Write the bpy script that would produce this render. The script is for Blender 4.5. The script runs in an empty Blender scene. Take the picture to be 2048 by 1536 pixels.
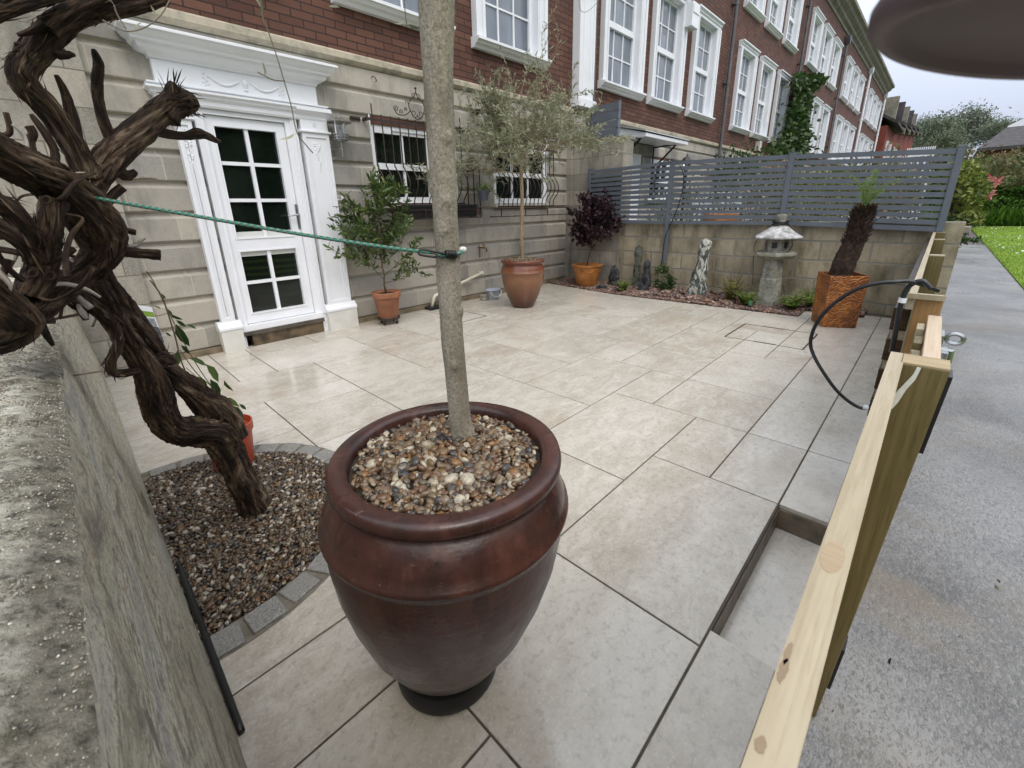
import bpy, math, random
import numpy as np
from mathutils import Vector, Matrix, noise

random.seed(7)
rng = np.random.default_rng(7)
R = math.radians
scene = bpy.context.scene

# ------------------------------------------------------------------ camera, sky, sun, exposure
CAM_H = 1.284
FPX = 854.9
PPX, PPY = 1017.5, 693.7
YAW, PITCH, ROLL = R(45.5097), R(-17.6697), R(-1.4221)
_f = Vector((math.sin(YAW) * math.cos(PITCH), math.cos(YAW) * math.cos(PITCH), math.sin(PITCH)))
_r = Vector((math.cos(YAW), -math.sin(YAW), 0))
_u = _r.cross(_f)
_r2 = _r * math.cos(ROLL) + _u * math.sin(ROLL)
_u2 = -_r * math.sin(ROLL) + _u * math.cos(ROLL)
EYE = Vector((0, 0, CAM_H))
cd = bpy.data.cameras.new("camera")
cam = bpy.data.objects.new("camera", cd)
scene.collection.objects.link(cam)
cam.matrix_world = Matrix(((_r2.x, _u2.x, -_f.x, 0), (_r2.y, _u2.y, -_f.y, 0), (_r2.z, _u2.z, -_f.z, CAM_H), (0, 0, 0, 1)))
cd.sensor_width = 36
cd.lens = 36 * FPX / 2048
cd.shift_x = (1024 - PPX) / 2048
cd.shift_y = (PPY - 768) / 2048
cd.clip_start = 0.02
cd.clip_end = 600
cd.dof.use_dof = True
cd.dof.focus_distance = 2.6
cd.dof.aperture_fstop = 12.0
scene.camera = cam

SUN_EL, SUN_AZ = R(52), R(205)
w = bpy.data.worlds.new("World")
scene.world = w
w.use_nodes = True
wn = w.node_tree
bgn = wn.nodes["Background"]
sky = wn.nodes.new("ShaderNodeTexSky")
sky.sky_type = 'NISHITA'
sky.sun_disc = False
sky.sun_elevation = SUN_EL
sky.sun_rotation = SUN_AZ
sky.air_density = 1.4
sky.dust_density = 5.0
mixc = wn.nodes.new("ShaderNodeMix")
mixc.data_type = 'RGBA'
tc = wn.nodes.new("ShaderNodeTexCoord")
nz = wn.nodes.new("ShaderNodeTexNoise")
nz.inputs["Scale"].default_value = 1.6
nz.inputs["Detail"].default_value = 5
cr = wn.nodes.new("ShaderNodeValToRGB")
cr.color_ramp.elements[0].position = 0.3
cr.color_ramp.elements[0].color = (5.2, 6.0, 8.1, 1)
cr.color_ramp.elements[1].position = 0.72
cr.color_ramp.elements[1].color = (6.3, 6.9, 8.5, 1)
wn.links.new(tc.outputs["Generated"], nz.inputs["Vector"])
wn.links.new(nz.outputs["Fac"], cr.inputs["Fac"])
mixc.inputs["Factor"].default_value = 0.86
wn.links.new(sky.outputs["Color"], mixc.inputs[6])
wn.links.new(cr.outputs["Color"], mixc.inputs[7])
wn.links.new(mixc.outputs[2], bgn.inputs["Color"])
# overcast dome: brighter overhead than at the horizon
sxyz = wn.nodes.new("ShaderNodeSeparateXYZ"); wn.links.new(tc.outputs["Generated"], sxyz.inputs[0])
grad = wn.nodes.new("ShaderNodeMapRange"); grad.inputs["From Min"].default_value = 0.05; grad.inputs["From Max"].default_value = 0.85
grad.inputs["To Min"].default_value = 0.60; grad.inputs["To Max"].default_value = 2.2
wn.links.new(sxyz.outputs["Z"], grad.inputs["Value"])
gm = wn.nodes.new("ShaderNodeVectorMath"); gm.operation = 'SCALE'
warm = wn.nodes.new("ShaderNodeMix"); warm.data_type = 'RGBA'; warm.blend_type = 'MULTIPLY'; warm.inputs["Factor"].default_value = 1.0
wr = wn.nodes.new("ShaderNodeValToRGB"); wr.color_ramp.elements[0].position = 0.15; wr.color_ramp.elements[0].color = (1, 1, 1, 1); wr.color_ramp.elements[1].position = 0.55; wr.color_ramp.elements[1].color = (1.08, 1.0, 0.83, 1)
wn.links.new(sxyz.outputs["Z"], wr.inputs["Fac"]); wn.links.new(mixc.outputs[2], warm.inputs[6]); wn.links.new(wr.outputs["Color"], warm.inputs[7])
wn.links.new(warm.outputs[2], gm.inputs[0]); wn.links.new(grad.outputs[0], gm.inputs["Scale"]); wn.links.new(gm.outputs[0], bgn.inputs["Color"])
bgn.inputs["Strength"].default_value = 0.1
sd = bpy.data.lights.new("sun", 'SUN')
sd.energy = 0.6
sd.angle = R(25)
sd.color = (1.0, 0.97, 0.93)
sun = bpy.data.objects.new("sun", sd)
scene.collection.objects.link(sun)
_sdir = Vector((math.sin(SUN_AZ) * math.cos(SUN_EL), math.cos(SUN_AZ) * math.cos(SUN_EL), math.sin(SUN_EL)))
sun.rotation_euler = _sdir.to_track_quat('Z', 'Y').to_euler()
scene.view_settings.view_transform = 'Standard'
scene.view_settings.look = 'None'
scene.view_settings.exposure = 0.68
scene.view_settings.gamma = 1.0
scene.render.film_transparent = False

# ------------------------------------------------------------------ pixel helpers (photo pixel -> point on a real plane)
def ray(x, y):
    return _r2 * ((x - PPX) / FPX) - _u2 * ((y - PPY) / FPX) + _f
def atz(x, y, z=0.0):
    d = ray(x, y); return EYE + d * ((z - CAM_H) / d.z)
def aty(x, y, Y):
    d = ray(x, y); return EYE + d * (Y / d.y)
def atx(x, y, X):
    d = ray(x, y); return EYE + d * (X / d.x)
def depth(p):
    return (Vector(p) - EYE).dot(_f)
def pxr(p, rp):
    return rp * depth(p) / FPX

# ------------------------------------------------------------------ scene-graph helpers
COL = scene.collection
def tag(o, label=None, cat=None, group=None, kind=None):
    if label: o["label"] = label
    if cat: o["category"] = cat
    if group: o["group"] = group
    if kind: o["kind"] = kind
    return o
def thing(name, label, cat, loc=(0, 0, 0), group=None):
    o = bpy.data.objects.new(name, None)
    o.empty_display_size = 0.1
    COL.objects.link(o)
    o.location = loc
    return tag(o, label, cat, group)
def copy_tree(o, parent=None):
    c = o.copy(); COL.objects.link(c)
    c.parent = parent
    for ch in list(o.children):
        copy_tree(ch, c)
    return c

class MB:
    def __init__(s):
        s.v = []; s.f = []; s.n = 0; s.bk = None; s.arr = []
    def add(s, v, f):
        n = len(s.v)
        s.v.extend([tuple(p) for p in v])
        s.f.extend([tuple(i + n for i in q) for q in f])
        if s.bk is not None and len(s.bk) < len(s.v):
            s.bk.extend([tuple(p) for p in s.v[len(s.bk):]])
        return n
    def box(s, x0, x1, y0, y1, z0, z1, M=None):
        v = [Vector((x, y, z)) for x in (x0, x1) for y in (y0, y1) for z in (z0, z1)]
        if M: v = [M @ p for p in v]
        s.add(v, [(0, 1, 3, 2), (4, 6, 7, 5), (0, 4, 5, 1), (2, 3, 7, 6), (0, 2, 6, 4), (1, 5, 7, 3)])
        return s
    def prism(s, prof, a0, a1, axis='x', M=None):
        # prof: list of (u,w) ; axis x -> (a,u,w), y -> (u,a,w), z -> (u,w,a)
        def P(a, p):
            q = {'x': (a, p[0], p[1]), 'y': (p[0], a, p[1]), 'z': (p[0], p[1], a)}[axis]
            q = Vector(q)
            return M @ q if M else q
        n = len(prof)
        s.add([P(a0, p) for p in prof] + [P(a1, p) for p in prof],
              [(i, (i + 1) % n, n + (i + 1) % n, n + i) for i in range(n)] + [tuple(range(n - 1, -1, -1)), tuple(range(n, 2 * n))])
        return s
    def returned(s, prof, x0, x1, yref):
        # moulding with mitred returns: it grows sideways as much as it projects
        n = len(prof); V = []
        for (y, z) in prof:
            e = max(0.0, yref - y); V += [(x0 - e, y, z), (x1 + e, y, z)]
        for (y, z) in prof:
            e = max(0.0, yref - y); V += [(x0 - e, 5.0, z), (x1 + e, 5.0, z)]
        F = []
        for i in range(n - 1):
            a, b_ = 2 * i, 2 * (i + 1); c, d = 2 * n + a, 2 * n + b_
            F += [(a, a + 1, b_ + 1, b_), (a, b_, d, c), (a + 1, c + 1, d + 1, b_ + 1)]
        F += [(2 * n, 2 * n + 1, 1, 0), (2 * n - 2, 2 * n - 1, 4 * n - 1, 4 * n - 2)]
        s.add(V, F); return s
    def lathe(s, prof, c=(0, 0, 0), seg=48, closed=False, wob=0.0, M=None, start=0, sweep=None):
        # prof: list of (r,z)
        n = len(prof); v = []; f = []
        for k in range(seg):
            a = 2 * math.pi * k / seg
            for (r, z) in prof:
                rr = r * (1 + wob * noise.noise(Vector((math.cos(a) * 1.3, math.sin(a) * 1.3, z * 4))))
                p = Vector((rr * math.cos(a), rr * math.sin(a), z))
                if M: p = M @ p
                v.append(p + Vector(c))
        for k in range(seg):
            k2 = (k + 1) % seg
            for i in range(n - 1 + (1 if closed else 0)):
                j = (i + 1) % n
                f.append((k * n + i, k2 * n + i, k2 * n + j, k * n + j))
        s.add(v, f)
        return s
    def tube(s, pts, rad, seg=10, disp=None, cap=True, sub=0, flat=1.0):
        """sweep; pts list of Vector, rad list or float; disp(angle,len,r)->factor."""
        pts = [Vector(p) for p in pts]
        if not hasattr(rad, '__len__'): rad = [rad] * len(pts)
        if sub:
            pts, rad = smooth_path(pts, rad, sub)
        n = len(pts)
        tang = []
        for i in range(n):
            t = pts[min(i + 1, n - 1)] - pts[max(i - 1, 0)]
            tang.append(t.normalized() if t.length > 1e-9 else Vector((0, 0, 1)))
        ref = Vector((0, 0, 1)) if abs(tang[0].z) < 0.9 else Vector((1, 0, 0))
        nrm = (ref - tang[0] * ref.dot(tang[0])).normalized()
        L = 0; v = []; bk = []
        for i in range(n):
            if i: L += (pts[i] - pts[i - 1]).length
            nrm = (nrm - tang[i] * nrm.dot(tang[i]))
            nrm = nrm.normalized() if nrm.length > 1e-6 else tang[i].orthogonal().normalized()
            b = tang[i].cross(nrm)
            for k in range(seg):
                a = 2 * math.pi * k / seg
                r = rad[i]
                if disp: r *= disp(a, L, rad[i])
                v.append(pts[i] + nrm * (math.cos(a) * r) + b * (math.sin(a) * r * flat))
                bk.append((math.cos(a) * rad[i], math.sin(a) * rad[i], L))
        f = []
        for i in range(n - 1):
            for k in range(seg):
                k2 = (k + 1) % seg
                f.append((i * seg + k, i * seg + k2, (i + 1) * seg + k2, (i + 1) * seg + k))
        if cap:
            f.append(tuple(range(seg - 1, -1, -1)))
            f.append(tuple((n - 1) * seg + k for k in range(seg)))
        if s.bk is None: s.bk = [tuple(p) for p in s.v]
        m = len(s.v)
        s.add(v, f)
        s.bk[m:] = bk
        return s
    def sphere(s, c, r, seg=12, ring=8, sc=(1, 1, 1)):
        prof = [(max(1e-4, r * math.sin(math.pi * i / ring)), -r * math.cos(math.pi * i / ring)) for i in range(ring + 1)]
        n0 = len(s.v)
        s.lathe(prof, (0, 0, 0), seg)
        for i in range(n0, len(s.v)):
            p = s.v[i]; s.v[i] = (c[0] + p[0] * sc[0], c[1] + p[1] * sc[1], c[2] + p[2] * sc[2])
        return s
    def np_add(s, V, F):
        """V (n,3) array, F (m,k) array"""
        s.arr.append((V, F)); return s
    def build(s, name, material=None, parent=None, smooth=False, bevel=0, loc=None, mats=None):
        me = bpy.data.meshes.new(name)
        if s.arr:
            Vs = [np.array(s.v, dtype=float).reshape(-1, 3)] if s.v else []
            base = len(s.v)
            loops = []; sizes = []
            for q in s.f: loops.extend(q); sizes.append(len(q))
            loops = [np.array(loops, dtype=np.int64)]; sizes = [np.array(sizes, dtype=np.int64)]
            for V, F in s.arr:
                Vs.append(V); loops.append((F + base).ravel()); sizes.append(np.full(len(F), F.shape[1])); base += len(V)
            V = np.concatenate(Vs); lo = np.concatenate(loops).astype(np.int32); sz = np.concatenate(sizes)
            me.vertices.add(len(V)); me.vertices.foreach_set("co", V.astype(np.float32).ravel())
            me.loops.add(len(lo)); me.loops.foreach_set("vertex_index", lo)
            st = np.concatenate([[0], np.cumsum(sz)[:-1]]).astype(np.int32)
            me.polygons.add(len(sz)); me.polygons.foreach_set("loop_start", st)
            me.update(calc_edges=True)
        else:
            me.from_pydata(s.v, [], s.f)
        if s.bk is not None and not s.arr:
            at = me.attributes.new("bk", 'FLOAT_VECTOR', 'POINT')
            at.data.foreach_set("vector", np.array(s.bk, dtype=np.float32).ravel())
        me.validate()
        if smooth:
            me.polygons.foreach_set("use_smooth", [True] * len(me.polygons))
        o = bpy.data.objects.new(name, me)
        COL.objects.link(o)
        if material: me.materials.append(material)
        if parent: 
            o.parent = parent
            pl = Vector((0, 0, 0)); q = parent
            while q is not None:
                pl += Vector(q.location); q = q.parent
            me.transform(Matrix.Translation(-pl))
        elif loc is not None:
            me.transform(Matrix.Translation(-Vector(loc))); o.location = loc
        if bevel:
            md = o.modifiers.new("bevel", 'BEVEL'); md.width = bevel; md.segments = 2; md.limit_method = 'ANGLE'; md.angle_limit = R(40)
            for pgn in me.polygons: pgn.use_smooth = True
            md.harden_normals = True
        elif smooth == 'auto':
            try: me.set_sharp_from_angle(angle=R(35))
            except Exception: pass
        return o

def smooth_path(pts, rad, sub):
    P = []; Q = []
    n = len(pts)
    for i in range(n - 1):
        p0, p1, p2, p3 = pts[max(i - 1, 0)], pts[i], pts[i + 1], pts[min(i + 2, n - 1)]
        for k in range(sub):
            t = k / sub
            P.append(0.5 * ((2 * p1) + (p2 - p0) * t + (2 * p0 - 5 * p1 + 4 * p2 - p3) * t * t + (3 * p1 - p0 - 3 * p2 + p3) * t ** 3))
            Q.append(rad[i] * (1 - t) + rad[i + 1] * t)
    P.append(pts[-1]); Q.append(rad[-1])
    return P, Q

# ------------------------------------------------------------------ materials
class NT:
    def __init__(s, name):
        s.m = bpy.data.materials.new(name); s.m.use_nodes = True
        s.t = s.m.node_tree; s.b = s.t.nodes["Principled BSDF"]
    def n(s, typ, **kw):
        nd = s.t.nodes.new(typ)
        for k, v in kw.items():
            if k.startswith('i_'):
                key = k[2:].replace('_', ' ')
                nd.inputs[key].default_value = v
            else: setattr(nd, k, v)
        return nd
    def l(s, a, b): s.t.links.new(a, b)
    def pos(s):
        return s.n("ShaderNodeNewGeometry").outputs["Position"]
    def obj(s): return s.n("ShaderNodeTexCoord").outputs["Object"]
    def scale(s, vec, sc):
        m = s.n("ShaderNodeMapping"); m.inputs["Scale"].default_value = sc; s.l(vec, m.inputs["Vector"]); return m.outputs[0]
    def noise(s, vec, scale, detail=4, rough=0.55, dist=0.0):
        nd = s.n("ShaderNodeTexNoise"); nd.inputs["Scale"].default_value = scale; nd.inputs["Detail"].default_value = detail
        nd.inputs["Roughness"].default_value = rough; nd.inputs["Distortion"].default_value = dist
        if vec is not None: s.l(vec, nd.inputs["Vector"])
        return nd.outputs["Fac"]
    def ramp(s, fac, stops, interp='LINEAR'):
        r = s.n("ShaderNodeValToRGB"); c = r.color_ramp; c.interpolation = interp
        while len(c.elements) < len(stops): c.elements.new(0.5)
        for e, (p, col) in zip(c.elements, stops):
            e.position = p
            e.color = (*col, 1) if hasattr(col, '__len__') else (col, col, col, 1)
        s.l(fac, r.inputs["Fac"]); return r.outputs["Color"]
    def mix(s, fac, a, b, mode='MIX'):
        m = s.n("ShaderNodeMix"); m.data_type = 'RGBA'; m.blend_type = mode
        for key, val in ((0, fac), (6, a), (7, b)):
            if hasattr(val, 'is_linked') or hasattr(val, 'links'): s.l(val, m.inputs[key])
            elif key == 0: m.inputs[0].default_value = val
            else: m.inputs[key].default_value = (*val, 1)
        return m.outputs[2]
    def math(s, op, a, b=0.0):
        m = s.n("ShaderNodeMath"); m.operation = op
        for i, v in enumerate((a, b)):
            if hasattr(v, 'links'): s.l(v, m.inputs[i])
            else: m.inputs[i].default_value = v
        return m.outputs[0]
    def col(s, c):
        if hasattr(c, 'links'): s.l(c, s.b.inputs["Base Color"])
        else: s.b.inputs["Base Color"].default_value = (*c, 1)
        return s
    def rough(s, r):
        if hasattr(r, 'links'): s.l(r, s.b.inputs["Roughness"])
        else: s.b.inputs["Roughness"].default_value = r
        return s
    def spec(s, v): s.b.inputs["Specular IOR Level"].default_value = v; return s
    def metal(s, v): s.b.inputs["Metallic"].default_value = v; return s
    def bump(s, h, strength=0.3, dist=0.01):
        b = s.n("ShaderNodeBump"); b.inputs["Strength"].default_value = strength; b.inputs["Distance"].default_value = dist
        s.l(h, b.inputs["Height"]); s.l(b.outputs[0], s.b.inputs["Normal"]); return s
    def attr(s, name='bk'):
        a = s.n("ShaderNodeAttribute"); a.attribute_name = name; return a.outputs["Vector"]
    def island(s): return s.n("ShaderNodeNewGeometry").outputs["Random Per Island"]

def simple(name, c, rough=0.5, nscale=8, var=0.12, bump=0.0, bscale=60, metal=0, spec=0.5, bd=0.003):
    t = NT(name); p = t.pos()
    f = t.noise(p, nscale)
    lo = tuple(max(0, x * (1 - var * 1.6)) for x in c); hi = tuple(min(1, x * (1 + var)) for x in c)
    t.col(t.ramp(f, [(0.3, lo), (0.7, hi)])).rough(rough).metal(metal).spec(spec)
    if bump: t.bump(t.noise(p, bscale, 5), bump, bd)
    return t.m

MAT = {}
def wallvec(t):
    """(x+y, z) of the world position: works on walls facing x or y"""
    s = t.n("ShaderNodeSeparateXYZ"); t.l(t.pos(), s.inputs[0])
    c = t.n("ShaderNodeCombineXYZ"); t.l(t.math('ADD', s.outputs[0], s.outputs[1]), c.inputs[0]); t.l(s.outputs[2], c.inputs[1])
    return c.outputs[0]
def brickmat(name, cols, mortar, bw, rh, ms, off=(0, 0, 0), bump=0.6, stain=None, rough=0.8, smooth=0.1, mvar=0.5):
    t = NT(name); v = wallvec(t)
    mp = t.n("ShaderNodeMapping"); mp.inputs["Location"].default_value = off; t.l(v, mp.inputs["Vector"])
    wob = t.n("ShaderNodeVectorMath"); wob.operation = 'SCALE'
    nt = t.n("ShaderNodeTexNoise"); nt.inputs["Scale"].default_value = 3; t.l(v, nt.inputs["Vector"]); t.l(nt.outputs["Color"], wob.inputs[0]); wob.inputs["Scale"].default_value = 0.006
    ad = t.n("ShaderNodeVectorMath"); ad.operation = 'ADD'; t.l(mp.outputs[0], ad.inputs[0]); t.l(wob.outputs[0], ad.inputs[1])
    b = t.n("ShaderNodeTexBrick"); t.l(ad.outputs[0], b.inputs["Vector"])
    b.inputs["Scale"].default_value = 1; b.inputs["Brick Width"].default_value = bw; b.inputs["Row Height"].default_value = rh
    b.inputs["Mortar Size"].default_value = ms; b.inputs["Mortar Smooth"].default_value = smooth; b.inputs["Bias"].default_value = 0
    b.inputs["Color1"].default_value = (0, 0, 0, 1); b.inputs["Color2"].default_value = (1, 1, 1, 1); b.inputs["Mortar"].default_value = (0.5, 0.5, 0.5, 1)
    # colour of each brick from its grey value
    base = t.ramp(b.outputs["Color"], [(i / (len(cols) - 1), c) for i, c in enumerate(cols)])
    n1 = t.noise(v, 9, 5, 0.6); n2 = t.noise(v, 60, 3, 0.6)
    base = t.mix(t.math('MULTIPLY', n1, mvar), base, tuple(x * 0.62 for x in cols[0]))
    base = t.mix(t.ramp(n2, [(0.35, 0.0), (0.75, 0.35)]), base, tuple(min(1, x * 1.5) for x in cols[-1]))
    if stain:
        sc, th, scol, amt = stain
        sv = t.scale(v, (sc, sc * 0.35, 1))
        base = t.mix(t.ramp(t.noise(sv, 1.0, 6, 0.65), [(th, 0.0), (th + 0.22, amt)]), base, scol)
    fac = b.outputs["Fac"]
    t.col(t.mix(fac, base, mortar)).rough(rough).spec(0.35)
    h = t.math('SUBTRACT', t.math('MULTIPLY', n2, 0.25), fac)
    t.bump(h, bump, 0.006)
    return t.m
# ------------------------------------------------------------------ material set
M_brick = brickmat("brick", [(0.085, 0.038, 0.027), (0.135, 0.060, 0.040), (0.185, 0.084, 0.056), (0.105, 0.048, 0.035)], (0.038, 0.022, 0.018), 0.225, 0.075, 0.006, bump=0.8, rough=0.75)
M_brickred = brickmat("red_brick", [(0.19, 0.045, 0.03), (0.24, 0.06, 0.04)], (0.10, 0.04, 0.03), 0.225, 0.075, 0.005)
M_stone = brickmat("ashlar_stone", [(0.25, 0.24, 0.215), (0.41, 0.38, 0.325), (0.53, 0.485, 0.405), (0.31, 0.30, 0.272)], (0.47, 0.42, 0.33), 0.62, 0.2567, 0.0045, off=(0.13, -0.062, 0), bump=0.15, stain=(2.6, 0.49, (0.13, 0.127, 0.108), 0.75), rough=0.7, mvar=0.55)
M_stone_plain = brickmat("quoin_stone", [(0.22, 0.21, 0.18), (0.33, 0.31, 0.265), (0.42, 0.385, 0.32)], (0.17, 0.155, 0.125), 0.47, 0.2567, 0.005, off=(0.4, -0.062, 0), bump=0.5, stain=(3.5, 0.47, (0.12, 0.115, 0.095), 0.75), mvar=0.5)
M_blockwall = brickmat("garden_wall_stone", [(0.30, 0.255, 0.18), (0.45, 0.385, 0.265), (0.58, 0.50, 0.35), (0.36, 0.32, 0.24)], (0.25, 0.24, 0.205), 0.50, 0.237, 0.013, off=(0.05, -0.117, 0), bump=0.9, stain=(4.5, 0.46, (0.11, 0.095, 0.055), 0.85), rough=0.75, smooth=0.3, mvar=0.85)
t = NT("string_course_stone"); v = t.pos()
t.col(t.mix(t.ramp(t.noise(v, 5, 6, 0.7), [(0.45, 0.0), (0.65, 0.75)]), t.ramp(t.noise(v, 2), [(0.3, (0.42, 0.37, 0.28)), (0.7, (0.50, 0.45, 0.35))]), (0.17, 0.17, 0.13))).rough(0.75)
t.bump(t.noise(v, 70, 4), 0.2, 0.004); M_string = t.m
t = NT("cornice_stone"); v = t.pos()
t.col(t.ramp(t.noise(v, 3, 6, 0.7), [(0.35, (0.13, 0.125, 0.095)), (0.65, (0.25, 0.235, 0.18))])).rough(0.85); M_cornice = t.m
t = NT("white_paint"); v = t.pos()
t.col(t.mix(t.ramp(t.noise(v, 2.5, 6, 0.7), [(0.5, 0.0), (0.75, 0.30)]), (0.80, 0.82, 0.86), (0.62, 0.63, 0.62))).rough(0.32)
t.bump(t.noise(v, 25, 3), 0.04, 0.003); M_white = t.m
M_upvc = simple("white_frame", (0.82, 0.84, 0.88), 0.25, 4, 0.03)
M_beige = simple("stained_white_sill", (0.60, 0.58, 0.50), 0.5, 6, 0.12)
def glassmat(name, lo, hi, rough=0.04, ior=1.5):
    t = NT(name); v = t.pos()
    t.col(t.ramp(t.noise(t.scale(v, (2.2, 2.2, 0.8)), 1.0, 3), [(0.35, lo), (0.65, hi)])).rough(rough).spec(0.6)
    t.b.inputs["IOR"].default_value = ior
    t.bump(t.noise(v, 0.9, 2), 0.08, 0.05)
    return t.m
M_glass_dark = glassmat("dark_window_glass", (0.004, 0.007, 0.005), (0.012, 0.017, 0.013))
M_glass_up = glassmat("pale_curtain_sky_glass", (0.10, 0.12, 0.15), (0.22, 0.25, 0.29), 0.05, 1.6)  # pale base colour stands in for net curtains and the sky's reflection
M_blind = simple("window_blind", (0.62, 0.63, 0.60), 0.7, 5, 0.06)
M_roof = simple("dark_roof_tile", (0.055, 0.05, 0.052), 0.85, 3, 0.3, 0.5, 18, bd=0.02)
M_pipe = simple("grey_drainpipe", (0.11, 0.115, 0.125), 0.5, 4, 0.2)
M_black = simple("black_plastic", (0.012, 0.012, 0.013), 0.4, 10, 0.2)
M_rubber = simple("black_rubber_hose", (0.018, 0.02, 0.024), 0.35, 12, 0.3)
M_fence = simple("grey_powder_coat", (0.118, 0.135, 0.165), 0.42, 6, 0.08, 0.05, 120)
M_iron = simple("brown_wrought_iron", (0.038, 0.022, 0.017), 0.55, 40, 0.35, 0.3, 200)
M_steel = simple("galvanised_steel", (0.42, 0.44, 0.45), 0.3, 30, 0.15, metal=0.9)
M_steel2 = simple("lamp_steel", (0.45, 0.43, 0.40), 0.28, 30, 0.15, metal=0.9)

# porcelain patio slabs: per-slab tone, cloudy veining, wet sheen in patches
t = NT("porcelain_slab"); v = t.pos(); isl = t.island()
vv = t.n("ShaderNodeVectorMath"); vv.operation = 'ADD'; t.l(v, vv.inputs[0])
cb = t.n("ShaderNodeCombineXYZ"); t.l(t.math('MULTIPLY', isl, 37.0), cb.inputs[0]); t.l(t.math('MULTIPLY', isl, 91.0), cb.inputs[1]); t.l(cb.outputs[0], vv.inputs[1])
pv = vv.outputs[0]
tone = t.ramp(isl, [(0.0, (0.42, 0.375, 0.31)), (0.2, (0.53, 0.495, 0.43)), (0.4, (0.44, 0.395, 0.33)), (0.6, (0.57, 0.54, 0.48)), (0.8, (0.49, 0.45, 0.385)), (1.0, (0.41, 0.36, 0.295))])
cloud = t.noise(t.scale(pv, (1.0, 1.9, 1)), 5.5, 8, 0.70, 0.8)
c1 = t.mix(t.ramp(cloud, [(0.42, 0.0), (0.66, 0.75)]), tone, (0.63, 0.60, 0.535))
rust = t.noise(pv, 1.9, 5, 0.65, 0.4)
c2 = t.mix(t.ramp(rust, [(0.50, 0.0), (0.70, 0.50)]), c1, (0.33, 0.26, 0.185))
fl = t.noise(v, 95, 4, 0.75)
c3 = t.mix(t.ramp(fl, [(0.40, 0.0), (0.52, 0.0), (0.66, 0.40)]), c2, (0.70, 0.68, 0.63))
c4 = t.mix(t.ramp(t.noise(pv, 38, 6, 0.7), [(0.36, 0.38), (0.48, 0.0)]), c3, (0.25, 0.225, 0.19))
t.col(c4)
wet = t.noise(v, 0.75, 4, 0.6, 0.3)
t.rough(t.ramp(wet, [(0.42, 0.07), (0.52, 0.20), (0.66, 0.40)])).spec(0.55)
hh = t.math('ADD', t.math('MULTIPLY', t.noise(v, 55, 5, 0.65), 0.5), t.math('MULTIPLY', t.noise(v, 7, 3), 0.6))
t.bump(hh, 0.16, 0.004)
M_slab = t.m
M_grout = simple("dark_grout", (0.085, 0.068, 0.053), 0.75, 30, 0.25, 0.3, 150)
M_riser = simple("slab_edge", (0.17, 0.135, 0.10), 0.45, 12, 0.35, 0.2, 60)

t = NT("concrete_path"); v = t.pos()
sw = t.noise(t.scale(v, (1.0, 2.2, 1)), 55, 6, 0.72, 1.2)
base = t.ramp(t.noise(v, 1.1, 6, 0.62, 0.5), [(0.32, (0.105, 0.105, 0.103)), (0.50, (0.185, 0.184, 0.180)), (0.70, (0.28, 0.278, 0.27))])
base = t.mix(t.ramp(sw, [(0.40, 0.75), (0.5, 0.0)]), base, (0.07, 0.07, 0.072))
base = t.mix(t.ramp(sw, [(0.52, 0.0), (0.62, 0.6)]), base, (0.33, 0.33, 0.325))
tn = t.noise(t.scale(v, (1.6, 0.5, 1)), 1.8, 5, 0.6, 0.4)
base = t.mix(t.ramp(tn, [(0.56, 0.0), (0.70, 0.40)]), base, (0.22, 0.175, 0.115))
gr = t.noise(v, 260, 3, 0.8)
base = t.mix(t.ramp(gr, [(0.36, 0.4), (0.48, 0.0)]), base, (0.10, 0.10, 0.10))
t.col(base)
t.rough(t.ramp(t.noise(v, 0.8, 4, 0.6), [(0.40, 0.22), (0.55, 0.40), (0.7, 0.6)])).spec(0.5)
t.bump(t.math('ADD', sw, t.math('MULTIPLY', gr, 0.5)), 0.5, 0.004); M_path = t.m
M_tarmac = simple("old_tarmac", (0.10, 0.085, 0.085), 0.8, 20, 0.3, 0.3, 120)
M_soil = simple("dark_soil", (0.028, 0.02, 0.014), 0.9, 20, 0.4, 0.6, 60, bd=0.01)
M_ground = simple("ground_soil", (0.08, 0.075, 0.06), 0.9, 2, 0.3)

def pebblemat(name, stops, rough=0.3):
    t = NT(name); isl = t.island(); v = t.pos()
    c = t.ramp(isl, stops, 'CONSTANT')
    n = t.noise(v, 140, 4, 0.7)
    c = t.mix(t.ramp(n, [(0.35, 0.5), (0.55, 0.0)]), c, (0.05, 0.035, 0.022))
    c = t.mix(t.ramp(t.noise(v, 60, 3), [(0.55, 0.0), (0.75, 0.35)]), c, (0.45, 0.38, 0.27))
    t.col(c).rough(rough).spec(0.5)
    t.bump(n, 0.25, 0.002)
    return t.m
PEB = [(0.0, (0.13, 0.075, 0.035)), (0.1, (0.21, 0.17, 0.115)), (0.2, (0.075, 0.045, 0.025)), (0.3, (0.24, 0.21, 0.165)), (0.40, (0.16, 0.095, 0.05)),
       (0.50, (0.06, 0.062, 0.065)), (0.58, (0.36, 0.32, 0.25)), (0.66, (0.19, 0.135, 0.075)), (0.74, (0.13, 0.12, 0.10)), (0.82, (0.27, 0.16, 0.07)), (0.88, (0.035, 0.04, 0.052)), (0.94, (0.50, 0.47, 0.41))]
M_peb = pebblemat("river_pebbles", [(p, ((c[0] * 0.78, c[1] * 0.66, c[2] * 0.55) if sum(c) < 0.8 else (c[0] * 0.85, c[1] * 0.8, c[2] * 0.7))) for p, c in PEB], 0.22)
M_peb2 = pebblemat("gravel_pebbles", [(p, ((c[0] * 0.52, c[1] * 0.46, c[2] * 0.42) if sum(c) < 0.8 else (c[0] * 0.9, c[1] * 0.88, c[2] * 0.85))) for p, c in PEB], 0.3)
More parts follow.
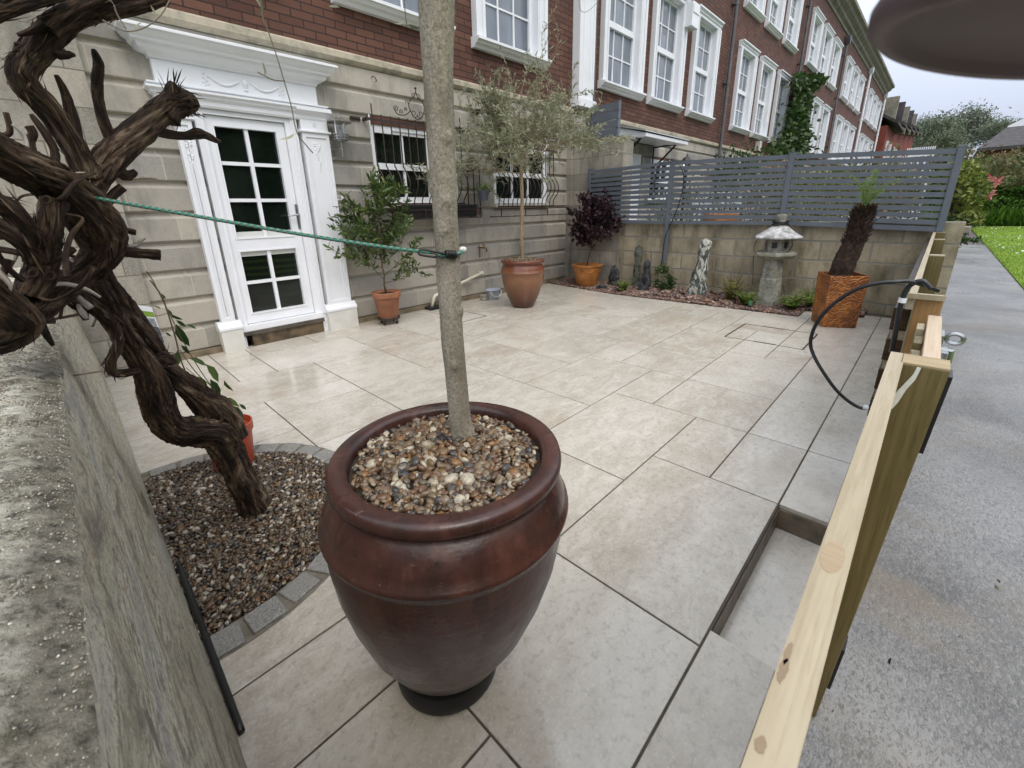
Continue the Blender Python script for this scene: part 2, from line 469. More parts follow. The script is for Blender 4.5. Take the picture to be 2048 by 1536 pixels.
M_peb3 = pebblemat("border_gravel", [(p, (c[0] * 0.95 + 0.03, c[1] * 0.75 + 0.02, c[2] * 0.75 + 0.025)) for p, c in PEB], 0.45)
t = NT("granite"); v = t.pos()
g = t.noise(v, 170, 3, 0.8)
t.col(t.mix(t.noise(v, 6), t.ramp(g, [(0.36, (0.045, 0.045, 0.045)), (0.47, (0.21, 0.205, 0.195)), (0.56, (0.33, 0.32, 0.30)), (0.68, (0.52, 0.51, 0.48))]), (0.20, 0.19, 0.17))).rough(0.4)
t.bump(g, 0.5, 0.003); M_granite = t.m
M_mortar = simple("setts_mortar", (0.17, 0.15, 0.115), 0.7, 25, 0.25, 0.4, 150)

# ------------------------------------------------------------------ ground, path, lawn, patio
PATH_Z = -0.12
b = MB(); b.box(-60, 260, -160, 140, -0.4, PATH_Z - 0.012); tag(b.build("ground", M_ground), kind="structure")
b = MB(); b.box(-6, 20.8, -1.18, 0.0, PATH_Z - 0.1, PATH_Z); 
tag(b.build("path", M_path), kind="structure")
b = MB(); b.box(20.8, 60, -1.10, -0.05, PATH_Z - 0.1, PATH_Z + 0.004); tag(b.build("pavement", M_tarmac), kind="structure")
# concrete kerb edge running beside the path at the foot of the fence
b = MB()
prof = []
for i in range(60):
    x = -1.2 + i * 0.042
b.box(-6, 1.15, 0.0, 0.028, -0.3, PATH_Z + 0.02)
tag(b.build("path_edge", M_path), kind="structure")
t = NT("lawn_grass"); v = t.pos()
t.col(t.mix(t.ramp(t.noise(v, 26, 5, 0.8), [(0.4, 0.55), (0.6, 0.0)]), t.ramp(t.noise(v, 0.5, 4), [(0.3, (0.17, 0.28, 0.03)), (0.7, (0.25, 0.38, 0.05))]), (0.06, 0.10, 0.014))).rough(0.9).spec(0.1)
t.bump(t.noise(v, 90, 3, 0.8), 0.8, 0.02); M_lawn = t.m
b = MB(); b.box(-25, 80, -11.5, -1.18, PATH_Z - 0.1, PATH_Z + 0.02); b.box(60, 80, -1.18, 3, PATH_Z - 0.1, PATH_Z + 0.02); tag(b.build("lawn", M_lawn), kind="structure")

# patio slabs from the joint grid (300 mm module)
GX0, GY0, GU = 1.083, 0.274, 0.3
I0, I1, J0, J1 = -4, 18, 0, 16
XS = [(14, -4, 5), (12, -4, 3), (11, 1, 5), (10, -4, 1), (9, -1, 6), (8, -4, -1), (7, -1, 4), (13, 3, 7), (6, 2, 9), (4, 1, 7), (8, 4, 11), (11, 5, 8), (10, 6, 13), (3, 5, 12), (5, 7, 14), (7, 9, 16),
      (9, 11, 16), (2, 0, 5), (6, 14, 17), (1, 3, 10), (2, 10, 18), (4, 12, 16), (13, -4, -3), (3, -4, 0), (1, -4, -2), (4, 0, 1), (5, -4, 0), (0, -4, 18), (12, 7, 17), (14, 7, 17), (13, 7, 13), (6, -2, 1), (2, -4, -2), (11, 8, 13)]
YS = [(0, 12, 16), (2, 14, 16), (3, 9, 14), (5, 11, 14), (1, 7, 12), (-1, 7, 10), (7, 12, 16), (6, 6, 11), (4, 4, 9), (7, 1, 6), (9, 3, 8), (5, 0, 4), (8, 8, 12), (11, 5, 10), (13, 7, 13), (10, 1, 3), (8, 0, 1),
      (12, 3, 5), (12, 0, 1), (3, 0, 2), (-3, 3, 4), (-2, 0, 3), (2, 2, 4), (0, 0, 3), (14, 2, 4), (15, 1, 3), (10, 11, 14), (12, 14, 16), (15, 9, 12), (-1, 4, 7), (1, 4, 6), (16, 4, 9), (5, 4, 4), (14, 9, 10), (9, 12, 16), (14, 5, 7), (-2, 10, 12), (10, 14, 16), (13, 0, 2), (0, 4, 6)]
hx = set(); vx = set()
for j, a, c in XS:
    for i in range(a, c): hx.add((i, j))
for i, a, c in YS:
    for j in range(a, c): vx.add((i, j))
lab = {}
tiles = []
for i in range(I0, I1):
    for j in range(J0, J1):
        if (i, j) in lab: continue
        st = [(i, j)]; lab[(i, j)] = len(tiles); cells = []
        while st:
            a, c = st.pop(); cells.append((a, c))
            for (p, q, ok) in ((a + 1, c, (a + 1, c) not in vx), (a - 1, c, (a, c) not in vx), (a, c + 1, (a, c + 1) not in hx), (a, c - 1, (a, c) not in hx)):
                if ok and (p, q) not in lab and I0 <= p < I1 and J0 <= q < J1:
                    lab[(p, q)] = len(tiles); st.append((p, q))
        tiles.append(cells)
rects = []
for cells in tiles:
    cs = set(cells)
    while cs:   # greedy rectangles no larger than 3 x 3 modules
        i, j = min(cs, key=lambda c: (c[1], c[0]))
        wd = 1
        while wd < 3 and (i + wd, j) in cs: wd += 1
        hd = 1
        while hd < 3 and all((i + k, j + hd) in cs for k in range(wd)): hd += 1
        for a in range(wd):
            for c in range(hd): cs.discard((i + a, j + c))
        rects.append((GX0 + i * GU, GX0 + (i + wd) * GU, GY0 + j * GU, GY0 + (j + hd) * GU))
for a, c in ((-0.12, 0.48), (0.48, 1.162), (1.983, 2.583), (2.583, 3.483), (3.483, 4.083), (4.083, 4.983), (4.983, 5.583), (5.583, 6.483)):
    rects.append((a, c, 0.086, 0.274))
PX1, PY1 = 6.7, 4.95
b = MB()
JT = 0.0036
for (x0, x1, y0, y1) in rects:
    if y1 > PY1 - 0.01: y1 = PY1
    if x1 > PX1: x1 = PX1
    if x1 - x0 < 0.02 or y1 - y0 < 0.02: continue
    x0 += JT; x1 -= JT; y0 += JT; y1 -= JT
    # chamfered slab
    e = 0.0016
    for (m0, z0, m1, z1) in ((0, -0.02, 0, -0.0012), ):
        b.add([(x0, y0, z0), (x1, y0, z0), (x1, y1, z0), (x0, y1, z0), (x0, y0, z1), (x1, y0, z1), (x1, y1, z1), (x0, y1, z1),
               (x0 + e, y0 + e, 0), (x1 - e, y0 + e, 0), (x1 - e, y1 - e, 0), (x0 + e, y1 - e, 0)],
              [(0, 1, 5, 4), (1, 2, 6, 5), (2, 3, 7, 6), (3, 0, 4, 7), (4, 5, 9, 8), (5, 6, 10, 9), (6, 7, 11, 10), (7, 4, 8, 11), (8, 9, 10, 11)])
patio = tag(b.build("patio", M_slab), kind="structure")
b = MB()
for (x0, x1, y0, y1) in ((-0.2, 1.158, 0.09, 0.27), (1.987, 6.7, 0.09, 0.27), (-0.2, 6.7, 0.27, 5.2)):
    b.box(x0, x1, y0, y1, -0.28, -0.0045)
tag(b.build("patio_bed", M_grout), kind="structure")
# sunken entrance step: floor slab and risers
b = MB(); b.box(1.16, 1.984, 0.0, 0.272, -0.16, -0.118)
tag(b.build("entrance_step", M_slab), kind="structure")
b = MB(); b.box(1.975, 1.987, 0.088, 0.268, -0.118, -0.021); b.box(1.165, 1.975, 0.266, 0.272, -0.118, -0.021); b.box(1.158, 1.165, 0.088, 0.268, -0.118, -0.021)
tag(b.build("step_riser", M_riser), kind="structure")

# inspection covers set into the slabs
def cover(label, x0, x1, y0, y1, wdt, slots):
    b = MB()
    for (a, c, d, e) in ((x0, x1, y0, y0 + wdt), (x0, x1, y1 - wdt, y1), (x0, x0 + wdt, y0 + wdt, y1 - wdt), (x1 - wdt, x1, y0 + wdt, y1 - wdt)):
        b.box(a, c, d, e, -0.003, 0.0022)
    for (a, c, d, e) in slots: b.box(a, c, d, e, -0.003, 0.0034)
    tag(b.build("inspection_cover", M_black), label, "manhole cover", "recessed inspection covers in the patio")
g = lambda i, j: (GX0 + i * GU, GY0 + j * GU)
x0, y0 = g(11.55, 1.33); x1, y1 = g(13.79, 3.63)
cover("large recessed inspection cover framed in the slabs in front of the square orange planter", x0, x1, y0, y1, 0.007, [(x0 + 0.004, x0 + 0.016, y0 + 0.22, y0 + 0.42), (x1 - 0.016, x1 - 0.004, y0 + 0.3, y0 + 0.5), (x0, x1, y0, y0 + 0.012), (x0, x1, y1 - 0.012, y1)])
pA = atz(937, 651); pB = atz(983, 635); pC = atz(943, 627)
cover("small recessed inspection cover by the house wall behind the near tree trunk", 3.18, pB.x + 0.02, 3.95, 4.36, 0.009, [])

# ------------------------------------------------------------------ pebbles
def ico(sub=1):
    import bmesh
    bm = bmesh.new(); bmesh.ops.create_icosphere(bm, subdivisions=sub, radius=1)
    V = np.array([v.co[:] for v in bm.verts]); F = np.array([[v.index for v in f.verts] for f in bm.faces]); bm.free()
    return V, F
ICO_V, ICO_F = ico(2)
def variants(n=14, seed=1, amp=0.22):
    out = []
    for k in range(n):
        V = ICO_V.copy()
        for i in range(len(V)):
            q = Vector(V[i]) * 1.1 + Vector((k * 7.3, seed * 3.1, k))
            V[i] *= 1 + amp * noise.noise(q)
        V *= np.array([1.0, 0.72 + 0.2 * math.sin(k * 1.7), 0.52 + 0.12 * math.cos(k * 2.3)])
        out.append(V)
    return out
VARS = variants()
def scatter(mb, P, S, tilt=0.5):
    n = len(P)
    vi = rng.integers(0, len(VARS), n)
    for k in range(len(VARS)):
        idx = np.where(vi == k)[0]
        if len(idx) == 0: continue
        m = len(idx)
        a = rng.uniform(0, 2 * np.pi, m); b1 = rng.normal(0, tilt, m); b2 = rng.normal(0, tilt, m)
        ca, sa = np.cos(a), np.sin(a); cb, sb = np.cos(b1), np.sin(b1); cc, sc = np.cos(b2), np.sin(b2)
        z = np.zeros(m); o = np.ones(m)
        Rz = np.stack([np.stack([ca, -sa, z], 1), np.stack([sa, ca, z], 1), np.stack([z, z, o], 1)], 1)
        Rx = np.stack([np.stack([o, z, z], 1), np.stack([z, cb, -sb], 1), np.stack([z, sb, cb], 1)], 1)
        Ry = np.stack([np.stack([cc, z, sc], 1), np.stack([z, o, z], 1), np.stack([-sc, z, cc], 1)], 1)
        RR = Rx @ Ry @ Rz
        V = np.einsum('nij,kj->nki', RR, VARS[k]) * S[idx][:, None, None] + P[idx][:, None, :]
        F = ICO_F[None] + (np.arange(m) * len(ICO_V))[:, None, None]
        mb.np_add(V.reshape(-1, 3), F.reshape(-1, 3))
def fill(inside, bx, sp, jit, zf, s0, s1, layers=2):
    P = []
    for L in range(layers):
        y = bx[2]; row = 0
        while y < bx[3]:
            x = bx[0] + (row % 2) * sp * 0.5
            while x < bx[1]:
                px = x + rng.uniform(-jit, jit); py = y + rng.uniform(-jit, jit)
                if inside(px, py): P.append((px, py, zf(px, py) - L * s0 * 0.8 + rng.uniform(-0.25, 0.35) * s0))
                x += sp
            y += sp * 0.87; row += 1
    P = np.array(P)
    S = rng.uniform(s0, s1, len(P)) * (1 + 0.5 * (rng.random(len(P)) > 0.93))
    return P, S

# gravel circle round the old vine
GC, GR = (0.109, 2.047), 0.735
RI = GR - 0.105
b = MB(); n = 64
ring = [(GC[0] + RI * math.cos(2 * math.pi * k / n), GC[1] + RI * math.sin(2 * math.pi * k / n)) for k in range(n)]
b.add([(max(x, -0.1), y, 0.004) for x, y in ring], [tuple(range(n))])
tag(b.build("gravel_bed", M_soil), kind="structure")
b = MB(); n = 96
lo = []; 
for k in range(n):
    a0 = 2 * math.pi * k / n; a1 = 2 * math.pi * (k + 1) / n
    b.add([(GC[0] + r * math.cos(a), GC[1] + r * math.sin(a), 0.0042) for r, a in ((RI - 0.01, a0), (GR, a0), (GR, a1), (RI - 0.01, a1))], [(0, 1, 2, 3)])
tag(b.build("edging_mortar", M_mortar), kind="structure")
for k in range(34):
    a = -math.pi / 2 + 0.02 + (k - 0.4) * 2 * math.pi / 33.5
    cx, cy = GC[0] + (GR - 0.055) * math.cos(a), GC[1] + (GR - 0.055) * math.sin(a)
    if cx < 0.03: continue
    mb = MB(); hw = 0.054 + 0.003 * math.sin(k * 3.1); hd = 0.050
    mb.box(-hd, hd - 0.004 * (k % 3), -hw, hw, -0.03, 0.0)
    o = mb.build("granite_sett", M_granite, bevel=0.006)
    o.location = (cx, cy, 0.0135 + 0.0015 * math.sin(k * 2.2)); o.rotation_euler = (0, 0, a + 0.05 * math.sin(k * 5.0))
    tag(o, "rough grey granite sett in the curved edging of the gravel circle", "sett", "granite setts edging the gravel circle")
b = MB()
P, S = fill(lambda x, y: (x - GC[0]) ** 2 + (y - GC[1]) ** 2 < (RI - 0.004) ** 2 and x > 0.015, (0, GC[0] + RI, GC[1] - RI, GC[1] + RI), 0.0182, 0.007, lambda x, y: 0.014 + 0.010 * noise.noise(Vector((x * 5, y * 5, 0))), 0.0085, 0.0135)
scatter(b, P, S)
tag(b.build("gravel", M_peb2, smooth=True), "brown and grey wet gravel inside the round granite edging", "gravel", kind="stuff")

# border bed along the garden wall
b = MB(); b.add([(5.93, 0.99, 0.004), (6.7, 0.99, 0.004), (6.7, 5.0, 0.004), (6.10, 5.0, 0.004), (5.87, 3.41, 0.004), (5.9, 2.40, 0.004)], [(0, 1, 2, 3, 4, 5)])
b.add([(6.32, 0.42, 0.004), (6.7, 0.42, 0.004), (6.7, 0.99, 0.004), (6.32, 0.99, 0.004)], [(0, 1, 2, 3)])
tag(b.build("border_bed", M_soil), kind="structure")
def inb(x, y):
    xl = 5.93 - 0.05 * max(0, min(1, (y - 1) / 1.4)) + 0.23 * max(0, (y - 3.6) / 1.4)
    return (x > xl + 0.01 and 1.0 < y < 4.93) or (x > 6.33 and 0.43 < y <= 1.0)
b = MB()
P, S = fill(inb, (5.85, 6.66, 0.42, 4.93), 0.026, 0.011, lambda x, y: 0.016 + 0.05 * max(0, x - 6.2) + 0.02 * noise.noise(Vector((x * 4, y * 4, 0))), 0.010, 0.018)
scatter(b, P, S)
P, S = fill(lambda x, y: inb(x, y) and 1.75 < y < 3.1 and x > 6.0 and noise.noise(Vector((x * 5, y * 5, 3))) > -0.2, (5.9, 6.66, 1.7, 3.1), 0.055, 0.02, lambda x, y: 0.035 + 0.06 * max(0, x - 6.2), 0.022, 0.036, 1)
scatter(b, P, S)
tag(b.build("border_gravel", M_peb3, smooth=True), "pinkish brown gravel and cobbles along the foot of the stone garden wall", "gravel", kind="stuff")
# ------------------------------------------------------------------ house fronts (all on the line Y = 4.95)
FY = 4.95
def wall_holes(mb, x0, x1, z0, z1, y0, y1, holes):
    xs = sorted({x0, x1} | {h[0] for h in holes} | {h[1] for h in holes}); zs = sorted({z0, z1} | {h[2] for h in holes} | {h[3] for h in holes})
    xs = [x for x in xs if x0 <= x <= x1]; zs = [z for z in zs if z0 <= z <= z1]
    for k in range(len(zs) - 1):
        run = None
        for i in range(len(xs) - 1):
            cx, cz = (xs[i] + xs[i + 1]) / 2, (zs[k] + zs[k + 1]) / 2
            hole = any(h[0] < cx < h[1] and h[2] < cz < h[3] for h in holes)
            if not hole: run = (run[0] if run else xs[i], xs[i + 1])
            if hole or i == len(xs) - 2:
                if run: mb.box(run[0], run[1], y0, y1, zs[k], zs[k + 1])
                run = None
def courses(mb, x0, x1, openings, z0=0.062, n=11, h=0.2567, y=FY, back=5.25):
    for k in range(n):
        a = z0 + k * h
        xs = [(x0, x1)]
        for (ox0, ox1, oz0, oz1) in openings:
            if a + h / 2 > oz0 and a + h / 2 < oz1:
                nx = []
                for (p, q) in xs:
                    if ox0 > p: nx.append((p, min(q, ox0)))
                    if ox1 < q: nx.append((max(p, ox1), q))
                    if ox0 <= p and ox1 >= q: pass
                xs = [s for s in nx if s[1] - s[0] > 0.01]
        for (p, q) in xs:
            mb.prism([(back, a), (y + 0.022, a), (y + 0.006, a + 0.004), (y, a + 0.012), (y, a + 0.196), (y + 0.03, a + 0.222), (y + 0.03, a + h), (back, a + h)], p, q, 'x')
STR_PROF = [(5.2, 2.835), (FY - 0.005, 2.835), (FY - 0.03, 2.85), (FY - 0.05, 2.872), (FY - 0.05, 2.925), (FY - 0.02, 2.948), (5.2, 2.955)]

def tall_window_parts(parent, x, z0, wd, ht, y=FY, glass=None, rows=2):
    """one sash window with its moulded surround, head, sill, glazing bars and glass"""
    glass = glass or M_glass_up
    hw = wd / 2; fw = 0.20 * wd / 1.5
    z1 = z0 + ht
    m = MB()   # surround
    for s in (-1, 1):
        a, c = sorted((x + s * hw, x + s * (hw - fw)))
        m.box(a, c, y - 0.055, y + 0.16, z0 + 0.125, z1 - 0.16)
        a2, c2 = sorted((x + s * hw, x + s * (hw - fw * 0.32)))
        m.box(a2, c2, y - 0.085, y - 0.055, z0 + 0.125, z1 - 0.16)
        a3, c3 = sorted((x + s * (hw - fw * 0.85), x + s * (hw - fw * 0.68)))
        m.box(a3, c3, y - 0.07, y - 0.055, z0 + 0.125, z1 - 0.16)
    m.prism([(y + 0.16, z1 - 0.16), (y - 0.06, z1 - 0.16), (y - 0.06, z1 - 0.10), (y - 0.085, z1 - 0.09), (y - 0.085, z1 - 0.06), (y - 0.13, z1 - 0.03), (y - 0.13, z1), (y + 0.1, z1 + 0.012), (y + 0.16, z1)], x - hw - 0.015, x + hw + 0.015, 'x')
    sur = m.build("window", M_white, parent)
    m = MB()
    m.prism([(y + 0.16, z0 + 0.125), (y + 0.16, z0), (y - 0.05, z0), (y - 0.075, z0 + 0.03), (y - 0.105, z0 + 0.045), (y - 0.13, z0 + 0.075), (y - 0.15, z0 + 0.08), (y - 0.15, z0 + 0.112), (y - 0.06, z0 + 0.125)], x - hw - 0.03, x + hw + 0.03, 'x')
    m.build("sill", M_white, sur)
    iw = hw - fw; a, c = x - iw, x + iw; b0, b1 = z0 + 0.125, z1 - 0.16
    mid = b0 + (b1 - b0) * 0.5; sw = 0.055
    m = MB()
    yy0, yy1 = y + 0.07, y + 0.13
    m.box(a, a + sw, yy0, yy1, b0, b1); m.box(c - sw, c, yy0, yy1, b0, b1)
    m.box(a + sw, c - sw, yy0, yy1, b0, b0 + 0.07); m.box(a + sw, c - sw, yy0, yy1, b1 - 0.06, b1); m.box(a + sw, c - sw, yy0 - 0.02, yy1, mid - 0.05, mid + 0.05)
    for (p, q) in ((b0 + 0.07, mid - 0.05), (mid + 0.05, b1 - 0.06)):
        for k in (1, 2):
            xx = a + sw + (c - a - 2 * sw) * k / 3; m.box(xx - 0.011, xx + 0.011, yy0 + 0.018, yy1 - 0.01, p, q)
        for k in range(1, rows):
            zz = p + (q - p) * k / rows; m.box(a + sw, c - sw, yy0 + 0.02, yy1 - 0.012, zz - 0.011, zz + 0.011)
    m.build("frame", M_upvc, sur)
    m = MB(); m.box(a + sw, c - sw, y + 0.108, y + 0.116, b0 + 0.07, b1 - 0.06)
    m.build("glass", glass, sur)
    return sur
def drainpipe(parent, x, z0, z1, y=FY - 0.09, mat=None, r=0.042, hopper=True, name="drainpipe"):
    m = MB(); m.tube([(x, y, z0), (x, y, z1)], r, 12)
    zz = z0 + 0.5
    while zz < z1: m.tube([(x, y, zz), (x, y, zz + 0.09)], r * 1.25, 12); m.box(x - 0.09, x + 0.09, y + 0.02, y + 0.1, zz + 0.02, zz + 0.06); zz += 1.8
    if hopper: m.prism([(x - 0.2, z1 + 0.32), (x + 0.2, z1 + 0.32), (x + 0.2, z1 + 0.2), (x + 0.07, z1), (x - 0.07, z1), (x - 0.2, z1 + 0.2)], y - 0.12, y + 0.09, 'y')
    return m.build(name, mat or M_pipe, parent, smooth='auto')
CORN = [(5.6, 8.95), (FY - 0.03, 8.95), (FY - 0.05, 9.05), (FY - 0.16, 9.12), (FY - 0.18, 9.22), (FY - 0.34, 9.32), (FY - 0.38, 9.42), (FY - 0.5, 9.47), (FY - 0.5, 9.6), (5.6, 9.66)]
def win_holes(xs, wd, ff=True):
    hw = wd / 2 - 0.20 * wd / 1.5 + 0.02
    hs = []
    for x in xs: hs += [(x - hw, x + hw, 3.48, 5.47), (x - hw, x + hw, 6.48, 8.12)]
    return hs

# ---- the house with the patio
h1 = thing("brick_house", "near house of dark brick over grooved stone, with white door and two barred windows", "house", (3, FY, 0), "terraced houses with white sash windows")
OP = [(1.10, 1.95, 0, 2.39), (2.835, 4.10, 1.34, 2.38), (4.81, 6.07, 1.34, 2.38)]
m = MB(); courses(m, 0.46, 6.62, OP)
m.build("stone_wall", M_stone, h1)
m = MB(); m.box(0.46, 1.10, FY - 0.03, 5.2, -0.2, 0.06); m.box(1.95, 6.62, FY - 0.03, 5.2, -0.2, 0.06)
m.build("plinth", simple("plinth_stone", (0.20, 0.16, 0.105), 0.7, 8, 0.3, 0.4, 80), h1)
m = MB(); m.prism(STR_PROF, -3.0, 6.74, 'x'); m.build("string_course", M_string, h1)
m = MB(); m.box(-3.2, 0.455, FY - 0.06, 5.25, -0.2, 2.832); m.box(-3.2, 0.458, 4.885, 4.93, 0.0, 0.20)
m.build("side_pier", M_stone_plain, h1)
wx1 = [-0.95, 1.25, 3.32, 5.24]
m = MB(); wall_holes(m, -3.0, 7.36, 2.955, 8.95, FY + 0.012, 5.3, win_holes(wx1, 1.47))
m.build("brick_wall", M_brick, h1)
m = MB(); m.box(-3.0, 7.3, 5.32, 5.4, 0.0, 8.9); m.box(-3.2, 7.3, 12.6, 13, 0.0, 8.9); m.box(-3.4, -3.2, 4.9, 13, 0, 8.9)
m.build("inner_wall", simple("dark_interior", (0.03, 0.03, 0.03), 0.9), h1)
m = MB(); m.prism(CORN, -3.4, 7.35, 'x'); m.build("cornice", M_cornice, h1)
m = MB(); m.prism([(4.7, 9.5), (9.0, 11.6), (13.4, 9.5)], -3.4, 7.35, 'x'); m.build("roof", M_roof, h1)
for x in wx1:
    tall_window_parts(h1, x, 3.37, 1.47, 2.25)
    tall_window_parts(h1, x, 6.38, 1.47, 1.87)
# white giant pilaster between the two houses
m = MB(); m.box(6.745, 7.19, FY - 0.12, FY + 0.012, 3.08, 8.95)
for (a, c, d) in ((6.745, 6.79, 0.015), (7.145, 7.19, 0.015), (6.86, 6.88, 0.008), (7.055, 7.075, 0.008)): m.box(a, c, FY - 0.12 - d, FY - 0.12, 3.2, 8.8)
m.box(6.70, 7.235, FY - 0.17, FY + 0.012, 2.96, 3.08)
m.build("white_pilaster", M_white, h1)
drainpipe(h1, 7.29, 0.4, 8.6, FY - 0.05, r=0.035)
# corner pier of plain stone below it
m = MB(); m.box(6.62, 7.0, FY - 0.10, 5.2, -0.15, 2.832); m.box(7.0, 7.36, FY, 5.2, -0.15, 2.955)
m.build("corner_pier", M_stone_plain, h1)

# ground floor windows of this house: 3 x 2 panes, thick meeting rail
def casement(parent, x0, x1, z0, z1, y=FY + 0.03):
    fr = MB(); s = 0.055
    yb = y + 0.07
    fr.box(x0, x0 + s, y, yb, z0, z1); fr.box(x1 - s, x1, y, yb, z0, z1)
    fr.box(x0 + s, x1 - s, y, yb, z0, z0 + 0.075); fr.box(x0 + s, x1 - s, y, yb, z1 - 0.085, z1)
    zm = z0 + (z1 - z0) * 0.485
    fr.box(x0 + s, x1 - s, y - 0.012, yb - 0.002, zm - 0.035, zm + 0.035)
    for k in (1, 2):
        xx = x0 + s + (x1 - x0 - 2 * s) * k / 3
        fr.box(xx - 0.016, xx + 0.016, y + 0.012, yb - 0.006, z0 + 0.075, zm - 0.035); fr.box(xx - 0.016, xx + 0.016, y + 0.012, yb - 0.006, zm + 0.035, z1 - 0.085)
    fr.box(x0 + 0.28, x1 - 0.28, y - 0.014, y, z1 - 0.05, z1 - 0.03)
    w_ = fr.build("window", M_upvc, parent)
    g_ = MB(); g_.box(x0 + s, x1 - s, y + 0.035, y + 0.042, z0 + 0.07, z1 - 0.08); g_.build("glass", M_glass_dark, w_)
    l_ = MB(); l_.box(x0 - 0.02, x1 + 0.02, FY + 0.015, FY + 0.14, z1 + 0.001, 2.385); l_.build("lintel", M_brick, w_)
    s_ = MB(); s_.prism([(FY + 0.12, z0 - 0.002), (FY - 0.045, z0 - 0.012), (FY - 0.045, z0 - 0.055), (FY + 0.12, z0 - 0.055)], x0 - 0.03, x1 + 0.03, 'x'); s_.build("sill", M_beige, w_)
    for a, c in ((x0 - 0.017, x0 - 0.001), (x1 + 0.001, x1 + 0.017)):
        r_ = MB(); r_.box(a, c, FY + 0.004, FY + 0.12, z0 - 0.05, 2.38); r_.build("reveal", M_upvc, w_)
    return w_
casement(h1, 2.853, 4.085, 1.405, 2.285)
casement(h1, 4.827, 6.055, 1.395, 2.275)

# front door with its white surround
D0, D1 = 1.165, 1.88
dr = MB(); yd = FY - 0.015
def leaf_rect(mb, x0, x1, z0, z1, holes, y0, y1): wall_holes(mb, x0, x1, z0, z1, y0, y1, holes)
leaf_rect(dr, D0 + 0.012, D1 - 0.012, 0.23, 2.17, [(D0 + 0.085, D1 - 0.10, 1.09, 2.085), (D0 + 0.085, D1 - 0.10, 0.335, 0.955)], yd, yd + 0.06)
door = dr.build("door", M_upvc, h1)
gb = MB()
gx0, gx1 = D0 + 0.085, D1 - 0.10
for (p, q, nr) in ((1.09, 2.085, 3), (0.335, 0.955, 2)):
    xm = (gx0 + gx1) / 2; gb.box(xm - 0.017, xm + 0.017, yd + 0.008, yd + 0.05, p, q)
    for k in range(1, nr): 
        zz = p + (q - p) * k / nr + (0.02 if nr == 3 else 0.0); gb.box(gx0, xm - 0.017, yd + 0.010, yd + 0.05, zz - 0.016, zz + 0.016); gb.box(xm + 0.017, gx1, yd + 0.010, yd + 0.05, zz - 0.016, zz + 0.016)
    for (a, c, d, e) in ((gx0 - 0.014, gx0, p, q), (gx1, gx1 + 0.014, p, q), (gx0 - 0.014, gx1 + 0.014, p - 0.014, p), (gx0 - 0.014, gx1 + 0.014, q, q + 0.014)):
        gb.box(a, c, yd - 0.008, yd - 0.0005, d, e)
gb.build("glazing_bar", M_upvc, door)
for (p, q) in ((1.09, 2.085), (0.335, 0.955)):
    gg = MB(); gg.box(gx0, gx1, yd + 0.038, yd + 0.044, p, q); gg.build("glass", M_glass_dark, door)
bl = MB(); bl.box(gx0, gx1, yd + 0.030, yd + 0.035, 0.905, 0.955); bl.box(gx0, gx1, yd + 0.030, yd + 0.035, 1.09, 1.145); bl.build("blind", M_blind, door)
hd = MB(); hd.box(1.845, 1.872, yd - 0.014, yd, 1.155, 1.40); hd.tube([(1.858, yd - 0.012, 1.295), (1.858, yd - 0.055, 1.295), (1.84, yd - 0.06, 1.295), (1.74, yd - 0.062, 1.287)], 0.0095, 8)
hd.build("handle", M_steel, door, smooth='auto')
fr = MB()
fr.box(D0 - 0.055, D0 + 0.008, FY - 0.045, FY + 0.06, 0.17, 2.215); fr.box(D1 - 0.008, D1 + 0.055, FY - 0.045, FY + 0.06, 0.17, 2.215)
fr.box(D0 + 0.008, D1 - 0.008, FY - 0.045, FY + 0.06, 2.175, 2.215); fr.box(D0 - 0.055, D1 + 0.055, FY - 0.075, FY + 0.06, 0.165, 0.225)
fr.build("door_frame", M_upvc, h1)
ds = MB(); ds.box(D0 - 0.06, D1 + 0.06, FY - 0.09, FY + 0.05, 0.125, 0.163); ds.build("threshold", simple("slate_threshold", (0.09, 0.075, 0.06), 0.5, 12, 0.3, 0.3, 80), h1)
ds = MB(); ds.box(1.19, 1.93, FY - 0.065, FY + 0.05, -0.05, 0.124); ds.build("door_step", simple("wet_brown_stone", (0.12, 0.085, 0.05), 0.45, 10, 0.5, 0.5, 60), h1)
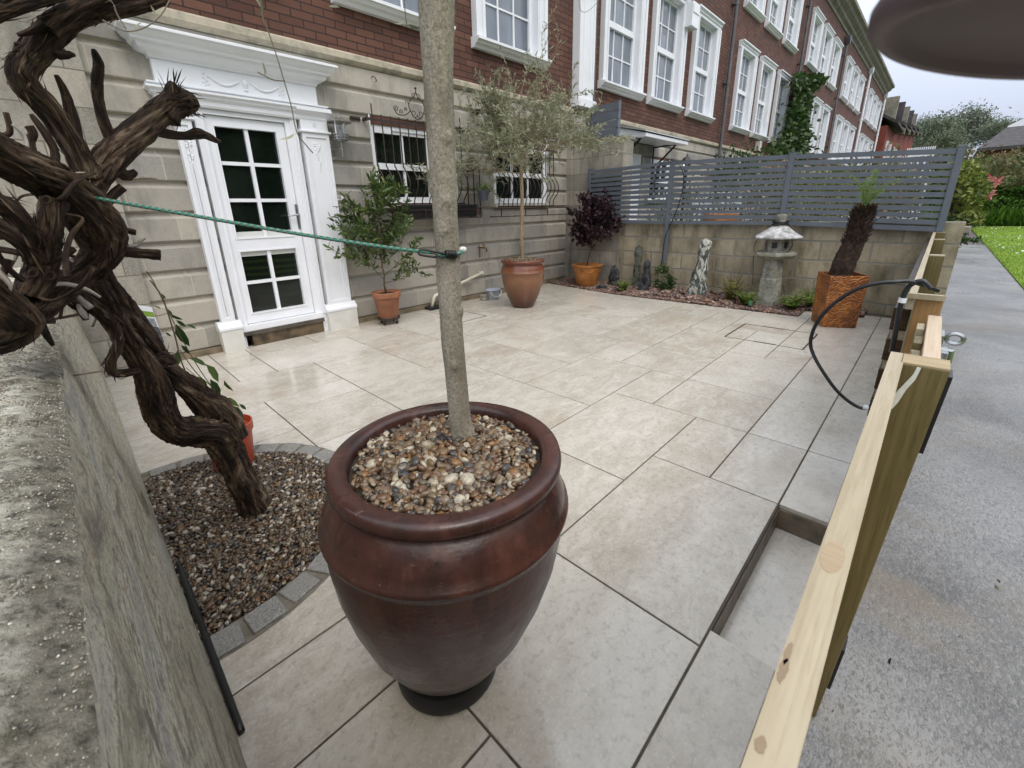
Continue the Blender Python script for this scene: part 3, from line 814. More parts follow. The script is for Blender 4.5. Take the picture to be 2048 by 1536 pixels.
# pilasters
def pilaster(x0, x1):
    s = MB(); yf = 4.87
    s.box(x0 + 0.03, x1 - 0.03, yf + 0.012, FY, 0.30, 2.10)
    for (a, c) in ((x0 + 0.03, x0 + 0.062), (x1 - 0.062, x1 - 0.03)): s.box(a, c, yf, yf + 0.012, 0.30, 2.10)
    s.box(x0 + 0.062, x1 - 0.062, yf, yf + 0.012, 0.30, 0.34); s.box(x0 + 0.062, x1 - 0.062, yf, yf + 0.012, 2.06, 2.10)
    for (a, c) in ((x0 + 0.08, x0 + 0.092), (x1 - 0.092, x1 - 0.08)): s.box(a, c, yf + 0.006, yf + 0.012, 0.36, 2.03)
    # neck and capital
    s.box(x0 + 0.03, x1 - 0.03, yf + 0.004, FY, 2.13, 2.245)
    s.prism([(FY, 2.10), (yf + 0.01, 2.10), (yf - 0.02, 2.108), (yf - 0.02, 2.122), (yf + 0.004, 2.13), (FY, 2.13)], x0 + 0.008, x1 - 0.008, 'x')
    s.prism([(FY, 2.245), (yf + 0.004, 2.245), (yf - 0.005, 2.262), (yf - 0.03, 2.285), (yf - 0.055, 2.30), (yf - 0.055, 2.318), (FY, 2.32)], x0 - 0.01, x1 + 0.01, 'x')
    # applied flower drop
    xm = (x0 + x1) / 2
    rr = random.Random(int(x0 * 100))
    for k in range(15):
        zz = 2.0 - k * 0.019; wv = 0.034 * (1 - k / 17)
        for q in range(3 if k < 6 else 1):
            s.sphere((xm + rr.uniform(-wv, wv), yf + 0.009, zz), rr.uniform(0.006, 0.011), 8, 5, (1, 0.7, 1.2))
    for k in range(5): s.sphere((xm + 0.02 * math.cos(k * 1.257), yf + 0.002, 2.188 + 0.02 * math.sin(k * 1.257)), 0.011, 8, 5, (1, 0.5, 1))
    s.sphere((xm, yf, 2.188), 0.009, 8, 5)
    o = s.build("pilaster", M_white, h1)
    p = MB()
    p.prism([(FY, 0.21), (yf - 0.035, 0.21), (yf - 0.045, 0.225), (yf - 0.045, 0.245), (yf - 0.03, 0.262), (yf - 0.012, 0.272), (yf, 0.30), (FY, 0.30)], x0 - 0.012, x1 + 0.012, 'x')
    p.build("base_moulding", M_white, o)
    p = MB(); p.box(x0 - 0.004, x1 + 0.004, yf - 0.04, FY, -0.05, 0.209); p.build("plinth_block", simple("pilaster_plinth", (0.66, 0.66, 0.62), 0.4, 6, 0.08), o)
    r2 = MB()
    for k, (off, th) in enumerate(((0.0, 0.05), (0.05, 0.03), (0.08, 0.02))):
        pass
    return o
pilaster(0.92, 1.10)
pilaster(1.985, 2.325)
pa = MB(); pa.box(1.10, 1.135, 4.895, FY + 0.02, 0.0, 2.22); pa.box(1.92, 1.985, 4.895, FY + 0.02, 0.0, 2.22)
for (a, c, d) in ((1.935, 1.948, 4.888), (1.96, 1.972, 4.882), (1.10, 1.112, 4.885)): pa.box(a, c, d, 4.895, 0.21, 2.22)
pa.build("jamb_lining", M_white, h1)
# entablature
X0e, X1e = 0.86, 2.27
e = MB()
e.returned([(4.875, 2.2185), (4.865, 2.235), (4.865, 2.27), (4.85, 2.282), (4.84, 2.288), (4.84, 2.302), (4.815, 2.318), (4.815, 2.335), (4.85, 2.342), (4.85, 2.348), (4.83, 2.354), (4.83, 2.364)], X0e + 0.01, X1e - 0.01, 4.885)
e.build("architrave", M_white, h1)
e = MB(); e.box(X0e + 0.025, X1e - 0.04, 4.885, FY, 2.365, 2.545)
xm = (X0e + X1e) / 2 + 0.0
for s_ in (-1, 1):
    pts = [Vector((xm + s_ * (0.04 + 0.26 * u_), 4.881, 2.475 - 0.055 * math.sin(math.pi * u_) + 0.01 * u_)) for u_ in [k / 14 for k in range(15)]]
    e.tube(pts, [0.004 + 0.006 * math.sin(math.pi * k / 14) for k in range(15)], 8)
    for k in range(9): e.sphere((xm + s_ * (0.315 + 0.02 * math.sin(k * 2.4)), 4.881, 2.50 - k * 0.012), 0.008, 8, 5, (1, 0.7, 1.2))
e.lathe([(0.001, -0.05), (0.018, -0.05), (0.006, -0.035), (0.012, -0.02), (0.024, 0.005), (0.022, 0.03), (0.012, 0.04), (0.015, 0.052), (0.001, 0.055)], (xm, 4.879, 2.455), 12, M=Matrix.Diagonal((1, 0.55, 1, 1)))
e.build("frieze", M_white, h1)
e = MB()
cprof = [(FY, 2.545), (4.87, 2.545), (4.862, 2.565), (4.85, 2.575), (4.82, 2.585), (4.80, 2.60), (4.79, 2.625), (4.765, 2.635), (4.76, 2.655), (4.735, 2.672), (4.715, 2.70), (4.70, 2.705), (4.70, 2.722), (FY, 2.735)]
for k in range(len(cprof) - 2):
    pass
e.returned(cprof[1:-1] + [(4.72, 2.733)], X0e + 0.03, X1e - 0.045, 4.885)
e.build("door_cornice", M_white, h1, smooth='auto')

# ---- neighbouring houses
def neighbour(label, x0, x1, wins, wd, pipe_x, piers=True, stone_to=2.83):
    h = thing("brick_house", label, "house", ((x0 + x1) / 2, FY, 0), "terraced houses with white sash windows")
    m = MB(); courses(m, x0, x1, [(8.75, 9.35, 0, 2.4), (9.75, 10.75, 1.3, 2.4)] if x0 < 8 else [])
    m.build("stone_wall", M_stone, h)
    m = MB(); m.prism(STR_PROF, x0, x1, 'x'); m.build("string_course", M_string, h)
    m = MB(); wall_holes(m, x0, x1, 2.955, 8.95, FY + 0.012, 5.3, win_holes(wins, wd)); m.build("brick_wall", M_brick, h)
    m = MB(); m.box(x0, x1, 5.32, 5.4, 0, 8.9); m.build("inner_wall", bpy.data.materials["dark_interior"], h)
    m = MB(); m.prism(CORN, x0, x1, 'x'); m.build("cornice", M_cornice, h)
    m = MB(); m.prism([(4.7, 9.5), (9.0, 11.6), (13.4, 9.5)], x0, x1, 'x'); m.build("roof", M_roof, h)
    for x in wins:
        tall_window_parts(h, x, 3.37, wd, 2.25); tall_window_parts(h, x, 6.38, wd, 1.87)
    if pipe_x: drainpipe(h, pipe_x, 0.3, 8.5)
    return h
h2 = neighbour("brick terrace house with a small white canopy over its door, first beyond the slatted fence", 7.36, 13.8, [8.30, 10.15, 12.12], 1.5, 13.66)
h3 = neighbour("brick terrace house between the first two grey drainpipes, second beyond the slatted fence", 13.8, 21.0, [15.2, 17.15, 19.2], 1.5, 20.8)
h4 = neighbour("brick terrace house with dark ivy climbing its left side", 21.0, 28.9, [22.6, 24.75, 26.9], 1.66, 28.6)
h5 = neighbour("brick terrace house next to the ivy-clad one on its far side", 28.9, 37.6, [30.6, 32.9, 35.2], 1.75, None)
h6 = neighbour("farthest tall brick terrace house, at the end before the low red houses", 37.6, 47.0, [39.8, 42.3, 44.8], 1.85, None)
for hh, px_ in ((h5, 37.4), (h6, 46.8)):
    drainpipe(hh, px_, 0.3, 8.8, mat=M_white, r=0.07)
# door, window and canopy of the neighbour's house
m = MB(); m.box(8.78, 9.32, FY + 0.01, FY + 0.06, 0, 2.38); m.box(8.86, 8.9, FY - 0.005, FY + 0.01, 0.2, 2.3); m.build("door", M_white, h2)
wq = casement(h2, 9.78, 10.72, 1.42, 2.33)
m = MB(); m.prism([(FY, 2.80), (4.30, 2.62), (4.22, 2.60), (4.22, 2.54), (4.28, 2.53), (FY, 2.60)], 8.05, 9.95, 'x'); m.build("canopy", M_white, h2)
m = MB(); m.prism([(FY, 2.83), (4.22, 2.645), (4.20, 2.62), (FY, 2.805)], 8.0, 10.0, 'x'); m.build("canopy_roof", simple("lead_sheet", (0.33, 0.33, 0.34), 0.5), h2)
m = MB()
for x in (8.25, 9.80): 
    m.tube([(x, FY - 0.02, 2.1), (x, FY - 0.03, 2.55), (x, 4.35, 2.56)], 0.022, 6); m.tube([(x, FY - 0.02, 2.12), (x, 4.75, 2.25), (x, 4.42, 2.55)], 0.022, 6)
m.build("bracket", M_black, h2)
m = MB(); m.box(10.75, 11.12, FY - 0.22, FY - 0.01, 5.05, 5.5); m.box(10.78, 11.09, FY - 0.235, FY - 0.22, 5.3, 5.46)
m.build("bird_box", M_upvc, h2)
m = MB(); m.box(17.05, 17.3, FY - 0.14, FY, 3.0, 3.3); m.build("floodlight", M_beige, h3)
# ------------------------------------------------------------------ garden walls
gw = MB()
gw.box(6.68, 6.93, -0.20, 3.86, -0.3, 1.055)
tag(gw.build("garden_wall", M_blockwall), "low wall of weathered honey stone blocks under the grey slatted fence", "wall")
gw = MB(); gw.box(6.66, 6.97, 3.86, 4.86, -0.3, 2.34); gw.box(6.64, 6.99, 3.84, 4.86, 2.34, 2.38)
tag(gw.build("party_wall", M_stone_plain), "tall stained stone wall stub rising behind the left end of the slatted fence", "wall")
gw = MB(); gw.box(6.935, 7.12, -0.26, -0.02, 0.93, 1.0); 
tag(gw.build("coping_stone", M_stone_plain, bevel=0.01), "flat grey stone cap at the path end of the garden wall beside the shrub", "coping stone")
# grey board screen on top of the tall stub
sc_ = thing("board_screen", "small dark grey board screen standing on the tall stone wall stub behind the olive leaves", "screen", (6.8, 4.3, 2.38))
b = MB()
for k in range(4): b.box(6.72, 6.75, 4.02, 4.52, 2.40 + k * 0.125, 2.515 + k * 0.125)
b.build("board", M_fence, sc_)
b = MB(); b.box(6.75, 6.79, 4.02, 4.07, 2.38, 2.92); b.box(6.75, 6.79, 4.47, 4.52, 2.38, 2.92); b.build("post", M_fence, sc_)

# ------------------------------------------------------------------ grey slatted fence
sf = thing("slatted_fence", "dark grey metal fence of thin horizontal slats along the top of the stone garden wall", "fence", (6.62, 2.2, 1.0))
posts = [(4.44, 1.075, 1.92), (3.005, 0.42, 1.945), (1.475, 1.05, 1.885), (-0.015, 0.96, 1.80)]
for (y, z0, z1) in posts:
    b = MB(); b.box(6.575, 6.635, y - 0.03, y + 0.03, z0, z1); p_ = b.build("post", M_fence, sf, bevel=0.004)
    b = MB(); b.box(6.572, 6.638, y - 0.033, y + 0.033, z1, z1 + 0.006); b.build("post_cap", M_steel if y < 0 else M_fence, p_)
for k in range(3):
    (ya, _, za), (yb, _, zb) = posts[k], posts[k + 1]
    top_a, top_b = za - 0.05, zb - 0.045
    ba, bb = (1.08, 1.055, 1.05)[k], (1.055, 1.05, 0.985)[k]
    ns = 12
    b = MB()
    for s in range(ns):
        f0 = s / (ns - 1)
        for (y0, y1, z00, z01) in ((ya - 0.03, yb + 0.03, top_a + (ba - top_a) * f0, top_b + (bb - top_b) * f0),):
            h = 0.0505
            v = [(6.59, y0, z00), (6.612, y0, z00), (6.612, y0, z00 - h), (6.59, y0, z00 - h), (6.59, y1, z01), (6.612, y1, z01), (6.612, y1, z01 - h), (6.59, y1, z01 - h)]
            v = [(x, y, z + h * 0.5) for x, y, z in v]
            b.add(v, [(0, 1, 2, 3), (7, 6, 5, 4), (0, 4, 5, 1), (1, 5, 6, 2), (2, 6, 7, 3), (3, 7, 4, 0)])
    b.build("slat_panel", M_fence, sf)
# thin black cable hanging down the fence post
pts = [atx(1338, 318, 6.57), atx(1320, 330, 6.56), atx(1309, 352, 6.56), atx(1308, 380, 6.56)]
c_ = MB(); c_.tube([atx(x, y, 6.55) for x, y in ((1308, 385), (1311, 350), (1322, 328), (1340, 319), (1358, 328), (1367, 352), (1364, 385), (1352, 425), (1338, 455), (1329, 480), (1325, 510), (1322, 528), (1318, 545))], 0.006, 6, sub=4)
tag(c_.build("cable", M_black, smooth=True), "thin black cable looped over the second post of the slatted fence", "cable")

# ------------------------------------------------------------------ timber
def woodmat(name, c0, c1, dark, gs=0, rough=0.55, wet=False):
    t = NT(name); v = t.obj()
    st = {0: (0.035, 1, 1), 1: (1, 0.035, 1), 2: (1, 1, 0.035)}[gs]
    mp = t.scale(v, st)
    f1 = t.noise(mp, 55, 3, 0.6, 0.3); f2 = t.noise(mp, 210, 4, 0.7, 0.1); f3 = t.noise(t.scale(v, tuple(0.25 if q < 0.1 else 1 for q in st)), 9, 4, 0.6, 1.2)
    c = t.ramp(f1, [(0.36, c0), (0.62, c1)])
    c = t.mix(t.ramp(f2, [(0.36, 0.55), (0.5, 0.0)]), c, dark)
    c = t.mix(t.ramp(f3, [(0.50, 0.0), (0.70, 0.55)]), c, dark)
    t.col(c).rough(rough).spec(0.35); t.bump(t.math('ADD', f2, f1), 0.25, 0.0015)
    return t.m
M_woodL = woodmat("pale_new_timber", (0.36, 0.30, 0.20), (0.43, 0.37, 0.26), (0.29, 0.235, 0.15), 0)
M_woodG = woodmat("green_treated_timber", (0.125, 0.095, 0.036), (0.175, 0.135, 0.058), (0.075, 0.062, 0.022), 2, 0.45)
M_woodT = woodmat("timber_end_grain", (0.33, 0.25, 0.13), (0.42, 0.33, 0.19), (0.27, 0.20, 0.10), 1)
M_woodP = woodmat("pink_timber", (0.48, 0.38, 0.27), (0.56, 0.46, 0.34), (0.50, 0.35, 0.21), 0)
M_woodB = woodmat("dark_wet_timber", (0.035, 0.02, 0.01), (0.08, 0.045, 0.02), (0.02, 0.012, 0.008), 1, 0.4)
M_woodO = woodmat("orange_timber", (0.30, 0.17, 0.065), (0.37, 0.22, 0.09), (0.24, 0.13, 0.05), 2)
TZ = 0.957
def postbox(mb, x0, x1, y0, y1, z0, z1, lean=0.0):
    d = lean
    mb.add([(x0, y0 + d, z0), (x1, y0 + d, z0), (x1, y1 + d, z0), (x0, y1 + d, z0), (x0, y0, z1), (x1, y0, z1), (x1, y1, z1), (x0, y1, z1)],
           [(0, 3, 2, 1), (4, 5, 6, 7), (0, 1, 5, 4), (1, 2, 6, 5), (2, 3, 7, 6), (3, 0, 4, 7)])
# near gate post: the face towards the camera, end-grain top, strap plates
gp = thing("gate_post", "nearest square timber gate post, greenish brown face with a white resin streak", "post", (1.23, -0.035, PATH_Z))
b = MB(); b.add([(1.192, -0.020, PATH_Z), (1.268, -0.020, PATH_Z), (1.268, 0.0008, PATH_Z), (1.192, 0.0008, PATH_Z), (1.192, -0.074, TZ - 0.004), (1.268, -0.074, TZ - 0.004), (1.268, 0.0008, TZ - 0.004), (1.192, 0.0008, TZ - 0.004)], [(0, 3, 2, 1), (4, 5, 6, 7), (0, 1, 5, 4), (1, 2, 6, 5), (2, 3, 7, 6), (3, 0, 4, 7)]); b.build("post", M_woodG, gp, bevel=0.002)
b = MB(); b.box(1.1925, 1.2675, -0.0735, 0.0, TZ - 0.0035, TZ + 0.0005); b.build("post_top", M_woodT, gp)
b = MB(); pr_ = [(-0.022, 0.952), (-0.0285, 0.952), (-0.026, 0.925), (-0.018, 0.90), (-0.012, 0.868), (-0.0065, 0.850), (-0.001, 0.850), (0.002, 0.868), (-0.004, 0.89), (-0.013, 0.915), (-0.020, 0.935)]
b.prism([(y, z) for y, z in pr_], 1.1895, 1.1925, 'x')
M_resin = simple("white_resin", (0.72, 0.72, 0.66), 0.3, 60, 0.1)
for v_ in range(len(b.v)):
    x, y, z = b.v[v_]; b.v[v_] = (x, y + (TZ - z) * 0.044 - 0.003, z)
b.build("resin_streak", M_resin, gp)
b = MB(); b.add([(x, y + (TZ - z) * 0.05, z) for x in (1.200, 1.262) for y in (-0.0815, -0.0745) for z in (0.76, 0.94)], [(0, 1, 3, 2), (4, 6, 7, 5), (0, 4, 5, 1), (2, 3, 7, 6), (0, 2, 6, 4), (1, 5, 7, 3)]); hgn = b.build("strap_plate", M_black, gp)
b = MB(); b.add([(x, y + (TZ - z) * 0.05, z) for x in (1.200, 1.262) for y in (-0.0815, -0.0745) for z in (0.0, 0.15)], [(0, 1, 3, 2), (4, 6, 7, 5), (0, 4, 5, 1), (2, 3, 7, 6), (0, 2, 6, 4), (1, 5, 7, 3)]); b.build("strap_plate", M_black, gp)
# near fence panel: top boards run under the camera
nf = thing("timber_fence", "pale new timber fence panel running along the edge of the patio right under the camera", "fence", (0.3, 0.01, 0))
b = MB(); b.box(-1.6, 1.1915, -0.0025, 0.0225, TZ - 0.10, TZ + 0.0005); b.box(1.1915, 1.267, 0.0012, 0.0225, TZ - 0.10, TZ + 0.0005); tb = b.build("top_board", M_woodL, nf)
kn = MB()
for k in range(1):
    th = k * 0.0045
    kn.add([(0.452 + (0.026 - th) * math.cos(a), 0.0115 + (0.0092 - th * 0.35) * math.sin(a), TZ + 0.0008 + k * 0.0002) for a in [2 * math.pi * q / 24 for q in range(24)]], [tuple(range(24))])
kn.build("board_knot", woodmat("knot_wood", (0.35, 0.265, 0.165), (0.40, 0.315, 0.205), (0.27, 0.18, 0.11), 1), nf)
M_wet = simple('wet_mark', (0.25, 0.175, 0.10), 0.3)
for (cx, cy, rx, ry) in ((0.315, 0.0192, 0.012, 0.0018), (0.298, 0.0185, 0.012, 0.0026), (0.236, 0.017, 0.006, 0.003)):
    sm = MB(); sm.add([(cx + rx * (1 + 0.35 * noise.noise(Vector((3 * math.cos(a), 3 * math.sin(a), cx * 50)))) * math.cos(a), cy + ry * (1 + 0.35 * noise.noise(Vector((3 * math.cos(a), 3 * math.sin(a), cx * 90)))) * math.sin(a), TZ + 0.0009) for a in [2 * math.pi * q / 28 for q in range(28)]], [tuple(range(28))]); sm.build('water_mark', M_wet, nf)

for k in range(1, 8):
    z1_ = TZ - 0.10 - 0.018 - (k - 1) * 0.118
    b = MB(); b.box(-1.6, 1.19, 0.003, 0.0215, z1_ - 0.10, z1_); b.build("board", M_woodL, nf)
b = MB(); b.box(-1.0, -0.925, -0.075, 0.0, PATH_Z, TZ - 0.02); b.build("post", M_woodG, nf)
# gate between the two posts
gt = thing("garden_gate", "timber garden gate with a pale pinkish top rail between the two nearest posts", "gate", (1.7, -0.05, 0))
GZ = 0.900
b = MB(); b.box(1.285, 2.075, -0.070, -0.034, GZ - 0.045, GZ); b.build("top_rail", M_woodP, gt, bevel=0.003)
for zr in (0.10, 0.46):
    b = MB(); b.box(1.285, 2.075, -0.011, 0.012, zr, zr + 0.06); b.build("rail", M_woodP, gt)
for k in range(8):
    x = 1.285 + k * 0.099
    b = MB(); b.box(x, x + 0.094, -0.032, -0.012, 0.02, GZ - 0.012 - 0.02 * (k % 2)); b.build("board", M_woodG if k % 3 else M_woodL, gt, bevel=0.002)
b = MB(); b.prism([(1.30, GZ + 0.001), (1.345, GZ + 0.001), (1.345, GZ + 0.03), (1.30, GZ + 0.03)], -0.068, -0.022, 'y'); b.build("stop_block", M_woodO, gt, bevel=0.008)
b = MB()
lx, ly, lz = 1.90, -0.078, 0.845
b.box(lx - 0.05, lx + 0.05, ly - 0.002, ly + 0.005, lz - 0.05, lz + 0.035)
ring = [Vector((lx, ly - 0.028 + 0.019 * math.cos(a), lz + 0.02 + 0.016 * math.sin(a))) for a in [2 * math.pi * q / 24 for q in range(25)]]
b.tube(ring, 0.006, 8, cap=False)
b.box(lx - 0.045, lx + 0.045, ly - 0.02, ly, lz - 0.045, lz - 0.02); b.tube([(lx, ly, lz - 0.02), (lx, ly - 0.03, lz - 0.02), (lx, ly - 0.03, lz - 0.06)], 0.007, 8)
b.build("latch", M_steel, gt, smooth='auto')
b = MB(); b.box(1.55, 1.66, -0.079, -0.073, 0.80, 0.87); b.build("hinge", M_black, gt)
# far side: posts and slatted boards
def fpost(x, label, top=TZ, w_=0.075):
    o = thing("fence_post", label, "post", (x + 0.035, -0.03, PATH_Z), "square timber posts of the side fence")
    b = MB(); b.box(x, x + 0.075, -0.068 + 0.004, 0.007, PATH_Z, top - 0.006); b.build("post", M_woodG if x > 3 else M_woodO, o, bevel=0.002)
    b = MB(); b.box(x + 0.001, x + 0.074, -0.063, 0.0065, top - 0.0055, top); b.build("post_top", M_woodL, o)
fpost(2.105, "orange brown timber post at the latch side of the garden gate")
fpost(3.78, "olive brown timber post midway along the side fence")
fpost(5.36, "second timber post from the stone garden wall in the side fence")
fpost(6.56, "farthest timber post, standing against the end of the stone garden wall")
b_ = thing("timber_fence", "low side fence of stacked timber boards running from the gate to the stone garden wall", "fence", (4.3, 0.03, 0))
b = MB(); b.box(2.10, 6.60, 0.009, 0.031, TZ - 0.05, TZ); b.build("top_board", M_woodL, b_, bevel=0.0015)
b = MB(); b.box(2.09, 2.10, -0.066, 0.033, TZ - 0.008, TZ + 0.010); b.build("cap_strip", M_woodL, b_)
for k in range(7):
    z1_ = TZ - 0.062 - k * 0.125
    b = MB(); b.box(2.182, 6.58, 0.012, 0.062, z1_ - 0.088, z1_); b.build("board", M_woodB, b_, bevel=0.003)
    b = MB(); b.box(2.19, 2.23, 0.018, 0.055, z1_ - 0.125, z1_ - 0.088); b.build("spacer", M_woodL, b_)
# black cable loop hung over the gate
c_ = MB()
loop = [(1745, 800), (1742, 812), (1730, 817), (1712, 812), (1690, 797), (1668, 775), (1645, 742), (1628, 712), (1621, 688), (1626, 662), (1640, 636), (1662, 612), (1692, 590), (1722, 575), (1755, 567), (1788, 564), (1815, 563), (1838, 568), (1858, 574), (1876, 582)]
c_.tube([atx(x, y, 1.95 + max(0, x - 1800) * 0.0015) for x, y in loop], 0.0064, 8, sub=5)
l2 = [(1783, 704), (1788, 680), (1794, 650), (1799, 620), (1806, 595), (1816, 575), (1830, 565), (1845, 562), (1855, 570), (1862, 578)]
c_.tube([atx(x, y, 2.0) for x, y in l2], 0.0078, 8, sub=5)
lo_ = tag(c_.build("hose_loop", M_rubber, smooth=True), "black cable looped over the fence beside the garden gate", "cable")
c_ = MB(); p_ = atx(1732, 815, 1.95); c_.tube([p_ + Vector((0, 0.008, 0)), p_ - Vector((0, 0.008, 0))], 0.0095, 8); q_ = atx(1803, 605, 2.0); c_.tube([q_, q_ + Vector((0, -0.001, 0.016))], 0.0115, 8)
c_.build("clip", M_upvc, lo_)

# ------------------------------------------------------------------ leaves
def leaf_mesh(mb, P, D, L, W, curl=0.15, up=None, fold=0.25):
    """P base points (n,3), D unit directions, L lengths, W widths -> two-section folded leaves"""
    P = np.asarray(P, float); D = np.asarray(D, float); n = len(P)
    D = D / (np.linalg.norm(D, axis=1, keepdims=True) + 1e-9)
    U = rng.normal(0, 1, (n, 3)) if up is None else np.asarray(up, float) + rng.normal(0, 0.35, (n, 3))
    S = np.cross(D, U); S /= (np.linalg.norm(S, axis=1, keepdims=True) + 1e-9)
    N = np.cross(S, D)
    L = np.broadcast_to(np.asarray(L, float), (n,))[:, None]; W = np.broadcast_to(np.asarray(W, float), (n,))[:, None]
    def pt(t, s, nn): return P + D * (L * t) + S * (W * s * 0.5) + N * (L * nn)
    V = np.stack([pt(0, 0, 0), pt(0.3, 0.85, fold * 0.2 + 0.02), pt(0.3, 0, -curl * 0.0), pt(0.3, -0.85, fold * 0.2 + 0.02),
                  pt(0.66, 0.8, fold * 0.2 - curl * 0.4), pt(0.68, 0, -curl * 0.45), pt(0.66, -0.8, fold * 0.2 - curl * 0.4), pt(1, 0, -curl)], 1)
    F3 = np.array([[0, 2, 1], [0, 3, 2], [4, 5, 7], [5, 6, 7], [1, 2, 5], [1, 5, 4], [2, 3, 6], [2, 6, 5]])
    F = F3[None] + (np.arange(n) * 8)[:, None, None]
    mb.np_add(V.reshape(-1, 3), F.reshape(-1, 3))
def tri_leaves(mb, P, L, flat=0.0, D=None):
    n = len(P); D = rng.normal(0, 1, (n, 3)) if D is None else D
    D = D / np.linalg.norm(D, axis=1, keepdims=True)
    S = np.cross(D, rng.normal(0, 1, (n, 3))); S /= np.linalg.norm(S, axis=1, keepdims=True)
    L = np.broadcast_to(np.asarray(L, float), (n,))[:, None]
    V = np.stack([P - D * L * 0.5, P + S * L * 0.3, P + D * L * 0.5, P - S * L * 0.3], 1)
    F = np.array([[0, 1, 2, 3]])[None] + (np.arange(n) * 4)[:, None, None]
    mb.np_add(V.reshape(-1, 3), F.reshape(-1, 4))
def leafmat(name, stops, rough=0.45, trans=0.25, spec=0.4):
    t = NT(name); c = t.ramp(t.island(), stops)
    c = t.mix(t.ramp(t.noise(t.pos(), 3, 3), [(0.35, 0.35), (0.6, 0.0)]), c, tuple(x * 0.5 for x in stops[0][1]))
    t.col(c).rough(rough).spec(spec)
    if trans:
        tr = t.n("ShaderNodeBsdfTranslucent"); t.l(c, tr.inputs[0]); mx = t.n("ShaderNodeMixShader"); mx.inputs[0].default_value = trans
        t.l(t.b.outputs[0], mx.inputs[1]); t.l(tr.outputs[0], mx.inputs[2]); t.l(mx.outputs[0], t.t.nodes["Material Output"].inputs[0])
    return t.m
M_olive = leafmat("olive_leaf", [(0, (0.19, 0.21, 0.12)), (0.35, (0.33, 0.35, 0.22)), (0.7, (0.44, 0.455, 0.32)), (1, (0.55, 0.55, 0.42))], 0.45, 0.35)
M_bay = leafmat("bay_leaf", [(0, (0.035, 0.075, 0.018)), (0.5, (0.075, 0.13, 0.03)), (0.85, (0.14, 0.19, 0.05)), (1, (0.20, 0.22, 0.075))], 0.32)
M_maple = leafmat("dark_red_leaf", [(0, (0.020, 0.011, 0.015)), (0.6, (0.042, 0.019, 0.027)), (1, (0.075, 0.034, 0.044))], 0.45)
M_fern = leafmat("fern_leaf", [(0, (0.14, 0.24, 0.06)), (0.5, (0.24, 0.35, 0.10)), (1, (0.33, 0.42, 0.15))], 0.5, 0.35)
M_fern2 = leafmat("small_fern_leaf", [(0, (0.10, 0.20, 0.03)), (0.5, (0.20, 0.33, 0.06)), (1, (0.38, 0.42, 0.11))], 0.5, 0.3)
M_fernY = leafmat("yellowing_fern_leaf", [(0, (0.20, 0.19, 0.05)), (0.5, (0.30, 0.26, 0.07)), (1, (0.24, 0.28, 0.08))], 0.5, 0.3)
M_dkleaf = leafmat("dark_green_leaf", [(0, (0.02, 0.05, 0.014)), (0.5, (0.045, 0.09, 0.022)), (1, (0.09, 0.14, 0.035))], 0.4)
M_hedge = leafmat("hedge_leaf", [(0, (0.06, 0.15, 0.02)), (0.5, (0.12, 0.26, 0.035)), (1, (0.22, 0.37, 0.06))], 0.55)
M_yell = leafmat("yellow_green_leaf", [(0, (0.06, 0.095, 0.02)), (0.5, (0.16, 0.20, 0.035)), (1, (0.28, 0.31, 0.06))], 0.5)
M_brleaf = leafmat("mixed_shrub_leaf", [(0, (0.05, 0.07, 0.02)), (0.4, (0.12, 0.15, 0.045)), (0.7, (0.20, 0.19, 0.09)), (1, (0.27, 0.16, 0.11))], 0.6)
M_far = leafmat("far_tree_leaf", [(0, (0.09, 0.125, 0.07)), (0.5, (0.15, 0.19, 0.11)), (1, (0.22, 0.26, 0.17))], 0.7, 0.15)
M_far2 = leafmat("grey_green_far_leaf", [(0, (0.12, 0.15, 0.10)), (0.5, (0.19, 0.22, 0.16)), (1, (0.28, 0.31, 0.24))], 0.7, 0.15)

def barkmat(name, stops, sc=(1, 1, 0.16), scale=34, bump=0.9, rough=0.8, dist=0.02, moss=None):
    t = NT(name); a = t.attr('bk'); m = t.scale(a, sc)
    f = t.noise(m, scale, 8, 0.68, 0.9)
    c = t.ramp(f, stops)
    g = t.noise(m, scale * 3.2, 5, 0.7, 0.4)
    c = t.mix(t.ramp(g, [(0.36, 0.6), (0.5, 0.0)]), c, tuple(x * 0.35 for x in stops[0][1]))
    if moss: c = t.mix(t.ramp(t.noise(t.pos(), 14, 5, 0.7), [(0.56, 0.0), (0.68, moss[1])]), c, moss[0])
    t.col(c).rough(rough).spec(0.3)
    t.bump(t.math('ADD', f, t.math('MULTIPLY', g, 0.4)), bump, dist)
    return t.m
M_bark = barkmat("gnarled_bark", [(0.36, (0.006, 0.004, 0.003)), (0.47, (0.036, 0.020, 0.012)), (0.56, (0.105, 0.066, 0.041)), (0.67, (0.29, 0.22, 0.15))], moss=((0.12, 0.10, 0.04), 0.5), dist=0.03)
M_barkw = barkmat("peeled_twig", [(0.35, (0.26, 0.22, 0.18)), (0.6, (0.50, 0.46, 0.40))], scale=30, bump=0.3)
M_cut = simple("cut_wood_end", (0.30, 0.22, 0.13), 0.7, 60, 0.3)
t = NT("olive_bark"); a = t.attr('bk'); p = t.pos()
f = t.noise(a, 150, 7, 0.75, 0.2); f2 = t.noise(t.scale(a, (1, 1, 0.35)), 14, 5, 0.6)
c = t.ramp(f, [(0.36, (0.15, 0.13, 0.095)), (0.46, (0.255, 0.228, 0.178)), (0.56, (0.34, 0.31, 0.25)), (0.66, (0.44, 0.41, 0.34))])
c = t.mix(t.ramp(f2, [(0.35, 0.55), (0.58, 0.0)]), c, (0.12, 0.105, 0.07))
t.col(c).rough(0.8).spec(0.3); t.bump(t.math('ADD', f, f2), 0.5, 0.004); M_obark = t.m
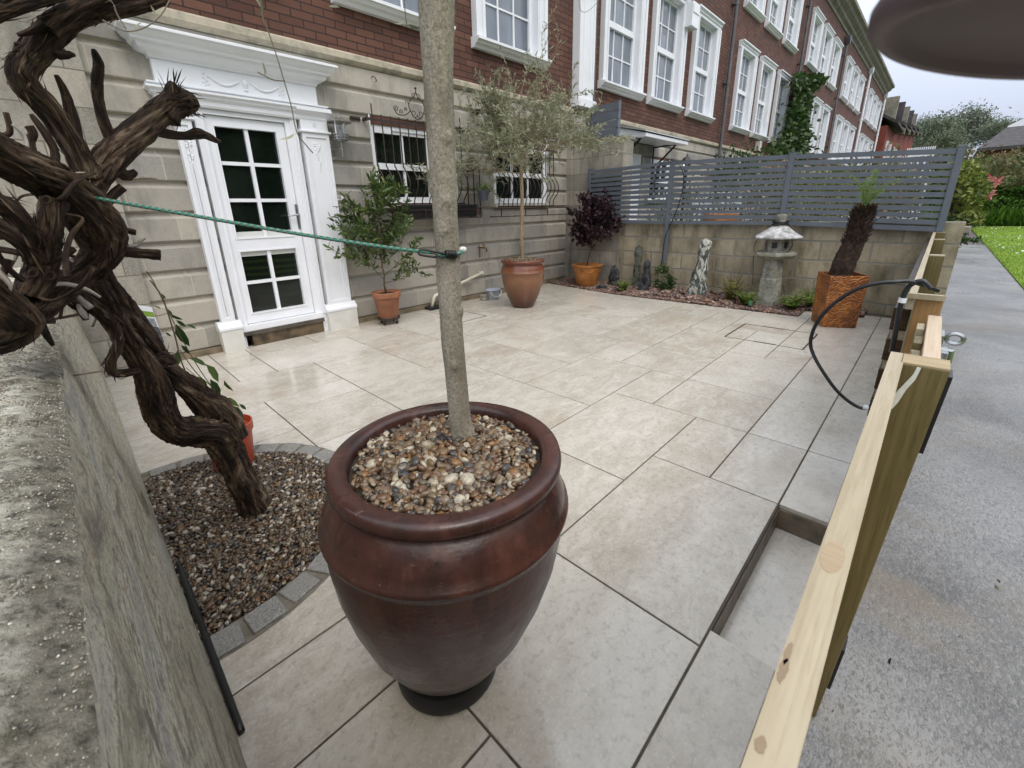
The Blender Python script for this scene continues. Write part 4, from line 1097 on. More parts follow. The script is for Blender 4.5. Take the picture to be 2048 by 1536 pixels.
M_obark2 = barkmat("young_olive_bark", [(0.35, (0.20, 0.15, 0.09)), (0.6, (0.36, 0.28, 0.18))], scale=30, bump=0.3)
M_stem = simple("green_brown_stem", (0.09, 0.07, 0.035), 0.6, 20, 0.3)
M_stemw = simple("pale_twig", (0.20, 0.165, 0.12), 0.6, 20, 0.2)
# ------------------------------------------------------------------ big glazed pot with the near olive tree
t = NT("dark_red_glaze"); v = t.pos()
sepz = t.n("ShaderNodeSeparateXYZ"); t.l(v, sepz.inputs[0])
c = t.ramp(t.noise(t.scale(v, (1, 1, 0.35)), 9, 6, 0.65, 0.5), [(0.32, (0.022, 0.011, 0.009)), (0.5, (0.046, 0.018, 0.014)), (0.68, (0.078, 0.030, 0.021))])
c = t.mix(t.ramp(t.noise(t.scale(v, (6, 6, 0.25)), 5, 4), [(0.56, 0.0), (0.72, 0.6)]), c, (0.105, 0.046, 0.032))
scr = t.noise(t.scale(v, (1.0, 5.0, 22)), 9, 3, 0.5, 1.5)
c = t.mix(t.ramp(scr, [(0.70, 0.0), (0.74, 0.35)]), c, (0.28, 0.18, 0.14))
dk = t.ramp(t.noise(v, 48, 3, 0.6), [(0.28, 0.75), (0.34, 0.0)])
c = t.mix(dk, c, (0.012, 0.007, 0.006))
t.col(c).rough(t.ramp(t.noise(v, 6, 4), [(0.35, 0.20), (0.65, 0.42)])).spec(0.5)
t.bump(t.math('ADD', t.noise(v, 30, 4), t.math('MULTIPLY', t.noise(t.scale(v, (1, 1, 7)), 4, 3), 0.8)), 0.22, 0.006); M_pot = t.m
pc = (0.5215, 0.791)
pot = thing("plant_pot", "large dark red glazed pot filled with river pebbles in the foreground", "pot", (pc[0], pc[1], 0))
lean = Matrix.Shear('XY', 4, (0.058, -0.015))
prof = [(0.001, 0.075), (0.122, 0.075), (0.134, 0.08), (0.180, 0.14), (0.227, 0.23), (0.263, 0.33), (0.287, 0.42), (0.299, 0.50), (0.302, 0.553), (0.303, 0.566), (0.310, 0.572), (0.3125, 0.580), (0.310, 0.589), (0.302, 0.595), (0.300, 0.61), (0.286, 0.638), (0.270, 0.662), (0.262, 0.670), (0.262, 0.675), (0.272, 0.678), (0.281, 0.684), (0.2855, 0.693), (0.286, 0.706), (0.2825, 0.716), (0.274, 0.720), (0.254, 0.7195), (0.243, 0.716), (0.2385, 0.708), (0.236, 0.69), (0.232, 0.64), (0.001, 0.62)]
b = MB(); b.lathe(prof, pc + (0,), 96, wob=0.010, M=lean); b.build("pot_body", M_pot, pot, smooth=True)
b = MB(); b.lathe([(0.001, 0.006), (0.136, 0.006), (0.146, 0.02), (0.146, 0.045), (0.136, 0.062), (0.09, 0.074), (0.001, 0.074)], (pc[0] - 0.004, pc[1] + 0.002, 0), 40); b.build("pot_stand", M_black, pot, smooth='auto')
tc_ = (0.562, 0.781)
b = MB(); b.lathe([(0.001, 0.690), (0.236, 0.690)], (tc_[0], tc_[1], 0), 40); b.build("soil", M_soil, pot)
def inpot(x, y):
    return (x - tc_[0]) ** 2 + (y - tc_[1]) ** 2 < 0.226 ** 2 and (x - 0.652) ** 2 + (y - 0.831) ** 2 > 0.031 ** 2
b = MB()
P, S = fill(inpot, (0.3, 0.82, 0.5, 1.04), 0.0235, 0.008, lambda x, y: 0.705 - 0.012 * ((x - tc_[0]) ** 2 + (y - tc_[1]) ** 2) / 0.05, 0.0105, 0.0165, 2)
scatter(b, P, S, 0.45)
P, S = fill(inpot, (0.3, 0.82, 0.5, 1.04), 0.016, 0.008, lambda x, y: 0.700, 0.006, 0.010, 1)
scatter(b, P, S, 0.45)
tag(b.build("pebbles", M_peb, smooth=True), "mixed river pebbles filling the big dark red pot", "pebbles", kind="stuff")
# near olive tree
SCL = 1.137
def SC(p): return EYE + (Vector(p) - EYE) * SCL
ot = thing("olive_tree", "near olive tree whose bare grey trunk rises from the big dark red pot", "tree", (0.652, 0.831, 0.70))
TR = [(0.581, 0.734, 0.72, 0.0345), (0.579, 0.733, 0.765, 0.0315), (0.576, 0.731, 0.79, 0.0272), (0.572, 0.730, 0.82, 0.0250), (0.569, 0.730, 0.90, 0.0245), (0.565, 0.731, 1.05, 0.0246), (0.568, 0.731, 1.2, 0.0252), (0.569, 0.730, 1.4, 0.0264), (0.571, 0.729, 1.52, 0.0280), (0.574, 0.726, 1.62, 0.0315), (0.577, 0.724, 1.72, 0.036), (0.58, 0.72, 1.86, 0.032)]
kn_ = [(0.4, 1.53), (2.6, 1.33), (4.2, 1.305), (3.8, 1.25), (1.0, 1.17), (4.0, 0.96), (4.5, 1.42), (5.2, 1.08)]
def tdisp(a, L, r):
    z = 0.72 + L / SCL
    q = 1 + 0.07 * noise.noise(Vector((math.cos(a) * 2, math.sin(a) * 2, L * 9))) + 0.02 * noise.noise(Vector((math.cos(a) * 7, math.sin(a) * 7, L * 40)))
    for (ka, kz) in kn_:
        da = (a - ka + math.pi) % (2 * math.pi) - math.pi
        d2 = (da * 0.03) ** 2 + (z - kz) ** 2
        q += 0.30 * math.exp(-d2 / 0.00008) - 0.22 * math.exp(-d2 / 0.000016)
    return q
b = MB(); b.tube([SC(p[:3]) for p in TR], [p[3] * SCL for p in TR], 64, disp=tdisp, sub=34); b.build("trunk", M_obark, ot, smooth=True)
lim = MB(); tw = MB(); LP = []; LD = []
rr = random.Random(5)
def shoot(p, d, L, r, depth_, leaves=True):
    pts = [Vector(p)]; d = Vector(d).normalized(); n = 8
    for k in range(n):
        d = (d + Vector((rr.gauss(0, 0.10), rr.gauss(0, 0.10), rr.gauss(0, 0.08)))).normalized()
        pts.append(pts[-1] + d * L / n)
    lim.tube(pts, [r * (1 - 0.8 * k / n) for k in range(n + 1)], 6)
    for k in range(2, n + 1):
        if leaves:
            for s in (-1, 1):
                if rr.random() < 0.8:
                    LP.append(pts[k]); dd = (d + Vector((rr.gauss(0, 0.7), rr.gauss(0, 0.7), rr.gauss(0, 0.6)))).normalized(); LD.append(dd)
    return pts
for k in range(6):
    a = k * 1.047 + 0.3
    pts = shoot(SC((0.577, 0.724, 1.80)), (math.cos(a), math.sin(a), 0.9), 0.75, 0.016, 0, False)
    for q in range(5):
        p = pts[3 + q]
        for s in range(3): shoot(p, (rr.gauss(0, 1), rr.gauss(0, 1), rr.uniform(0.1, 1.2)), rr.uniform(0.25, 0.5), 0.004, 1)
lim.build("branch", M_obark, ot, smooth=True)
# hanging twigs that reach into the picture
HT = [([(520, -20), (524, 30), (536, 62), (548, 95), (562, 140), (572, 175), (582, 210), (594, 265), (612, 290), (626, 306)], 1.0),
      ([(570, 162), (548, 160), (530, 152), (515, 144)], 1.0), ([(345, -10), (322, 30), (290, 55), (250, 62), (205, 40)], 1.1), ([(252, 58), (235, 30), (228, 10)], 1.1),
      ([(808, -10), (811, 30), (814, 52)], 1.0), ([(1158, -10), (1160, 18), (1172, 24), (1190, 10), (1200, -4)], 1.5)]
for pts, Y in HT:
    tw = MB(); tw.tube([aty(x, y, Y) for x, y in pts], 0.0012, 5, sub=4); tw.build("hanging_twig", M_stemw, ot, smooth=True)
for (x0, y0, x1, y1, Y, L_) in ((530, 152, 527, 122, 1.0, 0), (590, 266, 560, 284, 1.0, 0), (680, 15, 655, 10, 1.0, 0), (812, 40, 788, 53, 1.0, 0), (815, 48, 845, 60, 1.0, 0), (508, -8, 528, 22, 1.0, 0), (524, 5, 520, 35, 1.0, 0), (315, 32, 300, 10, 1.1, 0), (270, 60, 282, 40, 1.1, 0), (228, 10, 215, -6, 1.1, 0)):
    A = aty(x0, y0, Y); B_ = aty(x1, y1, Y); LP.append(A); LD.append(B_ - A)
b = MB(); Ls = np.array([0.045] * (len(LP) - 10) + [(aty(x1, y1, Y) - aty(x0, y0, Y)).length for (x0, y0, x1, y1, Y, _) in ((530, 152, 527, 122, 1.0, 0), (590, 266, 560, 284, 1.0, 0), (680, 15, 655, 10, 1.0, 0), (812, 40, 788, 53, 1.0, 0), (815, 48, 845, 60, 1.0, 0), (508, -8, 528, 22, 1.0, 0), (524, 5, 520, 35, 1.0, 0), (315, 32, 300, 10, 1.1, 0), (270, 60, 282, 40, 1.1, 0), (228, 10, 215, -6, 1.1, 0))])
leaf_mesh(b, np.array([p[:] for p in LP]), np.array([d[:] for d in LD]), Ls, Ls * 0.24)
b.build("crown", M_olive, ot)
# ---- elastic cord from the vine to the trunk
t = NT("green_cord"); a_ = t.attr('bk'); sp = t.n("ShaderNodeSeparateXYZ"); t.l(a_, sp.inputs[0])
ang = t.math('ARCTAN2', sp.outputs[1], sp.outputs[0])
u_ = t.math('ADD', t.math('MULTIPLY', sp.outputs[2], 62.0), t.math('MULTIPLY', ang, 0.318)); w_ = t.math('SUBTRACT', t.math('MULTIPLY', sp.outputs[2], 62.0), t.math('MULTIPLY', ang, 0.318))
f1 = t.math('GREATER_THAN', t.math('FRACT', u_), 0.72); f2 = t.math('GREATER_THAN', t.math('FRACT', w_), 0.80)
c = t.mix(f1, (0.012, 0.22, 0.15), (0.01, 0.012, 0.012)); c = t.mix(f2, c, (0.36, 0.16, 0.15))
c = t.mix(t.ramp(t.noise(t.pos(), 400, 2), [(0.5, 0.0), (0.7, 0.5)]), c, (0.10, 0.36, 0.26))
t.col(c).rough(0.6); M_cord = t.m
co = thing("elastic_cord", "green elastic cord with dark flecks tied from the gnarled vine to the olive trunk", "cord", (0.3, 1.1, 1.26))
A = aty(190, 396, 1.47); B_ = SC((0.545, 0.735, 1.203)); 
b = MB(); b.tube([A, A.lerp(B_, 0.3) + Vector((0, 0, -0.004)), A.lerp(B_, 0.6) + Vector((0, 0, -0.007)), A.lerp(B_, 0.86) + Vector((0, 0, -0.005)), B_ + Vector((-0.012, 0.0, 0.003))], 0.0044, 10, sub=8)
wrap = [SC((0.5695 + 0.029 * math.cos(a), 0.7305 + 0.029 * math.sin(a), 1.201 - 0.004 * math.sin(a * 0.5 + 1))) for a in [math.pi * (1.05 + q / 14 * 1.0) for q in range(29)]]
b.tube(wrap, 0.0042, 8)
b.build("cord", M_cord, co, smooth=True)
cp = aty(876, 505, 0.0 + 0.688); cp = Vector((0.558, 0.688, 1.200))
b = MB(); d0 = Vector((1, -0.35, -0.12)).normalized()
cc0 = SC((0.5455, 0.7085, 1.203))
coil = []
sx = d0.orthogonal().normalized(); sy = d0.cross(sx)
for q in range(100):
    th = q / 99 * 2 * math.pi * 6; coil.append(cc0 + d0 * (0.026 * q / 99) + (sx * math.cos(th) + sy * math.sin(th)) * 0.0078)
b.tube(coil, 0.0022, 6); hk = [cc0, cc0 + Vector((-0.02, 0.012, 0.006)), cc0 + Vector((-0.045, 0.03, 0.012)), cc0 + Vector((-0.052, 0.03, 0.002)), cc0 + Vector((-0.02, 0.01, -0.006))]
b.tube(hk, 0.0028, 6, sub=4); b.build("hook", M_black, co, smooth=True)
b = MB(); pE = SC((0.600, 0.720, 1.207)); b.sphere(pE, 0.009, 10, 8, (1.3, 0.9, 0.8)); b.build("frayed_end", simple("white_cord_end", (0.75, 0.78, 0.75), 0.8, 200, 0.2), co)

# ------------------------------------------------------------------ left wall and vine
t = NT("rough_coping"); v = t.pos()
n1 = t.noise(v, 42, 8, 0.75); n2 = t.noise(v, 9, 6, 0.65, 0.6); n3 = t.noise(v, 130, 4, 0.8)
c = t.ramp(n1, [(0.36, (0.07, 0.065, 0.045)), (0.43, (0.32, 0.31, 0.24)), (0.50, (0.56, 0.54, 0.44)), (0.60, (0.76, 0.74, 0.64))])
c = t.mix(t.ramp(n2, [(0.36, 0.75), (0.46, 0.0)]), c, (0.075, 0.07, 0.04))
c = t.mix(t.ramp(n2, [(0.60, 0.0), (0.74, 0.7)]), c, (0.13, 0.135, 0.045))
c = t.mix(t.ramp(n3, [(0.55, 0.0), (0.64, 0.85)]), c, (0.74, 0.72, 0.64))
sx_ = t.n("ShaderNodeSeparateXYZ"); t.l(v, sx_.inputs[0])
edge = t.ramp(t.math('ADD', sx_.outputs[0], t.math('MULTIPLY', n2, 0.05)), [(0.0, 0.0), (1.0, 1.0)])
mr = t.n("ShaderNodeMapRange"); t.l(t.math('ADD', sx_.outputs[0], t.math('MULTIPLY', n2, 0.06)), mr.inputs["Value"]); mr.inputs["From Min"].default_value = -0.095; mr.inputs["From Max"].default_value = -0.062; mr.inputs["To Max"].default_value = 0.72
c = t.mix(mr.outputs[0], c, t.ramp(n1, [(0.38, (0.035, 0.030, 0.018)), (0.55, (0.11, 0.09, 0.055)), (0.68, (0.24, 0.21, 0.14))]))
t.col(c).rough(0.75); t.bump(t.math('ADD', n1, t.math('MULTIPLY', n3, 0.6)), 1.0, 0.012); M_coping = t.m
t = NT("streaked_wall_face"); v = t.pos()
sp = t.n("ShaderNodeSeparateXYZ"); t.l(v, sp.inputs[0]); cb = t.n("ShaderNodeCombineXYZ")
t.l(t.math('MULTIPLY', sp.outputs[2], 5.0), cb.inputs[0]); t.l(t.math('MULTIPLY', sp.outputs[1], 1.15), cb.inputs[1])
s1 = t.noise(cb.outputs[0], 1.6, 6, 0.66, 0.9); s2 = t.noise(cb.outputs[0], 4.0, 7, 0.78, 0.8); s3 = t.noise(t.scale(v, (1, 0.7, 1)), 150, 5, 0.85)
c = t.ramp(s1, [(0.36, (0.20, 0.18, 0.14)), (0.43, (0.50, 0.465, 0.34)), (0.53, (0.68, 0.635, 0.48)), (0.62, (0.42, 0.41, 0.37))])
c = t.mix(t.ramp(s1, [(0.47, 0.0), (0.50, 0.75), (0.53, 0.0)]), c, (0.085, 0.075, 0.065))
c = t.mix(t.ramp(s2, [(0.56, 0.0), (0.63, 0.7)]), c, (0.46, 0.33, 0.23))
c = t.mix(t.ramp(s3, [(0.38, 0.65), (0.5, 0.0)]), c, (0.12, 0.11, 0.09)); c = t.mix(t.ramp(s3, [(0.54, 0.0), (0.66, 0.75)]), c, (0.60, 0.59, 0.50)); s4 = t.noise(t.scale(v, (1, 0.5, 1)), 28, 6, 0.75, 0.5); c = t.mix(t.ramp(s4, [(0.36, 0.8), (0.47, 0.0)]), c, (0.10, 0.095, 0.075)); c = t.mix(t.ramp(s4, [(0.56, 0.0), (0.66, 0.6)]), c, (0.20, 0.21, 0.12))
t.col(c).rough(0.5); t.bump(t.math('ADD', s4, t.math('MULTIPLY', s3, 0.7)), 0.9, 0.008); M_face = t.m
def wallstrip(prof, y0, y1, ny, amp, seed):
    b = MB(); V = []; F = []; n = len(prof)
    for j in range(ny + 1):
        y = y0 + (y1 - y0) * (j / ny) ** 1.4
        for i, (x, z) in enumerate(prof):
            k = amp[i]
            V.append((x + k * noise.noise(Vector((y * 9, z * 8, seed))) + 0.4 * k * noise.noise(Vector((y * 40, z * 40, seed))), y, z + k * 0.8 * noise.noise(Vector((x * 30, y * 22, seed + 5))) + k * 0.5 * noise.noise(Vector((x * 90, y * 80, seed + 9)))))
    for j in range(ny):
        for i in range(n - 1): F.append((j * n + i, j * n + i + 1, (j + 1) * n + i + 1, (j + 1) * n + i))
    b.add(V, F); return b
lw = thing("side_wall", "thick old wall with mossy rough concrete coping along the left edge", "wall", (-0.2, 2, 0))
def interp(pts, n):
    out = []
    d = [0]
    for a, c in zip(pts, pts[1:]): d.append(d[-1] + math.hypot(c[0] - a[0], c[1] - a[1]))
    for k in range(n + 1):
        s = d[-1] * k / n
        for i in range(len(pts) - 1):
            if d[i + 1] >= s - 1e-9:
                t_ = (s - d[i]) / (d[i + 1] - d[i] + 1e-12); out.append((pts[i][0] * (1 - t_) + pts[i + 1][0] * t_, pts[i][1] * (1 - t_) + pts[i + 1][1] * t_)); break
    return out
cp_ = interp([(-0.62, 0.60), (-0.62, 0.955), (-0.55, 0.962), (-0.17, 0.966), (-0.12, 0.958), (-0.094, 0.945), (-0.075, 0.935), (-0.0635, 0.925)], 60)
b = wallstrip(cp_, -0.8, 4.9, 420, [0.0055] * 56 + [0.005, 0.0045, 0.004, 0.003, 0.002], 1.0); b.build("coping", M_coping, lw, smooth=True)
fp_ = interp([(-0.066, 0.927), (-0.056, 0.86), (-0.03, 0.60), (0.010, 0.2), (0.026, 0.0), (0.03, -0.2)], 24)
b = wallstrip(fp_, -0.8, 4.9, 160, [0.0026] * 25, 4.0); b.build("wall_face", M_face, lw, smooth=True)
b = MB(); b.box(-0.60, -0.09, -0.8, 4.88, -0.2, 0.90); b.build("wall_core", M_coping, lw)
def ctop(x, y):
    for (xa, za), (xb, zb) in zip(cp_, cp_[1:]):
        if za > 0.9 and xa <= x <= xb: return za + (zb - za) * (x - xa) / (xb - xa + 1e-9)
    return 0.966
P = []
for k in range(46000):
    y = 0.12 + 2.2 * rng.random() ** 1.5; x = -0.064 - 0.36 * rng.random() ** 1.3
    if (noise.noise(Vector((x * 14, y * 10, 2))) > -0.25 or rng.random() < 0.25) and (x < -0.098 or rng.random() < 0.35): P.append((x, y, ctop(x, y) - 0.0004 + 0.0012 * rng.random()))
P = np.array(P); S = rng.uniform(0.0006, 0.0018, len(P)) * (1 + 0.6 * (rng.random(len(P)) > 0.94)) * (0.55 + 0.6 * P[:, 1])
b = MB(); scatter(b, P, S, 0.8)
M_grit = pebblemat("coping_grit", [(0.0, (0.20, 0.185, 0.14)), (0.25, (0.36, 0.34, 0.27)), (0.45, (0.13, 0.12, 0.085)), (0.6, (0.44, 0.42, 0.35)), (0.75, (0.27, 0.245, 0.18)), (0.93, (0.58, 0.56, 0.49))], 0.3)
tag(b.build("grit", M_grit, lw, smooth=True), kind="stuff")
# thin black strip lying against the foot of the wall
b = MB(); P_ = [atz(345, 1128, 0.05), atz(362, 1170, 0.04), atz(405, 1280, 0.02), atz(440, 1370, 0.012), atz(478, 1468, 0.010)]
for p in P_: p.x = max(p.x, 0.038)
b.tube(P_, [0.006, 0.011, 0.010, 0.010, 0.009], 8, sub=5)
tag(b.build("cane", M_black, smooth=True), "thin dark stick lying along the foot of the old wall", "stick")

vine = thing("old_vine", "gnarled thick old vine trunk growing from the gravel circle up over the left wall", "tree", (0.39, 1.99, 0))
def bdisp(seed, amp=1.0):
    def f(a, L, r):
        ca, sa = math.cos(a), math.sin(a)
        tw_ = L * 1.1 + 1.5 * noise.noise(Vector((L * 3, seed, 0)))
        c2, s2 = math.cos(a + tw_), math.sin(a + tw_)
        q = 1 + amp * 0.16 * noise.noise(Vector((ca * 1.2 + seed, sa * 1.2, L * 7)))
        rid = noise.noise(Vector((c2 * 3.0, s2 * 3.0, L * 6 + seed))); q += amp * 0.13 * (1 - 2.2 * abs(rid))
        rid = noise.noise(Vector((c2 * 7.5, s2 * 8.5, L * 14 + seed * 2))); q += amp * 0.13 * (1 - 2.6 * abs(rid))
        rid = noise.noise(Vector((c2 * 16, s2 * 16, L * 26 + seed * 3))); q += amp * 0.09 * rid
        return q * 0.93
    return f
AX = []
def limb(name, pts, seed, parent, seg=56, step=0.008, mat=None, amp=1.0):
    P_ = []; Q_ = []; big = seg > 36 and mat is None
    for (x, y, Y, r) in pts:
        p = aty(x, y, Y); P_.append(p); Q_.append(pxr(p, r) * (0.75 if big else 0.95) * (((p - EYE).normalized().dot(_f)) ** 0.6))
    if big: AX.extend(smooth_path([Vector(p) for p in P_], Q_, 12)[0])
    elif AX:
        near = min(AX, key=lambda q: (q - P_[0]).length); far_ = min(AX, key=lambda q: (q - P_[-1]).length)
        if (near - P_[0]).length <= (far_ - P_[-1]).length: P_.insert(0, near); Q_.insert(0, Q_[0])
        else: P_.append(far_); Q_.append(Q_[-1])
    Lt = sum((P_[i + 1] - P_[i]).length for i in range(len(P_) - 1)); sub = max(2, int(Lt / step / (len(P_) - 1)))
    b = MB(); b.tube(P_, Q_, seg, disp=bdisp(seed, amp), sub=sub)
    if mat is None and seg > 30:
        PP, QQ = smooth_path(P_, Q_, 10)
        n_ = int(Lt * (420 if name != 'branch' else 0)); A = []; D = []; U = []; W = []
        for k in range(n_):
            i = rflake.randrange(2, max(3, int(len(PP) * 0.94))); tt = (PP[i + 1] - PP[i - 1]).normalized(); a = rflake.uniform(0, 6.283)
            s1_ = tt.orthogonal().normalized(); s2_ = tt.cross(s1_); nn = s1_ * math.cos(a) + s2_ * math.sin(a)
            A.append((PP[i] + nn * QQ[i] * rflake.uniform(0.92, 1.03))[:]); sg = rflake.choice((-1, 1)); D.append((tt * sg + nn * rflake.uniform(-0.08, 0.14) + nn.cross(tt) * rflake.gauss(0, 0.2))[:]); U.append(nn[:])
        if n_ > 0: FL.append((np.array(A), np.array(D), np.array(U)))
    return b.build(name, mat or M_bark, parent, smooth=True)
rflake = random.Random(77); FL = []
tr_ = limb("trunk", [(512, 1022, 1.99, 42), (500, 990, 1.98, 37), (478, 945, 1.96, 36), (458, 905, 1.95, 38), (432, 868, 1.93, 46), (392, 862, 1.90, 44), (350, 858, 1.86, 40), (325, 830, 1.83, 40), (312, 790, 1.80, 42), (298, 745, 1.78, 36), (268, 700, 1.76, 30), (238, 655, 1.74, 30), (208, 610, 1.72, 32), (180, 560, 1.70, 34), (170, 520, 1.68, 34)], 1.0, vine, 80)
limb("limb", [(470, 880, 1.96, 30), (450, 840, 1.97, 38), (425, 815, 1.95, 40), (395, 790, 1.93, 32), (362, 762, 1.91, 27), (330, 735, 1.89, 27), (300, 690, 1.88, 32), (268, 650, 1.87, 34), (235, 605, 1.85, 34), (205, 565, 1.80, 34), (190, 520, 1.75, 32), (200, 470, 1.68, 34)], 2.0, vine, 72)
limb("limb", [(345, 722, 1.83, 14), (318, 712, 1.79, 19), (325, 728, 1.80, 14), (295, 736, 1.76, 11), (262, 744, 1.74, 11), (228, 745, 1.72, 12), (222, 722, 1.71, 13), (236, 690, 1.70, 13), (228, 655, 1.70, 14), (200, 625, 1.68, 18), (165, 600, 1.66, 24), (140, 585, 1.62, 26)], 3.0, vine, 40)
limb("limb", [(-70, 262, 1.34, 62), (-10, 305, 1.38, 62), (50, 335, 1.42, 62), (110, 368, 1.47, 64), (165, 415, 1.52, 66), (200, 460, 1.54, 60), (205, 505, 1.55, 46), (170, 545, 1.55, 36), (120, 575, 1.52, 40), (70, 610, 1.48, 48), (10, 640, 1.44, 54), (-70, 655, 1.40, 60)], 4.0, vine, 96, 0.007)
limb("limb", [(110, 400, 1.44, 32), (100, 450, 1.43, 34), (92, 500, 1.44, 36), (80, 550, 1.45, 40), (60, 590, 1.45, 40)], 5.0, vine, 56)
limb("limb", [(-60, 360, 1.30, 40), (-20, 400, 1.32, 34), (20, 420, 1.34, 30), (60, 470, 1.36, 26), (70, 520, 1.40, 30)], 5.5, vine, 48)
limb("limb", [(-60, 425, 1.26, 34), (-10, 450, 1.27, 26), (30, 475, 1.28, 22), (52, 500, 1.29, 15), (60, 512, 1.30, 9)], 6.0, vine, 44)
limb("limb", [(-50, 560, 1.30, 40), (0, 600, 1.34, 50), (40, 640, 1.38, 52), (30, 670, 1.38, 38), (-40, 690, 1.36, 40)], 6.5, vine, 60)
limb("limb", [(150, 390, 1.55, 44), (190, 345, 1.57, 44), (235, 300, 1.60, 40), (280, 262, 1.63, 36), (318, 228, 1.66, 33), (345, 210, 1.68, 38), (362, 205, 1.69, 40), (380, 208, 1.70, 30), (392, 215, 1.71, 12)], 7.0, vine, 72)
limb("limb", [(335, 240, 1.66, 30), (345, 205, 1.67, 22), (343, 180, 1.67, 17), (347, 166, 1.67, 10)], 7.5, vine, 48)
limb("branch", [(318, 262, 1.66, 12), (345, 270, 1.68, 10), (372, 272, 1.70, 9), (396, 267, 1.71, 13), (412, 271, 1.72, 9), (432, 281, 1.73, 6), (442, 284, 1.73, 3)], 8.0, vine, 32, 0.006)
limb("limb", [(180, 360, 1.55, 36), (150, 300, 1.55, 34), (118, 248, 1.54, 32), (88, 208, 1.53, 36), (55, 175, 1.52, 36), (45, 140, 1.52, 38), (75, 100, 1.53, 40), (115, 55, 1.54, 40), (160, 30, 1.55, 32), (220, 18, 1.56, 28), (275, 8, 1.57, 24), (330, -8, 1.58, 20)], 9.0, vine, 72)
limb("limb", [(-60, 50, 1.42, 24), (0, 25, 1.44, 22), (60, 5, 1.46, 20), (120, -14, 1.48, 20)], 10.0, vine, 40)
limb("limb", [(95, 55, 1.50, 30), (150, 20, 1.50, 26), (210, -5, 1.5, 24), (260, -20, 1.5, 20)], 10.5, vine, 40)
limb("branch", [(228, 290, 1.60, 12), (215, 262, 1.60, 13), (204, 232, 1.60, 12), (196, 195, 1.60, 12), (194, 160, 1.60, 12), (197, 130, 1.60, 11), (190, 108, 1.60, 8), (186, 98, 1.60, 4)], 11.0, vine, 36, 0.006)
limb("branch", [(150, 280, 1.56, 16), (140, 220, 1.55, 12), (128, 180, 1.55, 9), (112, 150, 1.54, 5)], 11.5, vine, 28)
for k, pts in enumerate([[(60, 290, 1.48, 10), (66, 268, 1.48, 9), (58, 252, 1.48, 9)], [(110, 310, 1.48, 9), (92, 270, 1.48, 9), (70, 240, 1.48, 7), (62, 228, 1.48, 4)], [(-5, 280, 1.46, 8), (20, 265, 1.46, 7), (12, 225, 1.46, 6)],
                          [(205, 408, 1.56, 11), (228, 388, 1.57, 10), (246, 374, 1.57, 10)], [(215, 442, 1.56, 8), (245, 458, 1.57, 6), (262, 463, 1.57, 7), (272, 465, 1.57, 6)], [(215, 510, 1.56, 11), (250, 505, 1.57, 11), (285, 507, 1.58, 11), (321, 510, 1.58, 12)],
                          [(70, 105, 1.52, 10), (40, 90, 1.52, 7), (28, 88, 1.52, 3)], [(120, 110, 1.52, 12), (142, 108, 1.52, 7), (148, 113, 1.52, 5)], [(35, 70, 1.50, 4), (70, 60, 1.5, 9), (85, 50, 1.5, 12)], [(205, 30, 1.55, 6), (222, 38, 1.55, 3)], [(250, 350, 1.6, 14), (272, 342, 1.6, 5)], [(175, 505, 1.5, 8), (150, 470, 1.5, 6), (140, 450, 1.5, 5)],
                          [(20, 520, 1.34, 9), (0, 560, 1.33, 8), (-20, 600, 1.33, 9)], [(45, 560, 1.35, 7), (20, 540, 1.33, 6), (-8, 500, 1.32, 8)], [(105, 690, 1.6, 4), (75, 640, 1.5, 12)], [(150, 590, 1.66, 14), (165, 622, 1.66, 10), (172, 640, 1.66, 6)]]):
    limb("branch", pts, 20 + k, vine, 28, 0.008)
for k, pts in enumerate([[(236, 354, 1.6, 4), (270, 357, 1.6, 3.5), (286, 355, 1.6, 5), (314, 357, 1.6, 3)], [(268, 492, 1.58, 5), (280, 482, 1.58, 4.5), (291, 475, 1.58, 3)], [(25, 248, 1.45, 5), (40, 262, 1.45, 5), (52, 282, 1.45, 5)], [(130, 350, 1.5, 3), (170, 345, 1.5, 2)], [(-10, 540, 1.32, 10), (12, 560, 1.32, 8), (20, 580, 1.32, 5)], [(158, 612, 1.64, 5), (166, 626, 1.64, 7), (174, 638, 1.64, 4)], [(140, 110, 1.55, 4), (148, 111, 1.55, 3)]]):
    limb("cut_twig", pts, 40 + k, vine, 16, 0.01, M_barkw, 0.3)
rt = random.Random(12)
for k in range(26):
    x0, y0 = rt.uniform(-20, 190), rt.uniform(380, 690); Y0 = rt.uniform(1.34, 1.75); a = rt.uniform(0, 6.283); L_ = rt.uniform(50, 130)
    pts = [(x0 + L_ * q * math.cos(a + 0.5 * q) , y0 + L_ * q * math.sin(a + 0.5 * q), Y0 + 0.05 * q, (7 - 3.5 * q) * rt.uniform(0.7, 1.2)) for q in (0, 0.35, 0.7, 1.0)]
    limb("branch" if k % 3 else "cut_twig", pts, 60 + k, vine, 22, 0.01, None if k % 3 else M_barkw, 0.8)
